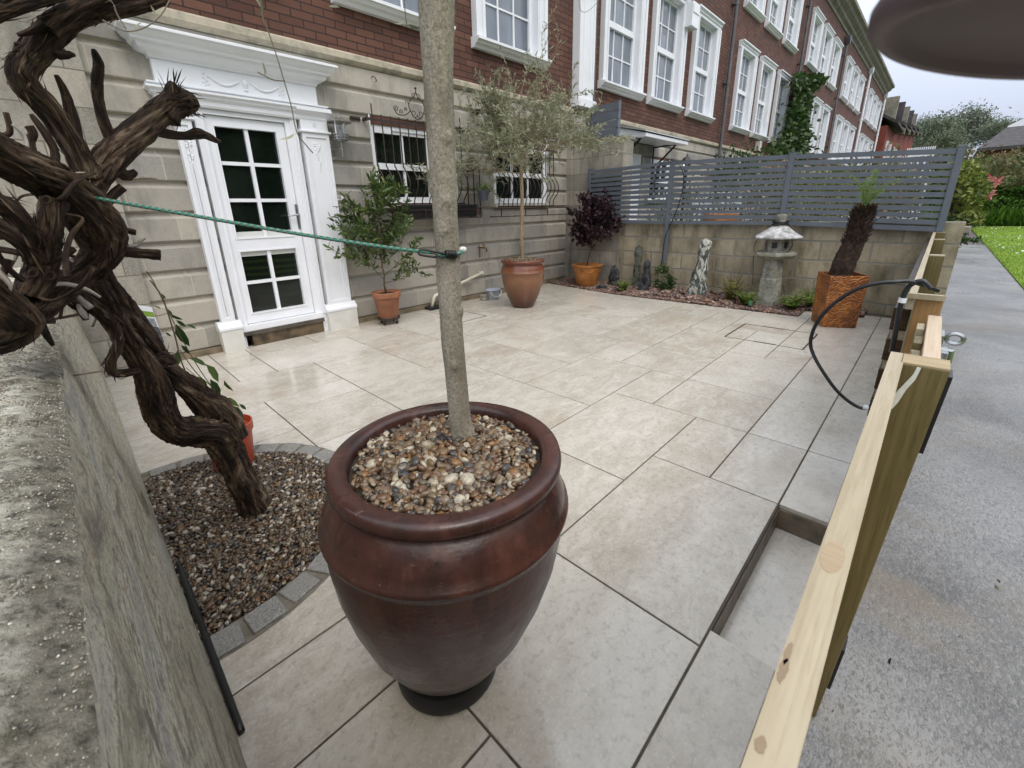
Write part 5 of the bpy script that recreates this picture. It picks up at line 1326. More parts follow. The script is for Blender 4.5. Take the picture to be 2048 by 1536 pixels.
# knot discs on the limbs
b = MB()
for (x, y, Y, r) in ((344, 166, 1.655, 0), (103, 562, 1.40, 0)): pass
for pts in ([(430, 838, 1.90), 14], [(67, 546, 1.385), 8], [(100, 552, 1.40), 9], [(92, 400, 1.385), 8]):
    (x, y, Y), r = pts; p = aty(x, y, Y); rr_ = pxr(p, r)
    dr_ = (EYE - p).normalized(); s1_ = dr_.orthogonal().normalized(); s2_ = dr_.cross(s1_)
    b.tube([p + (s1_ * math.cos(a) + s2_ * math.sin(a) * 0.8) * rr_ for a in [2 * math.pi * q / 20 for q in range(21)]], rr_ * 0.28, 8, cap=False)
b.build("knot", M_bark, vine, smooth=True)
FA = np.concatenate([f[0] for f in FL]); FD = np.concatenate([f[1] for f in FL]); FU = np.concatenate([f[2] for f in FL])
print("flakes", len(FA))
b = MB(); Ls = rng.uniform(0.012, 0.06, len(FA)); leaf_mesh(b, FA, FD, Ls, rng.uniform(0.0015, 0.006, len(FA)), up=FU * 3, curl=-0.05, fold=0.1)
t = NT("bark_flake"); t.col(t.ramp(t.island(), [(0, (0.008, 0.005, 0.003)), (0.5, (0.038, 0.022, 0.013)), (0.85, (0.095, 0.06, 0.038)), (1, (0.23, 0.17, 0.12))])).rough(0.85).spec(0.2)
tag(b.build("bark_flakes", t.m, vine), kind="stuff")
# ------------------------------------------------------------------ potted plants on the patio
M_terra = simple("terracotta", (0.30, 0.12, 0.062), 0.6, 6, 0.22, 0.2, 60)
M_terra_o = simple("orange_terracotta", (0.42, 0.17, 0.045), 0.5, 6, 0.3, 0.3, 30)
M_redpl = simple("red_plastic_pot", (0.40, 0.065, 0.03), 0.4, 4, 0.1)
def branchy(base, height, spread, nb, rs, r0, sx=1.0, sy=1.0, levels=2, start=0.15, top_bias=0.5):
    """trunk + side shoots; returns (MB of stems, leaf points, leaf directions)"""
    st = MB(); LP = []; LD = []
    base = Vector(base)
    pts = [base]; n = 10
    for k in range(n): pts.append(pts[-1] + Vector((rs.gauss(0, 0.012), rs.gauss(0, 0.012), height / n)))
    st.tube(pts, [r0 * (1 - 0.75 * k / n) for k in range(n + 1)], 7)
    for k in range(nb):
        f = start + (1 - start) * (k + 0.5) / nb
        i = min(n - 1, int(f * n)); p = pts[i].lerp(pts[i + 1], f * n - i)
        a = k * 2.4 + rs.uniform(-0.5, 0.5)
        el = rs.uniform(0.1, 0.9)
        L = spread * (1 - 0.55 * max(0, f - 0.35)) * rs.uniform(0.7, 1.15)
        d = Vector((math.cos(a) * sx, math.sin(a) * sy, el))
        q = [p]; m = 7
        for s in range(m):
            d = (d.normalized() + Vector((rs.gauss(0, 0.14), rs.gauss(0, 0.14), rs.gauss(0.06, 0.1)))).normalized()
            q.append(q[-1] + d * L / m * math.hypot(sx, sy) / 1.41)
        st.tube(q, [r0 * 0.4 * (1 - 0.75 * s / m) for s in range(m + 1)], 5)
        for s in range(2, m + 1):
            LP.append(q[s]); LD.append(d)
            if levels > 1 and s % 2 == 0:
                for e in range(2):
                    dd = (d + Vector((rs.gauss(0, 0.7), rs.gauss(0, 0.7), rs.gauss(0.2, 0.4)))).normalized(); z = [q[s]]
                    for g_ in range(4): dd = (dd + Vector((rs.gauss(0, 0.1), rs.gauss(0, 0.1), 0.05))).normalized(); z.append(z[-1] + dd * L * 0.1); LP.append(z[-1]); LD.append(dd)
                    st.tube(z, [r0 * 0.16] * 4 + [r0 * 0.06], 4)
    for k in range(3): LP.append(pts[-1]); LD.append(Vector((0, 0, 1)))
    return st, LP, LD
def expand(LP, LD, per, spread, jit, rs):
    P = []; D = []
    for p, d in zip(LP, LD):
        for k in range(per):
            P.append((p + Vector((rs.gauss(0, jit), rs.gauss(0, jit), rs.gauss(0, jit))))[:])
            D.append((Vector(d) + Vector((rs.gauss(0, spread), rs.gauss(0, spread), rs.gauss(0, spread))))[:])
    return np.array(P), np.array(D)

# bay bush in terracotta pot on a wheeled stand
c0 = (2.62, 4.62)
po = thing("plant_pot", "terracotta pot on a small wheeled stand beside the white door", "pot", (c0[0], c0[1], 0))
b = MB(); b.lathe([(0.001, 0.085), (0.112, 0.085), (0.116, 0.09), (0.152, 0.325), (0.158, 0.326), (0.168, 0.332), (0.172, 0.388), (0.168, 0.394), (0.155, 0.394), (0.15, 0.37), (0.001, 0.365)], c0 + (0,), 48, wob=0.01); b.build("pot_body", M_terra, po, smooth='auto')
b = MB(); b.lathe([(0.12, 0.062), (0.135, 0.062), (0.138, 0.084), (0.12, 0.084)], c0 + (0,), 24, closed=True)
for k in range(4):
    a = k * math.pi / 2 + 0.5; x, y = c0[0] + 0.105 * math.cos(a), c0[1] + 0.105 * math.sin(a)
    b.tube([(x, y, 0.065), (x + 0.01, y, 0.022)], 0.008, 6); b.tube([(x - 0.008, y, 0.02), (x + 0.012, y, 0.02)], 0.0195, 12)
b.build("wheeled_stand", M_iron, po, smooth='auto')
b = MB(); b.lathe([(0.001, 0.372), (0.152, 0.368)], c0 + (0,), 24); b.build("soil", M_soil, po)
rs = random.Random(11)
st, LP, LD = branchy((c0[0], c0[1] - 0.01, 0.36), 1.12, 0.50, 22, rs, 0.012, sx=1.25, sy=0.7, start=0.10)
sh = thing("bay_shrub", "leafy green bay shrub in the terracotta pot by the door", "shrub", (c0[0], c0[1], 0.37))
st.build("stem", M_stem, sh, smooth=True)
P, D = expand(LP, LD, 3, 0.75, 0.012, rs)
P[:, 1] = np.minimum(P[:, 1], 4.90)
b = MB(); Ls = rng.uniform(0.05, 0.095, len(P)); leaf_mesh(b, P, D, Ls, Ls * 0.36, curl=0.12); b.build("crown", M_bay, sh)

# second glazed pot with the standard olive
c2 = (4.36, 3.98)
t = NT("brown_ombre_glaze"); v = t.pos(); s3_ = t.n("ShaderNodeSeparateXYZ"); t.l(v, s3_.inputs[0])
zz = t.math('ADD', s3_.outputs[2], t.math('MULTIPLY', t.noise(t.scale(v, (1, 1, 0.5)), 7, 5), 0.16))
c = t.ramp(zz, [(0.08, (0.055, 0.018, 0.012)), (0.28, (0.14, 0.055, 0.028)), (0.48, (0.225, 0.105, 0.05)), (0.66, (0.16, 0.048, 0.024)), (0.74, (0.14, 0.042, 0.022))])
t.col(c).rough(0.17).spec(0.6); t.bump(t.noise(v, 25, 4), 0.15, 0.005); M_pot2 = t.m
po2 = thing("plant_pot", "glossy brown glazed urn holding the far standard olive tree", "pot", (c2[0], c2[1], 0))
b = MB(); b.lathe([(0.001, 0.0), (0.145, 0.0), (0.155, 0.015), (0.225, 0.17), (0.275, 0.32), (0.292, 0.42), (0.296, 0.475), (0.303, 0.482), (0.303, 0.492), (0.296, 0.50), (0.292, 0.53), (0.278, 0.565), (0.266, 0.59), (0.266, 0.60), (0.285, 0.607), (0.298, 0.622), (0.298, 0.642), (0.285, 0.652), (0.262, 0.652), (0.25, 0.64), (0.245, 0.60), (0.001, 0.59)], c2 + (0,), 72, wob=0.008); b.build("pot_body", M_pot2, po2, smooth=True)
b = MB(); P, S = fill(lambda x, y: (x - c2[0]) ** 2 + (y - c2[1]) ** 2 < 0.238 ** 2, (c2[0] - 0.25, c2[0] + 0.25, c2[1] - 0.25, c2[1] + 0.25), 0.026, 0.009, lambda x, y: 0.648, 0.012, 0.018); scatter(b, P, S)
tag(b.build("pebbles", M_peb, smooth=True), "pebbles topping the glossy brown urn of the far olive tree", "pebbles", kind="stuff")
o2 = thing("olive_tree", "standard olive tree with airy silver-green crown in the glossy brown urn", "tree", (c2[0], c2[1], 0.65))
rs = random.Random(21)
b = MB(); T0 = [Vector((c2[0] + 0.0, c2[1], 0.60)), Vector((c2[0] - 0.01, c2[1], 1.0)), Vector((c2[0] + 0.01, c2[1], 1.4)), Vector((c2[0], c2[1], 1.72)), Vector((c2[0] + 0.01, c2[1] - 0.01, 1.95))]
b.tube(T0, [0.029, 0.026, 0.024, 0.026, 0.016], 16, disp=bdisp(3, 0.35), sub=12); b.build("trunk", M_obark2, o2, smooth=True)
br = MB(); LP = []; LD = []
CC = Vector((c2[0] + 0.10, c2[1] - 0.02, 2.30))
def oshoot(p, d, L, r, lvl):
    q = [Vector(p)]; d = Vector(d).normalized(); n = 9
    for k in range(n):
        d = (d + Vector((rs.gauss(0, 0.13), rs.gauss(0, 0.13), rs.gauss(0.01, 0.11)))).normalized(); q.append(q[-1] + d * L / n)
    br.tube(q, [r * (1 - 0.8 * k / n) for k in range(n + 1)], 5)
    if lvl > 0:
        for k in range(2, n + 1):
            for e in range(2 if lvl == 2 else 2):
                if rs.random() < (0.72 if lvl == 2 else 0.22):
                    dd = d + Vector((rs.gauss(0, 0.8), rs.gauss(0, 0.8), rs.gauss(0.15, 0.55)))
                    oshoot(q[k], dd, L * rs.uniform(0.34, 0.62), r * 0.5, lvl - 1)
    if lvl < 2:
        for k in range(1, n + 1):
            for s in (-1, 1):
                LP.append(q[k]); LD.append((d * 0.9 + Vector((rs.gauss(0, 0.55), rs.gauss(0, 0.55), rs.gauss(0, 0.5)))).normalized())
for k in range(17):
    a = k * 2.4; el = rs.uniform(-0.05, 1.6)
    ff = 1.25 if el < 0.6 else 1.0
    oshoot(T0[3].lerp(T0[4], rs.random()) , (math.cos(a), math.sin(a), el), rs.uniform(0.60, 0.92) * ff, 0.008, 2)
for k in range(3): oshoot(T0[4] + Vector((0, 0, 0.1)), (rs.gauss(0.15, 0.25), rs.gauss(0, 0.2), 1.6), rs.uniform(0.7, 1.25), 0.006, 1)
br.build("branch", M_obark2, o2, smooth=True)
P = np.array([p[:] for p in LP]); D = np.array([d[:] for d in LD]); print("olive leaves", len(P))
b = MB(); Ls = rng.uniform(0.042, 0.078, len(P)); leaf_mesh(b, P, D, Ls, Ls * 0.19, curl=0.08); b.build("crown", M_olive, o2)

# dark red maple-like shrub in an orange bowl
c3 = (6.27, 4.22)
po = thing("plant_pot", "orange terracotta pot in the far corner holding the dark red shrub", "pot", (c3[0], c3[1], 0.02))
b = MB(); b.lathe([(0.001, 0.02), (0.16, 0.02), (0.18, 0.05), (0.235, 0.33), (0.24, 0.345), (0.262, 0.35), (0.265, 0.372), (0.25, 0.376), (0.235, 0.36), (0.001, 0.34)], c3 + (0,), 48, wob=0.01)
for k in range(6):
    a0 = k * math.pi / 3 + 0.3
    sw = [Vector((c3[0] + (0.235 - 0.018 * math.sin(math.pi * s / 8)) * math.cos(a0 + s / 8 * 1.0), c3[1] + (0.235 - 0.018 * math.sin(math.pi * s / 8)) * math.sin(a0 + s / 8 * 1.0), 0.31 - 0.055 * math.sin(math.pi * s / 8))) for s in range(9)]
    b.tube(sw, 0.009, 6)
b.build("pot_body", M_terra_o, po, smooth='auto')
sh = thing("red_shrub", "dark purple-red leaved shrub in the orange pot against the end of the slatted fence", "shrub", (c3[0], c3[1], 0.35))
rs = random.Random(5)
st, LP, LD = branchy((c3[0], c3[1], 0.34), 0.88, 0.52, 22, rs, 0.013, sx=0.8, sy=1.15, start=0.3)
st.build("stem", M_stem, sh, smooth=True)
P, D = expand(LP, LD, 3, 0.9, 0.028, rs); P[:, 0] = np.minimum(P[:, 0], 6.57)
P[:, 1] = np.minimum(P[:, 1], 4.85)
b = MB(); Ls = rng.uniform(0.045, 0.085, len(P)); leaf_mesh(b, P, D, Ls, Ls * 0.75, curl=0.2); b.build("crown", M_maple, sh)

# upright slate rocks
def rock(label, base, h, wx, wy, mat, seed, lean=(0, 0), tip=0.35):
    V = []; F = []; n = 20; m = 26
    for j in range(m + 1):
        f = j / m; z = f * h
        s = (1 - f) ** tip * (0.95 + 0.15 * math.sin(f * 5 + seed)) if f < 1 else 0.05
        s = max(s, 0.12)
        for i in range(n):
            a = 2 * math.pi * i / n
            q = 1 + 0.40 * noise.noise(Vector((math.cos(a) * 1.6 + seed, math.sin(a) * 1.6, f * 3))) + 0.22 * noise.noise(Vector((math.cos(a) * 4, math.sin(a) * 4 + seed, f * 9))) + 0.10 * noise.noise(Vector((math.cos(a) * 9, math.sin(a) * 9 + seed, f * 24)))
            ca, sa = math.cos(a), math.sin(a); e = 0.75
            V.append((base[0] + wx * s * q * math.copysign(abs(ca) ** e, ca) + lean[0] * f, base[1] + wy * s * q * math.copysign(abs(sa) ** e, sa) + lean[1] * f, base[2] + z + (0.03 * noise.noise(Vector((ca * 2, sa * 2, seed))) if f == 1 else 0)))
    for j in range(m):
        for i in range(n): F.append((j * n + i, j * n + (i + 1) % n, (j + 1) * n + (i + 1) % n, (j + 1) * n + i))
    F.append(tuple(m * n + i for i in range(n)))
    b = MB(); b.add(V, F); return tag(b.build("standing_stone", mat, smooth='auto'), label, "rock", "upright stones in the border along the garden wall")
t = NT("white_veined_green_rock"); v = t.pos()
f = t.noise(t.scale(v, (1, 1, 0.45)), 13, 7, 0.68, 1.4)
t.col(t.mix(t.ramp(f, [(0.49, 0.0), (0.55, 1.0)]), t.ramp(t.noise(v, 30, 4), [(0.35, (0.03, 0.042, 0.038)), (0.65, (0.10, 0.125, 0.11))]), (0.52, 0.51, 0.45))).rough(0.5); t.bump(t.noise(v, 40, 5), 0.8, 0.01); M_rockG = t.m
M_rockD = simple("dark_slate", (0.045, 0.048, 0.055), 0.5, 14, 0.6, 0.9, 40, bd=0.02)
M_rockM = simple("mossy_slate", (0.10, 0.11, 0.085), 0.6, 14, 0.6, 0.9, 40, bd=0.02)
rock("tall dark green standing stone streaked with white, midway along the border", (6.33, 2.36, 0.0), 0.84, 0.055, 0.105, M_rockG, 1.0, (0.03, -0.055), 0.12)
rock("squat pointed dark slate stone behind the small green fern", (6.38, 3.19, 0.0), 0.50, 0.06, 0.10, M_rockD, 2.0, (0.0, -0.02), 0.35)
rock("tall thin mossy slate stone behind the squat dark one", (6.52, 3.42, 0.0), 0.70, 0.04, 0.07, M_rockM, 3.0, (0.03, 0.0), 0.15)
rock("low broad dark slate stone next to the orange pot", (6.45, 3.78, 0.0), 0.36, 0.06, 0.13, M_rockD, 4.0, (0, 0.02), 0.5)
rock("small black lump of slate between the orange pot and the fern", (6.12, 3.82, -0.01), 0.12, 0.09, 0.10, M_rockD, 5.0, (0, 0), 0.6)

# small ferns and a green bush in the border
def frond(b, p, d, L, W, n=14, droop=0.5, curl_tip=False):
    p = Vector(p); d = Vector(d).normalized(); pts = [p]
    for k in range(n): d = (d + Vector((0, 0, -droop / n))).normalized(); pts.append(pts[-1] + d * L / n)
    P = []; D = []; Wd = []
    for k in range(1, n + 1):
        tt = (pts[k] - pts[k - 1]).normalized(); s = tt.cross(Vector((0, 0, 1)))
        s = s.normalized() if s.length > 1e-3 else Vector((1, 0, 0))
        f = k / n; wv = W * (math.sin(math.pi * min(1, 0.12 + 0.86 * f)) ** 0.7)
        for sg in (-1, 1): P.append(pts[k][:]); D.append((s * sg + tt * 0.45)[:]); Wd.append(max(0.008, wv))
    leaf_mesh(b, np.array(P), np.array(D), np.array(Wd), np.maximum(np.array(Wd) * 0.30, 0.004), curl=0.1, up=np.tile([0, 0, 1.0], (len(P), 1)))
    return pts
def fern(label, x, y, z, n, L, mat, seed, W=0.05, el=0.9):
    rs = random.Random(seed); b = MB(); st = MB()
    for k in range(n):
        a = k * 2.4 + rs.uniform(-0.3, 0.3)
        pts = frond(b, (x, y, z), (math.cos(a), math.sin(a), rs.uniform(el * 0.5, el * 1.6)), L * rs.uniform(0.7, 1.1), W, 12, 1.1)
        st.tube(pts, 0.0022, 4)
    f = thing("fern", label, "fern", (x, y, z), "small ferns along the border")
    b.build("frond", mat, f); st.build("stalk", M_stem, f)
fern("bright green little fern at the foot of the squat dark stone", 6.10, 3.42, 0.0, 26, 0.25, M_fern2, 1, 0.05, 2.4)
fern("yellowing feathery fern just left of the stone lantern", 6.28, 1.86, 0.02, 18, 0.46, M_fernY, 2, 0.07, 2.6)
fern("green fern with a plant tag at the left foot of the stone lantern", 6.14, 1.64, 0.0, 30, 0.27, M_fern2, 3, 0.055, 2.2)
fern("fresh green fern at the right foot of the stone lantern", 6.24, 1.13, 0.0, 34, 0.30, M_fern2, 4, 0.055, 2.2)
fern("darker fern between the lantern and the square orange planter", 6.42, 0.98, 0.02, 18, 0.34, M_fern2, 5, 0.055, 2.4)
b = MB(); q = atx(1501, 606, 6.05); b.box(q.x, q.x + 0.003, q.y - 0.022, q.y + 0.022, q.z - 0.03, q.z + 0.03); tag(b.build("plant_tag", simple("green_plant_label", (0.10, 0.36, 0.20), 0.4)), "small green plant tag in front of the fern left of the lantern", "plant tag")
rs = random.Random(8)
def bush(name, label, cat, c, r, n, mat, L, asp, group=None, stem=True, seed=1, lump=0.5, hollow=0.55):
    """leafy mass of many small leaves spread in lumpy clusters"""
    rg = np.random.default_rng(seed)
    o = thing(name, label, cat, (c[0], c[1], c[2] - r[2]), group)
    K = max(10, n // 60)
    u = rg.normal(0, 1, (K, 3)); u /= np.linalg.norm(u, axis=1, keepdims=True)
    cl = u * (rg.uniform(hollow, 1.0, (K, 1)) ** 0.6) * np.array(r) * rg.uniform(0.75, 1.12, (K, 1)) + np.array(c)
    idx = rg.integers(0, K, n)
    P = cl[idx] + rg.normal(0, 1, (n, 3)) * np.array(r) * lump * 0.30
    D = rg.normal(0, 1, (n, 3)) + (P - np.array(c)) / np.array(r) * 0.8 + np.array([0, 0, 0.3])
    b = MB(); Ls = rg.uniform(L * 0.7, L * 1.25, n)
    leaf_mesh(b, P, D, Ls, Ls * asp, curl=0.15)
    b.build("foliage", mat, o)
    if stem:
        s = MB(); base = Vector((c[0], c[1], c[2] - r[2]))
        for k in range(min(K, 26)):
            e = Vector(cl[k]); s.tube([base, base.lerp(e, 0.5) + Vector((0, 0, r[2] * 0.15)), e], [0.012 * max(r), 0.008 * max(r), 0.003 * max(r)], 5, sub=3)
        s.build("stem", M_stem, o)
    return o
bush("bush", "small leafy green bush beside the squat dark stone under the cable", "bush", (6.45, 2.93, 0.19), (0.12, 0.17, 0.20), 1000, M_dkleaf, 0.036, 0.6, seed=4)

# stone lantern
t = NT("lichened_lantern_stone"); v = t.pos()
n1 = t.noise(v, 14, 6, 0.7); c = t.ramp(n1, [(0.34, (0.13, 0.13, 0.105)), (0.5, (0.25, 0.25, 0.215)), (0.64, (0.40, 0.39, 0.35))])
c = t.mix(t.ramp(t.noise(v, 7, 5), [(0.55, 0.0), (0.7, 0.6)]), c, (0.22, 0.20, 0.09))
t.col(c).rough(0.75); t.bump(t.noise(v, 60, 5), 0.5, 0.006); M_lant = t.m
t = NT("pale_roof_stone"); v = t.pos(); c = t.ramp(t.noise(v, 12, 6, 0.7), [(0.36, (0.20, 0.20, 0.19)), (0.5, (0.42, 0.42, 0.42)), (0.62, (0.60, 0.60, 0.61))]); t.col(c).rough(0.7); t.bump(t.noise(v, 60, 5), 0.5, 0.006); M_lroof = t.m
LX, LY = 6.36, 1.43
ln = thing("stone_lantern", "Japanese style stone lantern with a wide pale roof standing in the border", "lantern", (LX, LY, 0))
def hexa(b, prof, n=6, rot=0.3, sc=(1, 1)):
    V = []; F = []
    for (r, z) in prof:
        for k in range(n): a = 2 * math.pi * k / n + rot; V.append((LX + r * math.cos(a) * sc[0], LY + r * math.sin(a) * sc[1], z))
    m = len(prof)
    for j in range(m - 1):
        for k in range(n): F.append((j * n + k, j * n + (k + 1) % n, (j + 1) * n + (k + 1) % n, (j + 1) * n + k))
    F.append(tuple(range(n - 1, -1, -1))); F.append(tuple((m - 1) * n + k for k in range(n))); b.add(V, F)
b = MB(); hexa(b, [(0.165, 0.0), (0.150, 0.05), (0.148, 0.12), (0.135, 0.14), (0.132, 0.36), (0.118, 0.37), (0.112, 0.61)], 4, 0.55); b.build("pillar", M_lant, ln, bevel=0.008)
b = MB(); hexa(b, [(0.12, 0.60), (0.235, 0.655), (0.25, 0.665), (0.25, 0.70), (0.235, 0.705), (0.16, 0.705)], 6, 0.3); b.build("platform", M_lant, ln, bevel=0.006)
b = MB(); hexa(b, [(0.145, 0.705), (0.135, 0.715), (0.135, 0.865), (0.15, 0.87)], 6, 0.55)
fb = b.build("fire_box", M_lant, ln, bevel=0.004)
for k in range(6):
    a = 2 * math.pi * (k + 0.5) / 6 + 0.55; rr_ = 0.135 * math.cos(math.pi / 6)
    M_ = Matrix.Translation((LX, LY, 0)) @ Matrix.Rotation(a, 4, 'Z')
    b = MB(); b.box(rr_ - 0.01, rr_ + 0.003, -0.03, 0.03, 0.755, 0.83, M_); b.build("opening", M_black, fb)
b = MB()
for k in range(6):
    a = 2 * math.pi * (k + 0.5) / 6 + 0.55; rr_ = 0.135 * math.cos(math.pi / 6)
    M_ = Matrix.Translation((LX, LY, 0)) @ Matrix.Rotation(a, 4, 'Z')
    for (p, q, r_, s_) in ((-0.04, 0.04, 0.745, 0.755), (-0.04, 0.04, 0.83, 0.84), (-0.04, -0.03, 0.755, 0.83), (0.03, 0.04, 0.755, 0.83)): b.box(rr_ - 0.005, rr_ + 0.009, p, q, r_, s_, M_)
b.build("window_frame", M_lant, fb)
b = MB(); hexa(b, [(0.20, 0.868), (0.285, 0.872), (0.292, 0.885), (0.285, 0.90), (0.235, 0.925), (0.17, 0.965), (0.10, 1.015), (0.08, 1.03)], 6, 0.3); b.build("roof", M_lroof, ln, bevel=0.006)
b = MB(); b.lathe([(0.001, 1.02), (0.06, 1.02), (0.055, 1.06), (0.062, 1.10), (0.063, 1.145), (0.055, 1.16), (0.001, 1.163)], (LX, LY, 0), 20, wob=0.06); b.build("finial", M_lant, ln, smooth='auto')
b = MB()
for k in range(5):
    r_ = 0.085 + 0.01 * math.sin(k * 2.0); z_ = 1.035 + 0.010 * k
    b.tube([(LX + r_ * math.cos(a), LY + r_ * math.sin(a), z_ + 0.008 * math.sin(2 * a + k)) for a in [2 * math.pi * q / 24 for q in range(25)]], 0.006, 6, cap=False)
b.tube([(LX - 0.13, LY + 0.20, 0.87), (LX - 0.15, LY + 0.22, 0.78), (LX - 0.14, LY + 0.215, 0.70)], 0.004, 5, sub=4); b.tube([(LX - 0.1, LY - 0.17, 0.87), (LX - 0.12, LY - 0.19, 0.79), (LX - 0.12, LY - 0.15, 0.71)], 0.006, 5, sub=4)
b.tube([(LX - 0.14, LY + 0.215, 0.66), (LX - 0.13, LY + 0.20, 0.5), (LX - 0.12, LY + 0.18, 0.30)], 0.004, 5, sub=4); b.tube([(LX + 0.05, LY - 0.13, 0.28), (LX, LY - 0.20, 0.12), (LX, LY - 0.21, 0.02)], 0.007, 5, sub=4)
tag(b.build("lantern_cable", M_black, smooth=True), "coil of black lighting cable wound round the neck of the stone lantern", "cable")

# square orange planter with the tree fern
t = NT("rust_orange_glaze"); v = t.pos()
wv = t.n("ShaderNodeTexWave"); wv.wave_type = 'BANDS'; wv.bands_direction = 'Z'; t.l(v, wv.inputs["Vector"]); wv.inputs["Scale"].default_value = 5; wv.inputs["Distortion"].default_value = 16; wv.inputs["Detail"].default_value = 4; wv.inputs["Detail Scale"].default_value = 2.6
n1 = t.noise(v, 6, 6, 0.7)
c = t.ramp(n1, [(0.30, (0.09, 0.032, 0.012)), (0.45, (0.26, 0.085, 0.02)), (0.58, (0.42, 0.15, 0.03)), (0.72, (0.50, 0.22, 0.06))])
c = t.mix(t.ramp(wv.outputs["Fac"], [(0.1, 0.45), (0.45, 0.0)]), c, (0.13, 0.05, 0.02)); t.col(c).rough(0.45); t.bump(wv.outputs["Fac"], 0.7, 0.012); M_rust = t.m
sq = [(5.59, 0.60), (5.74, 0.875), (6.02, 0.72), (5.87, 0.42)]
FL = atz(1655, 655); LL = atz(1610, 641); RR = atz(1706, 657)
ux = Vector((RR.x - FL.x, RR.y - FL.y, 0)); uy = Vector((LL.x - FL.x, LL.y - FL.y, 0))
# planter corners: near corner on the camera side, one side face to the left, broad face to the right
cN = Vector((5.555, 0.705, 0)); a_r = math.radians(-62); W_ = 0.33
er = Vector((math.cos(a_r), math.sin(a_r), 0)); el_ = Vector((-er.y, er.x, 0))
def sqp(s, z, off=0.0):
    c_ = cN + er * W_ / 2 + el_ * W_ / 2
    h = W_ / 2 * s
    return [(c_ + er * (-h) + el_ * (-h)) + Vector((0, 0, z)), (c_ + er * h + el_ * (-h)) + Vector((0, 0, z)), (c_ + er * h + el_ * h) + Vector((0, 0, z)), (c_ + er * (-h) + el_ * h) + Vector((0, 0, z))]
b = MB(); L_ = [sqp(0.93, 0.0), sqp(0.96, 0.03), sqp(1.05, 0.555), sqp(1.0, 0.558), sqp(0.96, 0.50), sqp(0.9, 0.49)]
V = [p for l in L_ for p in l]; F = [tuple([3, 2, 1, 0])]
for j in range(5):
    for k in range(4): F.append((j * 4 + k, j * 4 + (k + 1) % 4, (j + 1) * 4 + (k + 1) % 4, (j + 1) * 4 + k))
F.append((20, 21, 22, 23)); b.add(V, F)
pq = thing("planter", "square rust-orange textured planter with the tree fern in it", "planter", (5.75, 0.55, 0)); b.build("planter_body", M_rust, pq, bevel=0.008)
b = MB(); s4 = sqp(0.93, 0.51); b.add(s4, [(0, 1, 2, 3)]); b.build("soil", M_soil, pq)
fc = cN + er * W_ * 0.46 + el_ * W_ * 0.5
tf = thing("tree_fern", "young tree fern with shaggy dark trunk and fresh green fronds in the orange planter", "tree fern", (fc.x, fc.y, 0.5))
M_tf = simple("tree_fern_fibre", (0.050, 0.026, 0.016), 0.85, 30, 0.5, 0.9, 120, bd=0.02)
path = [aty_ for aty_ in [Vector((fc.x, fc.y + 0.01, 0.46)), Vector((fc.x, fc.y - 0.0, 0.62)), Vector((fc.x + 0.01, fc.y - 0.03, 0.80)), Vector((fc.x + 0.02, fc.y - 0.06, 0.98)), Vector((fc.x + 0.02, fc.y - 0.07, 1.14)), Vector((fc.x + 0.02, fc.y - 0.075, 1.22))]]
b = MB(); b.tube(path, [0.098, 0.100, 0.092, 0.088, 0.080, 0.05], 40, disp=bdisp(9, 0.8), sub=14); b.build("trunk", M_tf, tf, smooth=True)
b = MB(); P = []; D = []
PP_, QQ_ = smooth_path(path, [0.098, 0.100, 0.092, 0.088, 0.082, 0.05], 20)
rs = random.Random(4)
for k in range(1500):
    i = int((rs.random() ** 0.6) * (len(PP_) - 1)); a = rs.uniform(0, 6.283); up_ = i / len(PP_)
    P.append((PP_[i] + Vector((math.cos(a), math.sin(a), 0)) * QQ_[i] * 0.95)[:]); D.append((math.cos(a) * 0.55, math.sin(a) * 0.55, 0.8 if up_ > 0.45 else -0.7))
P = np.array(P); Ls = np.where(P[:, 2] > 0.85, rng.uniform(0.03, 0.075, len(P)), rng.uniform(0.01, 0.03, len(P)))
leaf_mesh(b, P, np.array(D) + rng.normal(0, 0.2, (len(P), 3)), Ls, Ls * 0.13 + 0.001); b.build("fibre", M_tf, tf)
b = MB(); P = []; D = []; 
for k in range(46): a = rs.uniform(0, 6.283); r_ = rs.uniform(0.02, 0.065); P.append((path[-1] + Vector((math.cos(a) * r_, math.sin(a) * r_, -0.05)))[:]); D.append((math.cos(a) * 0.3, math.sin(a) * 0.3, 1))
leaf_mesh(b, np.array(P), np.array(D), rng.uniform(0.06, 0.12, 46), 0.012); b.build("stub", leafmat("golden_stub", [(0, (0.14, 0.05, 0.02)), (0.6, (0.36, 0.26, 0.04)), (1, (0.45, 0.36, 0.06))], 0.5, 0.1), tf)
b = MB(); st = MB(); tp = path[-1] + Vector((0, 0, 0.0))
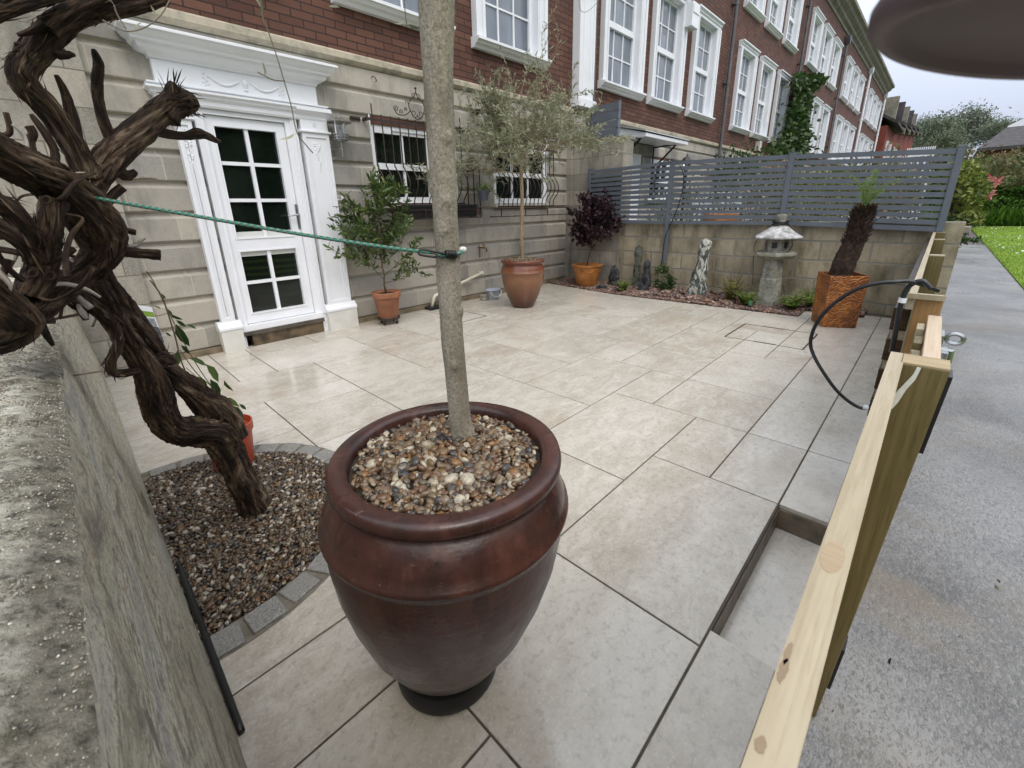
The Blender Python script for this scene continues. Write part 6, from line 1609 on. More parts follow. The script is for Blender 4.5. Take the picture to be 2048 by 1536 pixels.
def tfrond(goal, W, mid, n=20, curl=True):
    A = tp; C = goal; B = mid
    pts = []
    for k in range(n + 1): u = k / n; pts.append(A * (1 - u) ** 2 + B * 2 * u * (1 - u) + C * u * u)
    if curl:
        d = (pts[-1] - pts[-2]); s = Vector((0.3, d.y, 0)).normalized() if abs(d.y) > 1e-4 else Vector((0, 1, 0))
        for k in range(14): th = k / 14 * 7.5; r_ = 0.018 * (1 - k / 16); pts.append(C + Vector((0, -1 if goal.y < tp.y else 1, 0)) * (r_ * math.sin(th)) + Vector((0, 0, -1)) * (0.018 - r_ * math.cos(th)) )
    st.tube(pts, [0.006 * (1 - 0.6 * k / len(pts)) for k in range(len(pts))], 6)
    P = []; D = []; Wd = []
    for k in range(4, n + 1):
        tt = (pts[k] - pts[k - 1]).normalized(); f = k / n
        for sg in (-1, 1):
            s = Vector((0.25 * sg, sg, 0)); s = (s - tt * s.dot(tt)).normalized(); P.append(pts[k][:]); D.append((s + tt * 0.25)[:]); Wd.append(W * (1 - 0.72 * f) * (0.5 + min(0.5, f * 2)))
    Wd = np.array(Wd); leaf_mesh(b, np.array(P), np.array(D), Wd, Wd * 0.16 + 0.002, curl=-0.1, up=np.tile([-1.0, 0, 0.2], (len(P), 1)))
    # toothed pinnules
    for q in (2, 4):
        Pq = np.array(P) + np.array(D) / np.linalg.norm(np.array(D), axis=1, keepdims=True) * Wd[:, None] * q / 6.5
        for sgn in (-1, 1): leaf_mesh(b, Pq, np.array(D) * 0.5 + np.array([[0, 0, sgn * 1.0]]), Wd * 0.14 + 0.002, Wd * 0.06 + 0.002, up=np.tile([-1.0, 0, 0.0], (len(P), 1)))
Xf = fc.x
tfrond(atx(1754, 340, Xf), 0.095, tp + Vector((0, -0.0, 0.22)))
tfrond(atx(1730, 362, Xf + 0.05), 0.07, tp + Vector((0.03, 0.02, 0.20)))
tfrond(atx(1702, 350, Xf - 0.02), 0.055, tp + Vector((0, 0.03, 0.20)))
tfrond(atx(1724, 372, Xf - 0.06), 0.04, tp + Vector((-0.03, 0.03, 0.15)))
tfrond(atx(1796, 358, Xf), 0.055, tp + Vector((0, -0.05, 0.20)))
tfrond(atx(1765, 380, Xf - 0.05), 0.05, tp + Vector((-0.02, -0.03, 0.15)))
b.build("frond", M_fern, tf); st.build("stalk", M_fern, tf, smooth=True)

# red nursery pot with climber, hanging care card
cr_ = (0.40, 2.50)
po = thing("plant_pot", "red plastic nursery pot tucked behind the old vine at the edge of the gravel", "pot", (cr_[0], cr_[1], 0.01))
b = MB(); b.lathe([(0.001, 0.01), (0.088, 0.01), (0.092, 0.014), (0.112, 0.20), (0.120, 0.20), (0.122, 0.245), (0.115, 0.247), (0.112, 0.21), (0.001, 0.205)], cr_ + (0,), 40); b.build("pot_body", M_redpl, po, smooth='auto')
cl = thing("climber", "slender young climbing plant on thin canes in the red nursery pot", "plant", (cr_[0], cr_[1], 0.2))
b = MB(); YC = 2.46
for pts, r_ in (([(480, 838), (440, 795), (400, 740), (365, 680), (345, 640), (325, 600), (305, 560), (292, 542)], 0.0022), ([(392, 782), (372, 745), (360, 715), (352, 680), (340, 640), (332, 615), (322, 590), (300, 560)], 0.0035), ([(372, 735), (405, 765), (435, 790), (438, 792)], 0.0015), ([(338, 625), (310, 632), (280, 615), (255, 598), (240, 580)], 0.0015), ([(360, 700), (392, 745), (420, 770)], 0.0022)):
    b.tube([aty(x, y, YC) for x, y in pts], r_, 5, sub=4)
b.build("stem", M_stem, cl, smooth=True)
LPx = [(352, 735, 356, 705, 46), (378, 716, 412, 728, 60), (412, 728, 438, 760, 40), (394, 752, 412, 770, 34), (420, 758, 440, 790, 44), (448, 760, 462, 782, 36), (446, 796, 478, 810, 44), (478, 808, 492, 818, 26), (462, 812, 490, 835, 36), (352, 648, 374, 690, 60), (352, 640, 370, 652, 36), (330, 618, 345, 628, 24), (340, 628, 362, 640, 34), (322, 618, 310, 612, 18), (374, 650, 392, 656, 24), (330, 665, 342, 672, 20), (362, 690, 378, 706, 28), (366, 745, 352, 760, 22), (332, 598, 322, 588, 12)]
P = np.array([aty(a, c, YC)[:] for a, c, d, e, w in LPx]); Q = np.array([aty(d, e, YC)[:] for a, c, d, e, w in LPx]); D = Q - P; Ls = np.linalg.norm(D, axis=1)
b = MB(); leaf_mesh(b, P, D, Ls * 1.15, Ls * 0.40, curl=0.15, up=np.tile([0.2, -1.0, 0.4], (len(P), 1)))
b.build("foliage", M_dkleaf, cl)
tg = thing("care_card", "white plant care card with a green band hanging from the climber", "plant tag", tuple(aty(300, 650, YC - 0.03)))
A, B2, C2, D2 = [aty(x, y, YC - 0.03) for x, y in ((275, 610), (303, 614), (330, 686), (300, 684))]
def card(p, q, r_, s_, mat, name, off):
    b = MB(); o_ = Vector((0, -off, 0)); b.add([A.lerp(D2, p).lerp(B2.lerp(C2, p), r_) + o_, A.lerp(D2, p).lerp(B2.lerp(C2, p), s_) + o_, A.lerp(D2, q).lerp(B2.lerp(C2, q), s_) + o_, A.lerp(D2, q).lerp(B2.lerp(C2, q), r_) + o_], [(0, 1, 2, 3)]); return b.build(name, mat, tg)
card(0, 1, 0, 1, M_upvc, "card", 0.0)
card(0.14, 0.28, 0.02, 0.98, simple("card_green", (0.22, 0.36, 0.06), 0.4), "green_band", 0.001)
card(0.55, 0.98, 0.02, 0.98, simple("card_photo", (0.09, 0.085, 0.09), 0.4, 60, 0.9), "photo", 0.0012); card(0.32, 0.56, 0.1, 0.9, simple("card_grey", (0.32, 0.34, 0.36), 0.4, 60, 0.3), "print", 0.0011)
b = MB(); p_ = aty(364, 742, YC - 0.02); b.add([aty(x, y, YC - 0.02) for x, y in ((348, 758), (356, 764), (370, 745), (362, 738))], [(0, 1, 2, 3)]); tag(b.build("plant_tag", M_upvc), "small white plant label clipped to the climber stem", "plant tag")
# ------------------------------------------------------------------ things on the house wall
GY = 4.86
def grille(label, x0, x1, n, ztop, zbend, zbot, crest=None, ext=()):
    g_ = thing("window_grille", label, "window grille", ((x0 + x1) / 2, GY, zbot), "bellied iron grilles over the ground floor windows")
    for k in range(n):
        f = k / (n - 1); x = x0 + (x1 - x0) * f
        zt = ztop + (0.10 if k in ext else 0.0)
        b = MB(); prof = [(GY, zt), (GY, ztop - 0.06), (GY, zbend), (GY - 0.015, zbend - 0.05), (GY - 0.09, zbend - 0.15), (GY - 0.115, zbend - 0.24), (GY - 0.08, zbend - 0.33), (GY - 0.015, zbend - 0.41), (GY, zbot)]
        b.tube([(x, y, z) for y, z in prof], 0.0075, 8, sub=5); b.build("bar", M_iron, g_, smooth=True)
    b = MB(); b.box(x0 - 0.08, x1 + 0.08, GY - 0.004, GY + 0.004, ztop - 0.075, ztop - 0.045); b.box(x0 - 0.08, x0 - 0.05, GY, FY, ztop - 0.075, ztop - 0.045); b.box(x1 + 0.05, x1 + 0.08, GY, FY, ztop - 0.075, ztop - 0.045)
    b.build("rail", M_iron, g_)
    b = MB(); b.box(x0 - 0.02, x1 + 0.02, GY - 0.004, GY + 0.004, zbot, zbot + 0.02); b.build("rail", M_iron, g_)
    if crest:
        b = MB(); xc, zc = crest
        def scroll(cx, cz, r, a0, turns, sg, n=28): return [Vector((cx + sg * r * (1 - 0.8 * u) * math.cos(a0 + turns * 2 * math.pi * u), GY, cz + r * (1 - 0.8 * u) * math.sin(a0 + turns * 2 * math.pi * u))) for u in [k / n for k in range(n + 1)]]
        for sg in (-1, 1):
            b.tube([(xc + sg * p, GY, zc + q) for p, q in ((0.01, 0.30), (0.02, 0.26), (0.085, 0.21), (0.115, 0.15), (0.09, 0.08), (0.05, 0.03), (0.0, 0.005))], 0.006, 6, sub=6)
            b.tube(scroll(xc + sg * 0.035, zc + 0.265, 0.032, -2.6, 1.4, sg), 0.0045, 6)
            b.tube(scroll(xc + sg * 0.045, zc + 0.07, 0.05, 3.3, 1.2, sg), 0.0045, 6)
            b.tube([(xc + sg * 0.115, GY, zc + 0.15), (xc + sg * 0.13, GY, zc + 0.19), (xc + sg * 0.155, GY, zc + 0.185), (xc + sg * 0.155, GY, zc + 0.165)], 0.004, 5, sub=4)
            b.tube([(xc + sg * 0.09, GY, zc + 0.10), (xc + sg * 0.15, GY, zc + 0.05), (xc + sg * 0.22, GY, zc + 0.03), (xc + sg * 0.29, GY, zc + 0.04), (xc + sg * 0.325, GY, zc + 0.09)], 0.006, 6, sub=6)
            b.tube(scroll(xc + sg * 0.295, zc + 0.09, 0.032, 0.0, 1.4, sg), 0.0045, 6); b.tube(scroll(xc + sg * 0.225, zc + 0.065, 0.028, -0.6, 1.4, sg), 0.0045, 6); b.tube(scroll(xc + sg * 0.16, zc + 0.10, 0.022, -0.6, 1.4, sg), 0.0045, 6)
        b.sphere((xc, GY, zc + 0.345), 0.014, 10, 8); b.tube([(xc, GY, zc + 0.29), (xc, GY, zc + 0.34)], 0.006, 6); b.build("crest", M_iron, g_, smooth=True)
    return g_
grille("bellied wrought iron grille with a scrolled crest over the window behind the near tree trunk", 2.83, 4.12, 12, 2.37, 1.86, 1.385, crest=(3.45, 2.37), ext=(0, 11))
grille("plain bellied iron grille over the window nearest the corner, behind the far olive", 4.81, 6.13, 14, 2.27, 1.86, 1.335)
b = MB()
for z in (1.31, 1.20): b.box(2.86, 4.30, 4.70, 4.708, z, z + 0.012)
for x in (2.86, 3.34, 3.82, 4.29): b.box(x, x + 0.012, 4.70, 4.708, 1.212, 1.31); b.box(x, x + 0.012, 4.708, FY, 1.20, 1.212)
cr1 = thing("trough_bracket", "iron bracket carrying the black window trough under the first grille", "bracket", (3.5, 4.8, 1.2)); b.build("frame", M_iron, cr1)
tro = thing("window_trough", "long black plastic trough under the window behind the near tree trunk", "planter", (3.6, 4.8, 1.215))
b = MB(); b.prism([(4.715, 1.375), (4.73, 1.215), (4.86, 1.215), (4.875, 1.375), (4.865, 1.375), (4.85, 1.23), (4.74, 1.23), (4.725, 1.375)], 3.02, 4.22, 'x'); b.box(3.02, 3.03, 4.72, 4.87, 1.22, 1.37); b.box(4.21, 4.22, 4.72, 4.87, 1.22, 1.37); b.box(3.0, 4.24, 4.708, 4.72, 1.355, 1.38)
b.build("trough_body", M_black, tro, bevel=0.002)
b = MB(); b.box(3.03, 4.21, 4.725, 4.865, 1.33, 1.345); b.build("soil", M_soil, tro)
cb2 = thing("trough_bracket", "empty iron window-box bracket under the grille nearest the corner", "bracket", (5.4, 4.8, 1.2))
b = MB()
for z in (1.305, 1.195): b.box(4.55, 6.37, 4.70, 4.71, z, z + 0.012)
for x in (4.70, 5.24, 5.78, 6.358): b.box(x, x + 0.012, 4.70, 4.71, 1.207, 1.305); b.box(x, x + 0.012, 4.71, FY, 1.195, 1.207)
b.build("frame", M_iron, cb2)
b = MB(); b.lathe([(0.075, -0.004), (0.083, -0.004), (0.083, 0.004), (0.075, 0.004)], (0, 0, 0), 28, closed=True, M=Matrix.Translation((4.27, 4.69, 1.27)) @ Matrix.Diagonal((0.55, 1, 1, 1)) @ Matrix.Rotation(math.pi / 2, 4, 'X'))
tag(b.build("wire_loop", M_steel), "pale wire loop hanging at the end of the black trough", "wire")
# wall rack with hanging pot
rk = thing("wall_rack", "tall narrow iron wall rack with an arched scrolled top between the two windows", "rack", (4.37, 4.9, 1.3))
b = MB(); xc = 4.365
for x in (4.25, 4.365, 4.48): b.tube([(x, 4.91, 1.32), (x, 4.91, 1.88)], 0.009, 6)
b.tube([(xc + 0.115 * math.cos(a), 4.91, 1.88 + 0.125 * math.sin(a)) for a in [math.pi * q / 16 for q in range(17)]], 0.009, 6)
b.tube([(xc + 0.06 * math.cos(a), 4.91, 1.90 + 0.06 * math.sin(a)) for a in [2 * math.pi * q / 20 for q in range(21)]], 0.007, 6, cap=False)
for k in range(9): a = k * 0.7; b.sphere((xc + 0.05 * math.cos(a), 4.905, 1.92 + 0.05 * math.sin(a)), 0.016, 8, 6, (1, 0.5, 1))
b.box(4.24, 4.49, 4.905, 4.915, 1.82, 1.835); b.build("frame", M_iron, rk, smooth='auto')
b = MB(); b.box(4.27, 4.50, 4.925, 4.94, 1.235, 1.335); b.build("plate", simple("rusty_plate", (0.10, 0.035, 0.025), 0.6, 30, 0.4), rk)
hp = thing("hanging_pot", "small dark grey pot with a green plant hooked on the iron wall rack", "pot", (4.46, 4.8, 1.44))
b = MB(); b.lathe([(0.001, 0), (0.06, 0), (0.085, 0.12), (0.095, 0.12), (0.095, 0.145), (0.085, 0.145), (0.001, 0.135)], (4.46, 4.82, 1.43), 24); b.build("pot_body", M_fence, hp, smooth='auto')
b = MB(); n_ = 90; P = np.array([4.46, 4.82, 1.60]) + rng.normal(0, 1, (n_, 3)) * np.array([0.06, 0.045, 0.04]); leaf_mesh(b, P, rng.normal(0, 1, (n_, 3)), 0.04, 0.022); b.build("foliage", M_fern2, hp)
# wall lamp
wl = thing("wall_lamp", "stainless steel wall lantern with a clear glass cylinder to the right of the door", "wall lamp", (2.39, 4.8, 1.95))
lx_, ly_ = 2.395, 4.80
b = MB(); b.lathe([(0.001, 2.305), (0.012, 2.30), (0.012, 2.275), (0.05, 2.265), (0.10, 2.243), (0.125, 2.225), (0.125, 2.218), (0.10, 2.225), (0.05, 2.245), (0.001, 2.25)], (lx_, ly_, 0), 32); b.build("cap", M_steel2, wl, smooth='auto')
b = MB()
for z in (2.075, 2.10, 2.05): b.lathe([(0.072, z), (0.082, z), (0.082, z + 0.008), (0.072, z + 0.008)], (lx_, ly_, 0), 24, closed=True)
for k in range(4): a = k * math.pi / 2 + 0.6; b.tube([(lx_ + 0.074 * math.cos(a), ly_ + 0.074 * math.sin(a), 2.04), (lx_ + 0.074 * math.cos(a), ly_ + 0.074 * math.sin(a), 2.24)], 0.0035, 6)
b.lathe([(0.001, 2.035), (0.05, 2.035), (0.05, 2.05), (0.001, 2.05)], (lx_, ly_, 0), 24); b.tube([(lx_, ly_, 1.885), (lx_, ly_, 2.04)], 0.011, 8); b.tube([(lx_, ly_, 1.97), (lx_ - 0.03, 4.88, 1.965), (lx_ - 0.06, FY, 1.96)], 0.012, 8, sub=4)
b.tube([(lx_ - 0.045, 4.86, 2.262), (lx_ - 0.09, FY - 0.02, 2.33), (2.23, FY - 0.01, 2.39)], 0.007, 6)
b.build("bracket", M_steel2, wl, smooth='auto')
b = MB(); b.lathe([(0.001, 0), (0.058, 0), (0.062, 0.008), (0.055, 0.025), (0.001, 0.028)], (0, 0, 0), 28, M=Matrix.Translation((lx_ - 0.075, FY, 1.955)) @ Matrix.Rotation(math.pi / 2, 4, 'X')); b.build("back_plate", M_steel2, wl, smooth='auto')
t = NT("clear_glass"); t.col((0.9, 0.93, 0.93)).rough(0.03); t.b.inputs["Transmission Weight"].default_value = 1.0; M_clear = t.m
b = MB(); b.lathe([(0.055, 2.06), (0.055, 2.235), (0.058, 2.235), (0.058, 2.06)], (lx_, ly_, 0), 28, closed=True); b.build("glass_cylinder", M_clear, wl, smooth='auto')
b = MB(); b.tube([(lx_, ly_, 2.05), (lx_, ly_, 2.16)], 0.016, 10); b.sphere((lx_, ly_, 2.17), 0.018, 10, 8); b.build("bulb", M_upvc, wl, smooth=True)
# house number plaque
pl = thing("number_plaque", "small framed tile house number on the stone wall beside the door", "sign", (2.36, 4.94, 1.47))
px0, px1, pz0, pz1 = 2.258, 2.425, 1.425, 1.515
b = MB(); b.box(px0, px1, FY - 0.012, FY, pz0, pz1); b.build("frame", simple("plaque_border", (0.13, 0.12, 0.11), 0.5, 120, 0.7), pl)
b = MB(); b.box(px0 + 0.028, px1 - 0.028, FY - 0.017, FY - 0.012, pz0 + 0.018, pz1 - 0.018); tl = b.build("tile", M_upvc, pl)
for (a, c, d, e) in ((px0 + 0.006, px1 - 0.006, pz0 + 0.005, pz0 + 0.009), (px0 + 0.006, px1 - 0.006, pz1 - 0.009, pz1 - 0.005)):
    b = MB(); b.box(a, c, FY - 0.0145, FY - 0.012, d, e); b.build("border_line", M_beige, pl)
cu = bpy.data.curves.new("number", 'FONT'); cu.body = "98"; cu.size = 0.062; cu.extrude = 0.0008; cu.align_x = 'CENTER'; cu.align_y = 'CENTER'
to = bpy.data.objects.new("number_text", cu); COL.objects.link(to); dg = bpy.context.evaluated_depsgraph_get(); me = bpy.data.meshes.new_from_object(to.evaluated_get(dg)); bpy.data.objects.remove(to)
no = bpy.data.objects.new("number", me); COL.objects.link(no); me.materials.clear(); me.materials.append(simple("number_paint", (0.20, 0.09, 0.09), 0.4)); no.parent = pl
me.transform(Matrix.Translation((((px0 + px1) / 2) - 2.36, FY - 0.0185 - 4.94, 1.47 - 1.47)) @ Matrix.Rotation(math.pi / 2, 4, 'X'))
# tap, security camera, hooks, waste pipe, tub
tp2 = thing("garden_tap", "small brass garden tap on the stone wall left of the brown urn", "tap", (4.46, 4.93, 0.74))
b = MB(); b.tube([(4.44, 4.93, 0.62), (4.44, 4.93, 0.80)], 0.009, 8); b.tube([(4.44, FY, 0.76), (4.47, 4.87, 0.76), (4.50, 4.84, 0.74), (4.50, 4.84, 0.70)], 0.012, 8, sub=3); b.tube([(4.47, 4.87, 0.77), (4.47, 4.87, 0.80)], 0.006, 6); b.tube([(4.44, 4.87, 0.80), (4.50, 4.87, 0.80)], 0.006, 6); b.build("spout", simple("aged_brass", (0.20, 0.12, 0.04), 0.4, 30, 0.3, metal=0.7), tp2, smooth=True)
sc2 = thing("security_camera", "small black dome camera on the stone wall behind the olive crown", "camera", (4.47, 4.9, 2.58))
b = MB(); b.lathe([(0.001, -0.05), (0.05, -0.035), (0.06, 0.0), (0.055, 0.035), (0.001, 0.05)], (4.47, 4.86, 2.58), 20, M=Matrix.Rotation(0.4, 4, 'X')); b.tube([(4.44, FY, 2.60), (4.45, 4.88, 2.60)], 0.02, 8); b.build("housing", M_black, sc2, smooth='auto'); b = MB(); b.box(4.42, 4.46, 4.80, 4.806, 2.53, 2.545); b.build("lens_glint", M_upvc, sc2)
hk_ = MB(); hk_.tube([(2.93, FY, 2.76), (2.93, FY - 0.035, 2.765), (2.95, FY - 0.045, 2.745), (2.965, FY - 0.04, 2.725), (2.95, FY - 0.035, 2.715)], 0.005, 6, sub=4); tag(hk_.build("wall_hook", M_iron, smooth=True), "little iron hook in the stone wall above the first grille", "hook")
fx = MB(); fx.box(2.60, 2.72, FY - 0.02, FY, 2.295, 2.33); fx.tube([(2.61, FY - 0.022, 2.312), (2.71, FY - 0.022, 2.312)], 0.008, 6); tag(fx.build("wall_bracket", M_iron), "short iron fixing bar on the wall left of the first grille", "bracket")
wp = thing("waste_pipe", "pale plastic waste pipe slanting down the foot of the house wall", "pipe", (3.6, 4.88, 0.1))
b = MB(); e0 = Vector((4.42, 4.88, 0.385)); e1 = Vector((3.52, 4.88, 0.175)); b.tube([e0 + Vector((0, 0.07, 0)), e0 + Vector((0.005, 0.02, 0)), e0, e0.lerp(e1, 0.5), e1, e1 + Vector((-0.03, -0.01, -0.03)), Vector((3.44, 4.86, 0.03))], 0.022, 12); b.sphere(e0, 0.032, 12, 8); b.build("pipe", simple("cream_plastic", (0.62, 0.58, 0.47), 0.4, 8, 0.08), wp, smooth=True)
b = MB(); b.box(3.36, 3.58, 4.78, 4.92, 0.0, 0.035); b.build("gully", M_black, wp)
tb_ = thing("plastic_tub", "small clear plastic tub with a lid and white handle beside the brown urn", "tub", (4.50, 4.72, 0))
b = MB(); b.lathe([(0.001, 0.003), (0.085, 0.003), (0.10, 0.13), (0.106, 0.13), (0.106, 0.14), (0.098, 0.14)], (4.47, 4.70, 0), 4 * 8, M=Matrix.Diagonal((1.1, 0.85, 1, 1)))
t = NT("milky_plastic"); t.col((0.52, 0.55, 0.60)).rough(0.3); t.b.inputs["Transmission Weight"].default_value = 0.5; b.build("tub_body", t.m, tb_, smooth='auto')
b = MB(); b.lathe([(0.001, 0.152), (0.112, 0.150), (0.118, 0.138), (0.108, 0.136)], (4.47, 4.70, 0), 32, M=Matrix.Diagonal((1.1, 0.85, 1, 1))); b.build("lid", simple("lilac_lid", (0.42, 0.45, 0.60), 0.3), tb_, smooth='auto')
b = MB(); b.tube([(4.37, 4.64, 0.125), (4.38, 4.605, 0.07), (4.46, 4.59, 0.045), (4.54, 4.60, 0.07), (4.585, 4.64, 0.12)], 0.006, 6, sub=5); b.build("handle", M_upvc, tb_, smooth=True)
b = MB(); b.box(4.26, 4.35, 4.68, 4.78, 0, 0.085); tag(b.build("stone_block", M_stone_plain, bevel=0.008), "little grey stone block on the slabs left of the plastic tub", "stone")

# ------------------------------------------------------------------ beyond the fence
M_pink = leafmat("pink_leaf", [(0, (0.45, 0.10, 0.10)), (0.5, (0.60, 0.22, 0.22)), (1, (0.70, 0.38, 0.34))], 0.5)
def leafmass(label, cx, cy, cz, rx, ry, rz, n, mat, seed, L=0.06, group="garden shrubs beyond the slatted fence", name="shrub"):
    return bush(name, label, "shrub", (cx, cy, cz), (rx, ry, rz), n, mat, L, 0.5, group=group, seed=seed)
leafmass("low green shrub showing through the slats next to the neighbour's door", 8.6, 3.6, 0.85, 0.9, 0.5, 0.9, 1700, M_dkleaf, 31)
leafmass("mixed brownish shrub behind the third fence panel", 8.3, 2.1, 0.95, 0.8, 0.7, 0.95, 2200, M_brleaf, 32)
leafmass("dark shrub behind the middle of the slatted fence", 9.6, 2.9, 1.05, 0.9, 0.8, 1.1, 2200, M_dkleaf, 33)
leafmass("reddish and green shrub behind the tree fern", 8.2, 0.85, 0.95, 0.8, 0.65, 1.0, 2600, M_brleaf, 34)
leafmass("green shrub cresting the fence left of the second fence post", 13.5, 4.2, 1.7, 1.2, 0.7, 0.9, 1700, M_dkleaf, 35, 0.10)
leafmass("bright green shrub showing above the fence by the second post", 14.0, 2.3, 1.35, 1.6, 1.0, 0.8, 2600, M_yell, 36, 0.09)
leafmass("leafy mixed shrub above the last fence panel under the red houses", 17, 1.6, 1.6, 2.2, 1.2, 0.62, 2600, M_brleaf, 37, 0.10)
leafmass("green garden shrubbery farther along the terrace", 24, 2.4, 1.8, 4.0, 1.6, 0.9, 3000, M_yell, 38, 0.16)
leafmass("pale pink-tinged shrub at the foot of the ivy", 15.5, 3.7, 2.0, 0.7, 0.6, 0.55, 1100, leafmat("blush_leaf", [(0, (0.12, 0.16, 0.04)), (0.5, (0.40, 0.27, 0.20)), (1, (0.55, 0.40, 0.30))]), 39, 0.09)
# neighbour's yard: paving, terracotta pot, lamp on a post, white table
b = MB(); b.box(6.95, 60, -0.05, 4.9, -0.2, -0.02); tag(b.build("neighbour_paving", M_path), kind="structure")
b = MB(); b.lathe([(0.001, 0), (0.16, 0), (0.24, 0.5), (0.26, 0.5), (0.26, 0.6), (0.22, 0.6), (0.001, 0.55)], (7.75, 2.62, 0.55), 32); b.box(7.6, 7.9, 2.45, 2.8, -0.02, 0.55); tag(b.build("terracotta_pot", M_terra_o, smooth='auto'), "terracotta pot standing behind the slats of the fence", "pot")
lp = thing("garden_lantern", "black carriage lantern on a post peeping over the slatted fence", "lamp", (9.0, 3.55, 0))
b = MB(); q = atx(1373, 331, 9.2); b.tube([(q.x, q.y, 0), (q.x, q.y, q.z - 0.09)], 0.03, 10)
b.lathe([(0.001, -0.10), (0.05, -0.10), (0.035, -0.07), (0.055, -0.06), (0.06, -0.05)], tuple(q), 6); b.lathe([(0.105, 0.08), (0.11, 0.09), (0.06, 0.15), (0.03, 0.16), (0.02, 0.18), (0.012, 0.21), (0.001, 0.22)], tuple(q), 6)
for k in range(6): a = k * math.pi / 3; b.tube([(q.x + 0.058 * math.cos(a), q.y + 0.058 * math.sin(a), q.z - 0.05), (q.x + 0.1 * math.cos(a), q.y + 0.1 * math.sin(a), q.z + 0.085)], 0.006, 5)
b.build("frame", M_black, lp); b = MB(); b.lathe([(0.05, -0.045), (0.09, 0.08)], tuple(q), 6); b.build("glass", M_clear, lp)
wt = thing("garden_table", "white garden table glimpsed through the slats", "table", (9.2, 3.2, 0))
b = MB(); b.box(8.6, 9.7, 3.1, 3.8, 0.72, 0.76); b.build("table_top", M_white, wt)
for (x, y) in ((8.65, 3.15), (9.65, 3.15), (8.65, 3.75), (9.65, 3.75)): b = MB(); b.box(x - 0.025, x + 0.025, y - 0.025, y + 0.025, -0.02, 0.72); b.build("leg", M_white, wt)
b = MB()
for k in range(9): b.box(9.9, 9.93, 3.0 + k * 0.11, 3.05 + k * 0.11, 0.0, 1.55)
b.box(9.93, 9.96, 2.95, 4.0, 1.3, 1.38); b.box(9.93, 9.96, 2.95, 4.0, 0.4, 0.48); tag(b.build("picket_screen", M_white), "white picket screen glimpsed between the slats", "fence")
# ivy column on the terrace
rs = random.Random(2); g2 = np.random.default_rng(2); P = []
ivp = [(1585, 305, 60, 30), (1590, 280, 42, 34), (1592, 255, 30, 30), (1598, 225, 24, 26), (1604, 195, 22, 22), (1612, 172, 26, 12), (1632, 158, 22, 5), (1600, 160, 15, 8)]
for (x, y, w_, h_) in ivp:
    n_ = 520
    for k in range(n_):
        q = aty(x + g2.normal(0, w_ * 0.36), y + g2.normal(0, h_ * 0.5), 4.72 - 0.25 * g2.random()); P.append(q[:])
P = np.array(P); b = MB(); leaf_mesh(b, P, g2.normal(0, 1, (len(P), 3)) + np.array([0, -0.6, -0.3]), g2.uniform(0.13, 0.26, len(P)), g2.uniform(0.09, 0.16, len(P)))
iv = thing("ivy", "dark ivy climbing the front of the brick terrace to the upper windows", "ivy", (20.5, 4.8, 0)); b.build("foliage", M_dkleaf, iv)
b = MB(); b.tube([(19.9, 4.8, 0.0), (20.1, 4.85, 2.5), (20.9, 4.86, 4.5), (21.6, 4.86, 6.0)], [0.10, 0.07, 0.05, 0.02], 8, sub=4); b.build("stem", M_stem, iv)
# shrub hanging over the end of the garden wall
def shrub_px(name, label, cat, blobs, mat, n, L, seed, asp=0.5, spreadX=0.35, group=None, extra=None):
    gg_ = np.random.default_rng(seed); P = []
    for (x, y, X, rx, ry) in blobs:
        for k in range(int(n * rx * ry / 1200) + 30):
            a = gg_.uniform(0, 6.283); r_ = math.sqrt(gg_.random()); q = atx(x + math.cos(a) * r_ * rx, y + math.sin(a) * r_ * ry, X + gg_.normal(0, spreadX)); P.append(q[:])
    P = np.array(P); b = MB(); Ls = gg_.uniform(L * 0.7, L * 1.3, len(P)); leaf_mesh(b, P, gg_.normal(0, 1, (len(P), 3)), Ls, Ls * asp)
    o = thing(name, label, cat, tuple(P.mean(0)), group); b.build("foliage", mat, o); return o, P
ov, Pq = shrub_px("shrub", "yellow-green shrub spilling over the end of the garden wall onto the path", "shrub", [(1925, 345, 8.1, 42, 22), (1938, 375, 8.1, 40, 26), (1925, 410, 8.1, 36, 26), (1940, 430, 8.0, 26, 18), (1915, 375, 8.2, 30, 30)], M_yell, 1500, 0.06, 5, 0.5, 0.3)
o_, _ = shrub_px("shrub", "dark lower growth trailing from the wall end towards the path", "shrub", [(1920, 450, 7.6, 26, 22), (1903, 480, 7.5, 14, 22), (1890, 505, 7.4, 9, 16), (1925, 480, 7.6, 14, 5), (1950, 480, 7.8, 12, 3), (1885, 530, 7.3, 6, 14)], M_dkleaf, 700, 0.05, 6, 0.4, 0.12)
b = MB(); b.tube([atx(x, y, 7.6) for x, y in ((1935, 360), (1915, 400), (1900, 450), (1895, 500), (1885, 545))], 0.010, 6, sub=4); b.tube([atx(x, y, 7.9) for x, y in ((1950, 350), (1920, 420), (1905, 470))], 0.012, 6, sub=4)
b.build("stem", M_stem, ov)
shrub_px("shrub", "pink flowering sprig at the edge of the shrub over the wall end", "flowers", [(1983, 362, 8.4, 14, 7), (1974, 388, 8.3, 8, 6)], M_pink, 500, 0.07, 7, 0.5, 0.12)
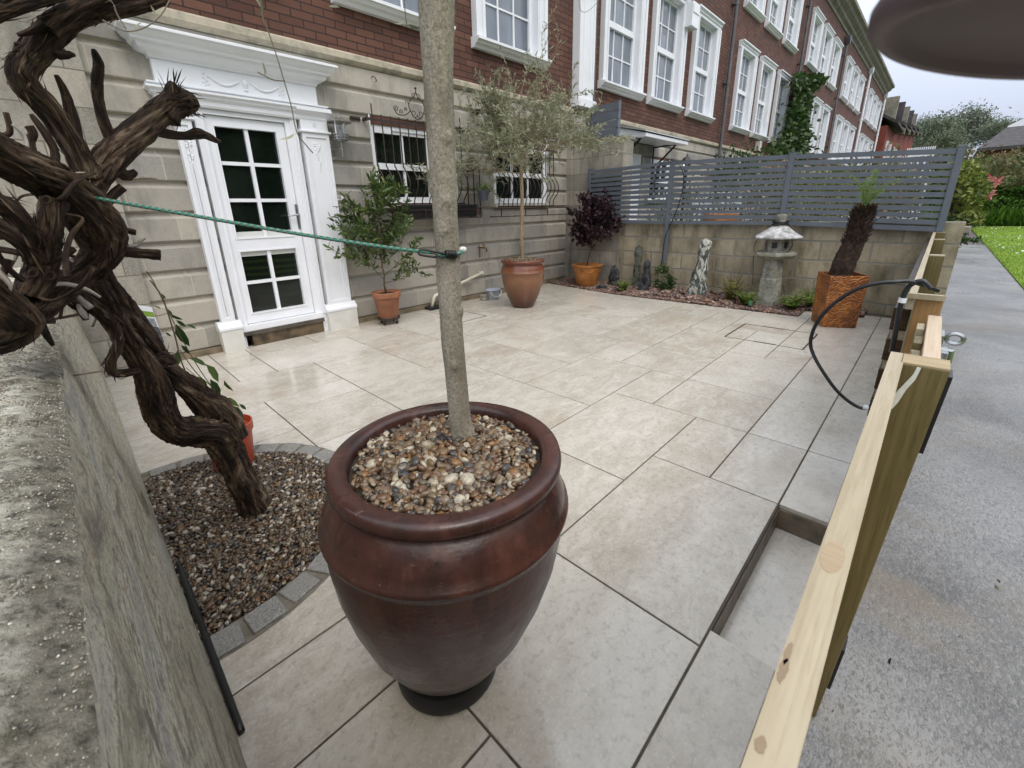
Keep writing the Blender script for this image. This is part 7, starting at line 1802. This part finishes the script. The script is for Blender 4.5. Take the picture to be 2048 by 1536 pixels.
# clipped hedge, grass fringe, distant garden
bl_ = atx(1955, 438, 36.0)
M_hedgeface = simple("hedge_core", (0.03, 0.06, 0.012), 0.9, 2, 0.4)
hd_ = thing("hedge", "tall clipped dark green hedge along the far side of the lawn", "hedge", (36.5, -6, PATH_Z))
gg = np.random.default_rng(9)
hx0, hx1 = 36.0, 38.0; ztop = atx(2000, 322, 36.0).z
print("hedge", bl_, ztop)
n_ = 15000; P = np.stack([gg.uniform(35.85, 36.4, n_), gg.uniform(-14, 0.9, n_), PATH_Z + gg.uniform(0, 1, n_) * (ztop - PATH_Z)], 1)
P[:, 0] += 0.22 * np.sin(P[:, 1] * 2.1 + 3 * np.sin(P[:, 2] * 2.0)); 
top = gg.random(n_) < 0.2; P[top, 2] = ztop + gg.normal(0, 0.09, top.sum()); P[top, 0] = gg.uniform(35.9, 38, top.sum())
b = MB(); leaf_mesh(b, P, gg.normal(0, 1, (n_, 3)) + np.array([-0.4, 0, 0.2]), gg.uniform(0.14, 0.26, n_), gg.uniform(0.07, 0.12, n_)); b.build("foliage", M_hedge, hd_)
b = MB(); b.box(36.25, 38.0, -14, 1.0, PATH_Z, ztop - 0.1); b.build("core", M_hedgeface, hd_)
n_ = 3500; P = np.stack([gg.uniform(34.6, 35.8, n_), gg.uniform(-14, 0.6, n_), np.full(n_, PATH_Z)], 1)
b = MB(); leaf_mesh(b, P, gg.normal(0, 0.35, (n_, 3)) + np.array([-0.2, 0, 1.0]), gg.uniform(0.4, 1.15, n_), 0.05); tag(b.build("long_grass", M_hedge), "long grass fringe at the foot of the clipped hedge", "grass", kind="stuff")
# clover and daisy flecks on the lawn
n_ = 2600; P = np.stack([gg.uniform(6, 36, n_), -1.25 - gg.random(n_) * 8, np.full(n_, PATH_Z + 0.035)], 1)
keep = np.array([noise.noise(Vector((p[0] * 0.35, p[1] * 0.8, 1))) > 0.08 for p in P]); P = P[keep]
b = MB(); tri_leaves(b, P, gg.uniform(0.03, 0.075, len(P)), D=gg.normal(0, 1, (len(P), 3)) * np.array([1, 1, 0.15])); tag(b.build("daisies", M_upvc), "white daisies and fallen petals scattered on the lawn", "flowers", kind="stuff")
n_ = 22000; P = np.stack([6 + 28 * gg.random(n_) ** 1.6, -1.18 - gg.random(n_) ** 1.3 * 6, np.full(n_, PATH_Z + 0.015)], 1)
b = MB(); leaf_mesh(b, P, gg.normal(0, 0.5, (n_, 3)) + np.array([0, 0, 1.0]), gg.uniform(0.03, 0.06, n_), 0.008); tag(b.build("grass", leafmat("grass_blade", [(0, (0.09, 0.17, 0.02)), (1, (0.17, 0.27, 0.04))], 0.8)), "short mown grass of the lawn beside the path", "grass", kind="stuff")

# low red brick houses past the terrace
for k in range(5):
    X0 = 47.05 + k * 6.0; y0 = 4.35; ze = 7.0 + 0.5 * k
    hh = thing("red_house", ["nearest of the low red brick houses past the terrace", "second low red brick house past the terrace", "third low red brick house past the terrace", "fourth low red brick house past the terrace", "farthest of the low red brick houses"][k], "house", (X0 + 3, y0, 0), "row of red houses at the end of the terrace")
    b = MB(); b.box(X0, X0 + 5.95, y0, 13, 0, ze - 0.1); b.build("wall", M_brickred, hh)
    b = MB(); b.prism([(y0 - 0.6, ze - 0.08), (y0 - 0.6, ze + 0.1), (y0 + 1.1, ze + 1.2), (y0 + 1.1, ze + 0.95)], X0 - 0.1, X0 + 5.6, 'x'); b.build("roof", M_roof, hh)
    b = MB(); b.prism([(y0 - 0.7, ze - 0.25), (y0 - 0.7, ze + 0.15), (y0 + 1.2, ze + 1.4), (y0 + 1.2, ze - 0.1)], X0 + 5.6, X0 + 5.95, 'x'); b.build("barge_wall", M_cornice, hh)
    b = MB(); b.box(X0 + 5.4, X0 + 5.95, y0 + 0.15, 12, ze + 0.3, ze + 2.75 - 0.1 * k); b.build("party_wall", M_roof if k % 2 else M_cornice, hh)
    b = MB(); b.box(X0, X0 + 5.4, y0 + 1.15, 12, ze + 0.3, ze + 2.5 - 0.1 * k); b.build("upper_wall", M_brickred if k < 3 else M_white, hh)
    for xx, zz0, zz1, yy in ((X0 + 1.6, 0.8, 5.9, y0), (X0 + 4.2, 0.8, 5.9, y0), (X0 + 1.5, ze + 1.15, ze + 2.3, y0 + 1.15), (X0 + 4.0, ze + 1.15, ze + 2.3, y0 + 1.15)):
        b = MB(); w_ = 0.5; b.box(xx - w_, xx + w_, yy - 0.12, yy - 0.01, zz0, zz0 + 0.12); b.box(xx - w_, xx + w_, yy - 0.12, yy - 0.01, zz1 - 0.12, zz1); b.box(xx - w_, xx - w_ + 0.12, yy - 0.12, yy - 0.01, zz0 + 0.12, zz1 - 0.12); b.box(xx + w_ - 0.12, xx + w_, yy - 0.12, yy - 0.01, zz0 + 0.12, zz1 - 0.12); wo = b.build("window", M_upvc, hh)
        b = MB(); b.box(xx - w_ + 0.12, xx + w_ - 0.12, yy - 0.06, yy - 0.02, zz0 + 0.12, zz1 - 0.12); b.build("glass", M_glass_up, wo)
    if k == 0:
        b = MB(); b.box(X0 + 0.8, X0 + 1.6, 5.8, 6.6, 9.0, 10.9); b.box(X0 + 0.7, X0 + 1.7, 5.7, 6.7, 10.6, 10.8); b.build("chimney", M_brickred, hh)
# white framed conservatory
X = 33.0; A = atx(1812, 313, X); B3 = atx(1871, 292, X)
cv = thing("conservatory", "small white-framed glass conservatory poking above the fence", "conservatory", (X, (A.y + B3.y) / 2, 0))
y0, y1 = min(A.y, B3.y), max(A.y, B3.y); zt = B3.z; 
b = MB()
for k in range(5): y = y0 + (y1 - y0) * k / 4; b.box(X - 0.04, X + 0.04, y - 0.04, y + 0.04, 0, zt - 0.35)
b.box(X - 0.06, X + 0.06, y0, y1, zt - 0.45, zt - 0.30); b.box(X - 0.05, X + 0.05, y0, y1, 0.6, 0.75)
for k in range(14): y = y0 + (y1 - y0) * k / 13; b.box(X - 0.03, X + 0.03, y - 0.025, y + 0.025, zt - 0.30, zt)
b.build("frame", M_upvc, cv); b = MB(); b.box(X + 0.045, X + 0.055, y0 + 0.05, y1 - 0.05, 0.75, zt - 0.45); b.build("glass", M_glass_up, cv); b = MB(); b.box(X + 0.06, X + 2.5, y0, y1, 0, zt - 0.5); b.build("room", M_white, cv)
# hipped house on the right
X = 58.0; e0 = atx(1925, 298, X); e1 = atx(2010, 292, X); ap = atx(2016, 252, X + 5)
hr = thing("hipped_house", "red brick house with a dark hipped roof above the hedge", "house", (X + 5, e1.y - 4, 0))
ez = e1.z; yl = atx(1958, 290, X).y
b = MB(); b.add([(X, yl, ez), (X, yl - 22, ez), (X + 12, yl - 22, ez), (X + 12, yl, ez), (ap.x + 1, ap.y, ap.z), (ap.x + 1, yl - 17, ap.z), (X, yl, ez - 0.25), (X, yl - 22, ez - 0.25), (X + 12, yl - 22, ez - 0.25), (X + 12, yl, ez - 0.25)], [(0, 4, 5, 1), (1, 5, 2), (2, 5, 4, 3), (3, 4, 0), (0, 1, 7, 6), (3, 0, 6, 9), (6, 7, 8, 9), (1, 2, 8, 7)]); b.build("roof", M_roof, hr)
b = MB(); b.box(X + 0.6, X + 11.5, yl - 21, yl - 0.6, PATH_Z, ez - 0.1); b.build("wall", M_brickred, hr)
X2 = 76.0; G = [atx(x, y, X2) for x, y in ((2016, 252), (2046, 236), (2100, 268), (2060, 275))]
hw = thing("white_gable_house", "white gabled building rising behind the dark hipped roof", "house", (X2 + 2, G[1].y, 0))
b = MB(); yc = G[1].y - 0.5; wdt = abs(G[0].y - yc) 
b.prism([(yc + wdt, PATH_Z), (yc + wdt, G[0].z), (yc, G[1].z + 0.2), (yc - wdt * 2.5, G[0].z - 1), (yc - wdt * 2.5, PATH_Z)], X2, X2 + 10, 'x'); b.build("wall", M_white, hw)
# far trees
def far_tree(label, px, X, r_px, mat, seed, trunk=True, asp=1.0):
    (x, y) = px; c = atx(x, y, X); rr_ = r_px * depth(c) / FPX
    rg = np.random.default_rng(seed)
    o = thing("tree", label, "tree", (c.x, c.y, PATH_Z), "trees on the skyline")
    K = 70; u = rg.normal(0, 1, (K, 3)); u /= np.linalg.norm(u, axis=1, keepdims=True); u[:, 2] = np.where(u[:, 2] < -0.8, -u[:, 2], u[:, 2])
    cl = u * rg.uniform(0.45, 1, (K, 1)) * np.array([rr_, rr_, rr_ * asp]) + np.array(c)
    n = 7500; idx = rg.integers(0, K, n); P = cl[idx] + rg.normal(0, 1, (n, 3)) * rr_ * 0.19
    b = MB(); Ls = rg.uniform(0.35, 0.8, n) * rr_ / 7; leaf_mesh(b, P, rg.normal(0, 1, (n, 3)), Ls, Ls * 0.6); b.build("crown", mat, o)
    s = MB(); base = Vector((c.x, c.y, PATH_Z)); s.tube([base, Vector((c.x, c.y, c.z - rr_ * 0.5)), Vector((c.x, c.y, c.z + rr_ * 0.3))], [rr_ * 0.07, rr_ * 0.05, rr_ * 0.02], 8)
    for k in range(30): s.tube([Vector((c.x, c.y, c.z - rr_ * 0.5)).lerp(Vector(c), rg.random()), Vector(cl[k])], [rr_ * 0.022, rr_ * 0.006], 5)
    s.build("trunk", M_stem, o)
far_tree("round grey-green tree on the skyline, the largest one", (1940, 262), 100, 44, M_far2, 1, asp=0.85)
far_tree("darker green tree on the skyline between the red houses and the largest tree", (1875, 275), 92, 38, M_far, 2, asp=1.0)
far_tree("thin pale tree right against the last red house", (1845, 272), 104, 30, M_far2, 3, asp=1.1)
far_tree("low olive green tree behind the conservatory", (1893, 298), 60, 30, M_far, 4, asp=0.9)
far_tree("tree behind the dark hipped roof on the right", (1998, 262), 96, 26, M_far, 5, asp=0.7)
far_tree("low mass of green behind the roof at the frame edge", (2060, 262), 110, 36, M_far, 6, asp=0.5)
leafmass("grey-green shrub above the hedge at the wall end", 30.0, -0.6, 2.5, 1.6, 1.6, 0.9, 2200, M_brleaf, 61, 0.16)
leafmass("shrub topping the hedge under the hipped roof", 33.0, -2.4, 2.6, 1.3, 1.3, 0.8, 1500, M_brleaf, 62, 0.16)
# tall trees on the near side of the lawn, behind the camera: what the ground floor windows mirror
gg = np.random.default_rng(14); n_ = 16000
P = np.stack([gg.uniform(-18, 26, n_), -11.5 - gg.random(n_) * 2.5, gg.uniform(0, 7.5, n_)], 1); P[:, 1] += np.sin(P[:, 0] * 0.9) * 0.8; P[:, 2] *= 1 + 0.25 * np.sin(P[:, 0] * 0.55)
b = MB(); leaf_mesh(b, P, gg.normal(0, 1, (n_, 3)), gg.uniform(0.3, 0.6, n_), 0.22); tag(b.build("wood", M_dkleaf), "dense wood on the far side of the lawn opposite the houses", "wood", kind="stuff")
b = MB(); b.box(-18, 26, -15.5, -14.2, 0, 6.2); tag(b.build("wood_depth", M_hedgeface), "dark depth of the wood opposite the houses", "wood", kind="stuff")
# small leaves and grit on the path
for k, (x, y, r_, an) in enumerate([(1998, 1180, 0.012, 0.3), (1780, 1330, 0.014, 0.1), (1920, 1275, 0.006, 0.0), (1835, 988, 0.005, 1.0), (1665, 1426, 0.006, 0.0), (2000, 1165, 0.009, 0.2)]):
    p = atz(x, y, PATH_Z + 0.002); b = MB(); b.v = []; 
    leaf_mesh(b, np.array([[p.x, p.y, p.z + 0.001]]), np.array([[math.cos(an), math.sin(an), 0.05]]), r_ * 2.4, r_ * 0.7, up=np.array([[0, 0, 1.0]]))
    tag(b.build("fallen_leaf", M_brleaf if k % 2 == 0 else M_soil), "small fallen leaf or twig scrap lying on the concrete path", "leaf", "scraps on the concrete path")
# out-of-focus dark dish above the camera
ds_ = thing("hanging_dish", "out-of-focus dark brown round dish hanging at the top right corner", "dish", tuple(EYE + ray(2056, 76) * 0.13))
cdish = EYE + ray(2056, 76) * 0.13
dv_ = ray(2098, 62).normalized(); mj_ = (_r2 * math.cos(R(1)) + _u2 * math.sin(R(1))); up_v = mj_.cross(dv_).normalized(); nrm_ = (up_v * -0.94 - dv_ * 0.30).normalized()
Mx = nrm_.to_track_quat('Z', 'Y').to_matrix().to_4x4()
R0 = 0.0425
b = MB(); b.lathe([(0.001, -R0 * 0.04), (R0 * 0.74, -R0 * 0.04), (R0 * 0.80, R0 * 0.02), (R0 * 0.90, R0 * 0.03), (R0 * 0.98, -R0 * 0.03), (R0, -R0 * 0.12), (R0 * 0.975, -R0 * 0.22), (R0 * 0.88, -R0 * 0.30), (R0 * 0.5, -R0 * 0.38), (0.001, -R0 * 0.42)], tuple(cdish), 64, M=Mx)
b.build("dish_body", simple("brown_metal", (0.105, 0.072, 0.082), 0.5, 8, 0.1), ds_, smooth=True)
b = MB(); b.tube([cdish - nrm_ * 0.018, cdish - nrm_ * 0.018 + Vector((0.04, -0.02, 0.5))], 0.002, 8); b.build("hanging_rod", M_black, ds_)
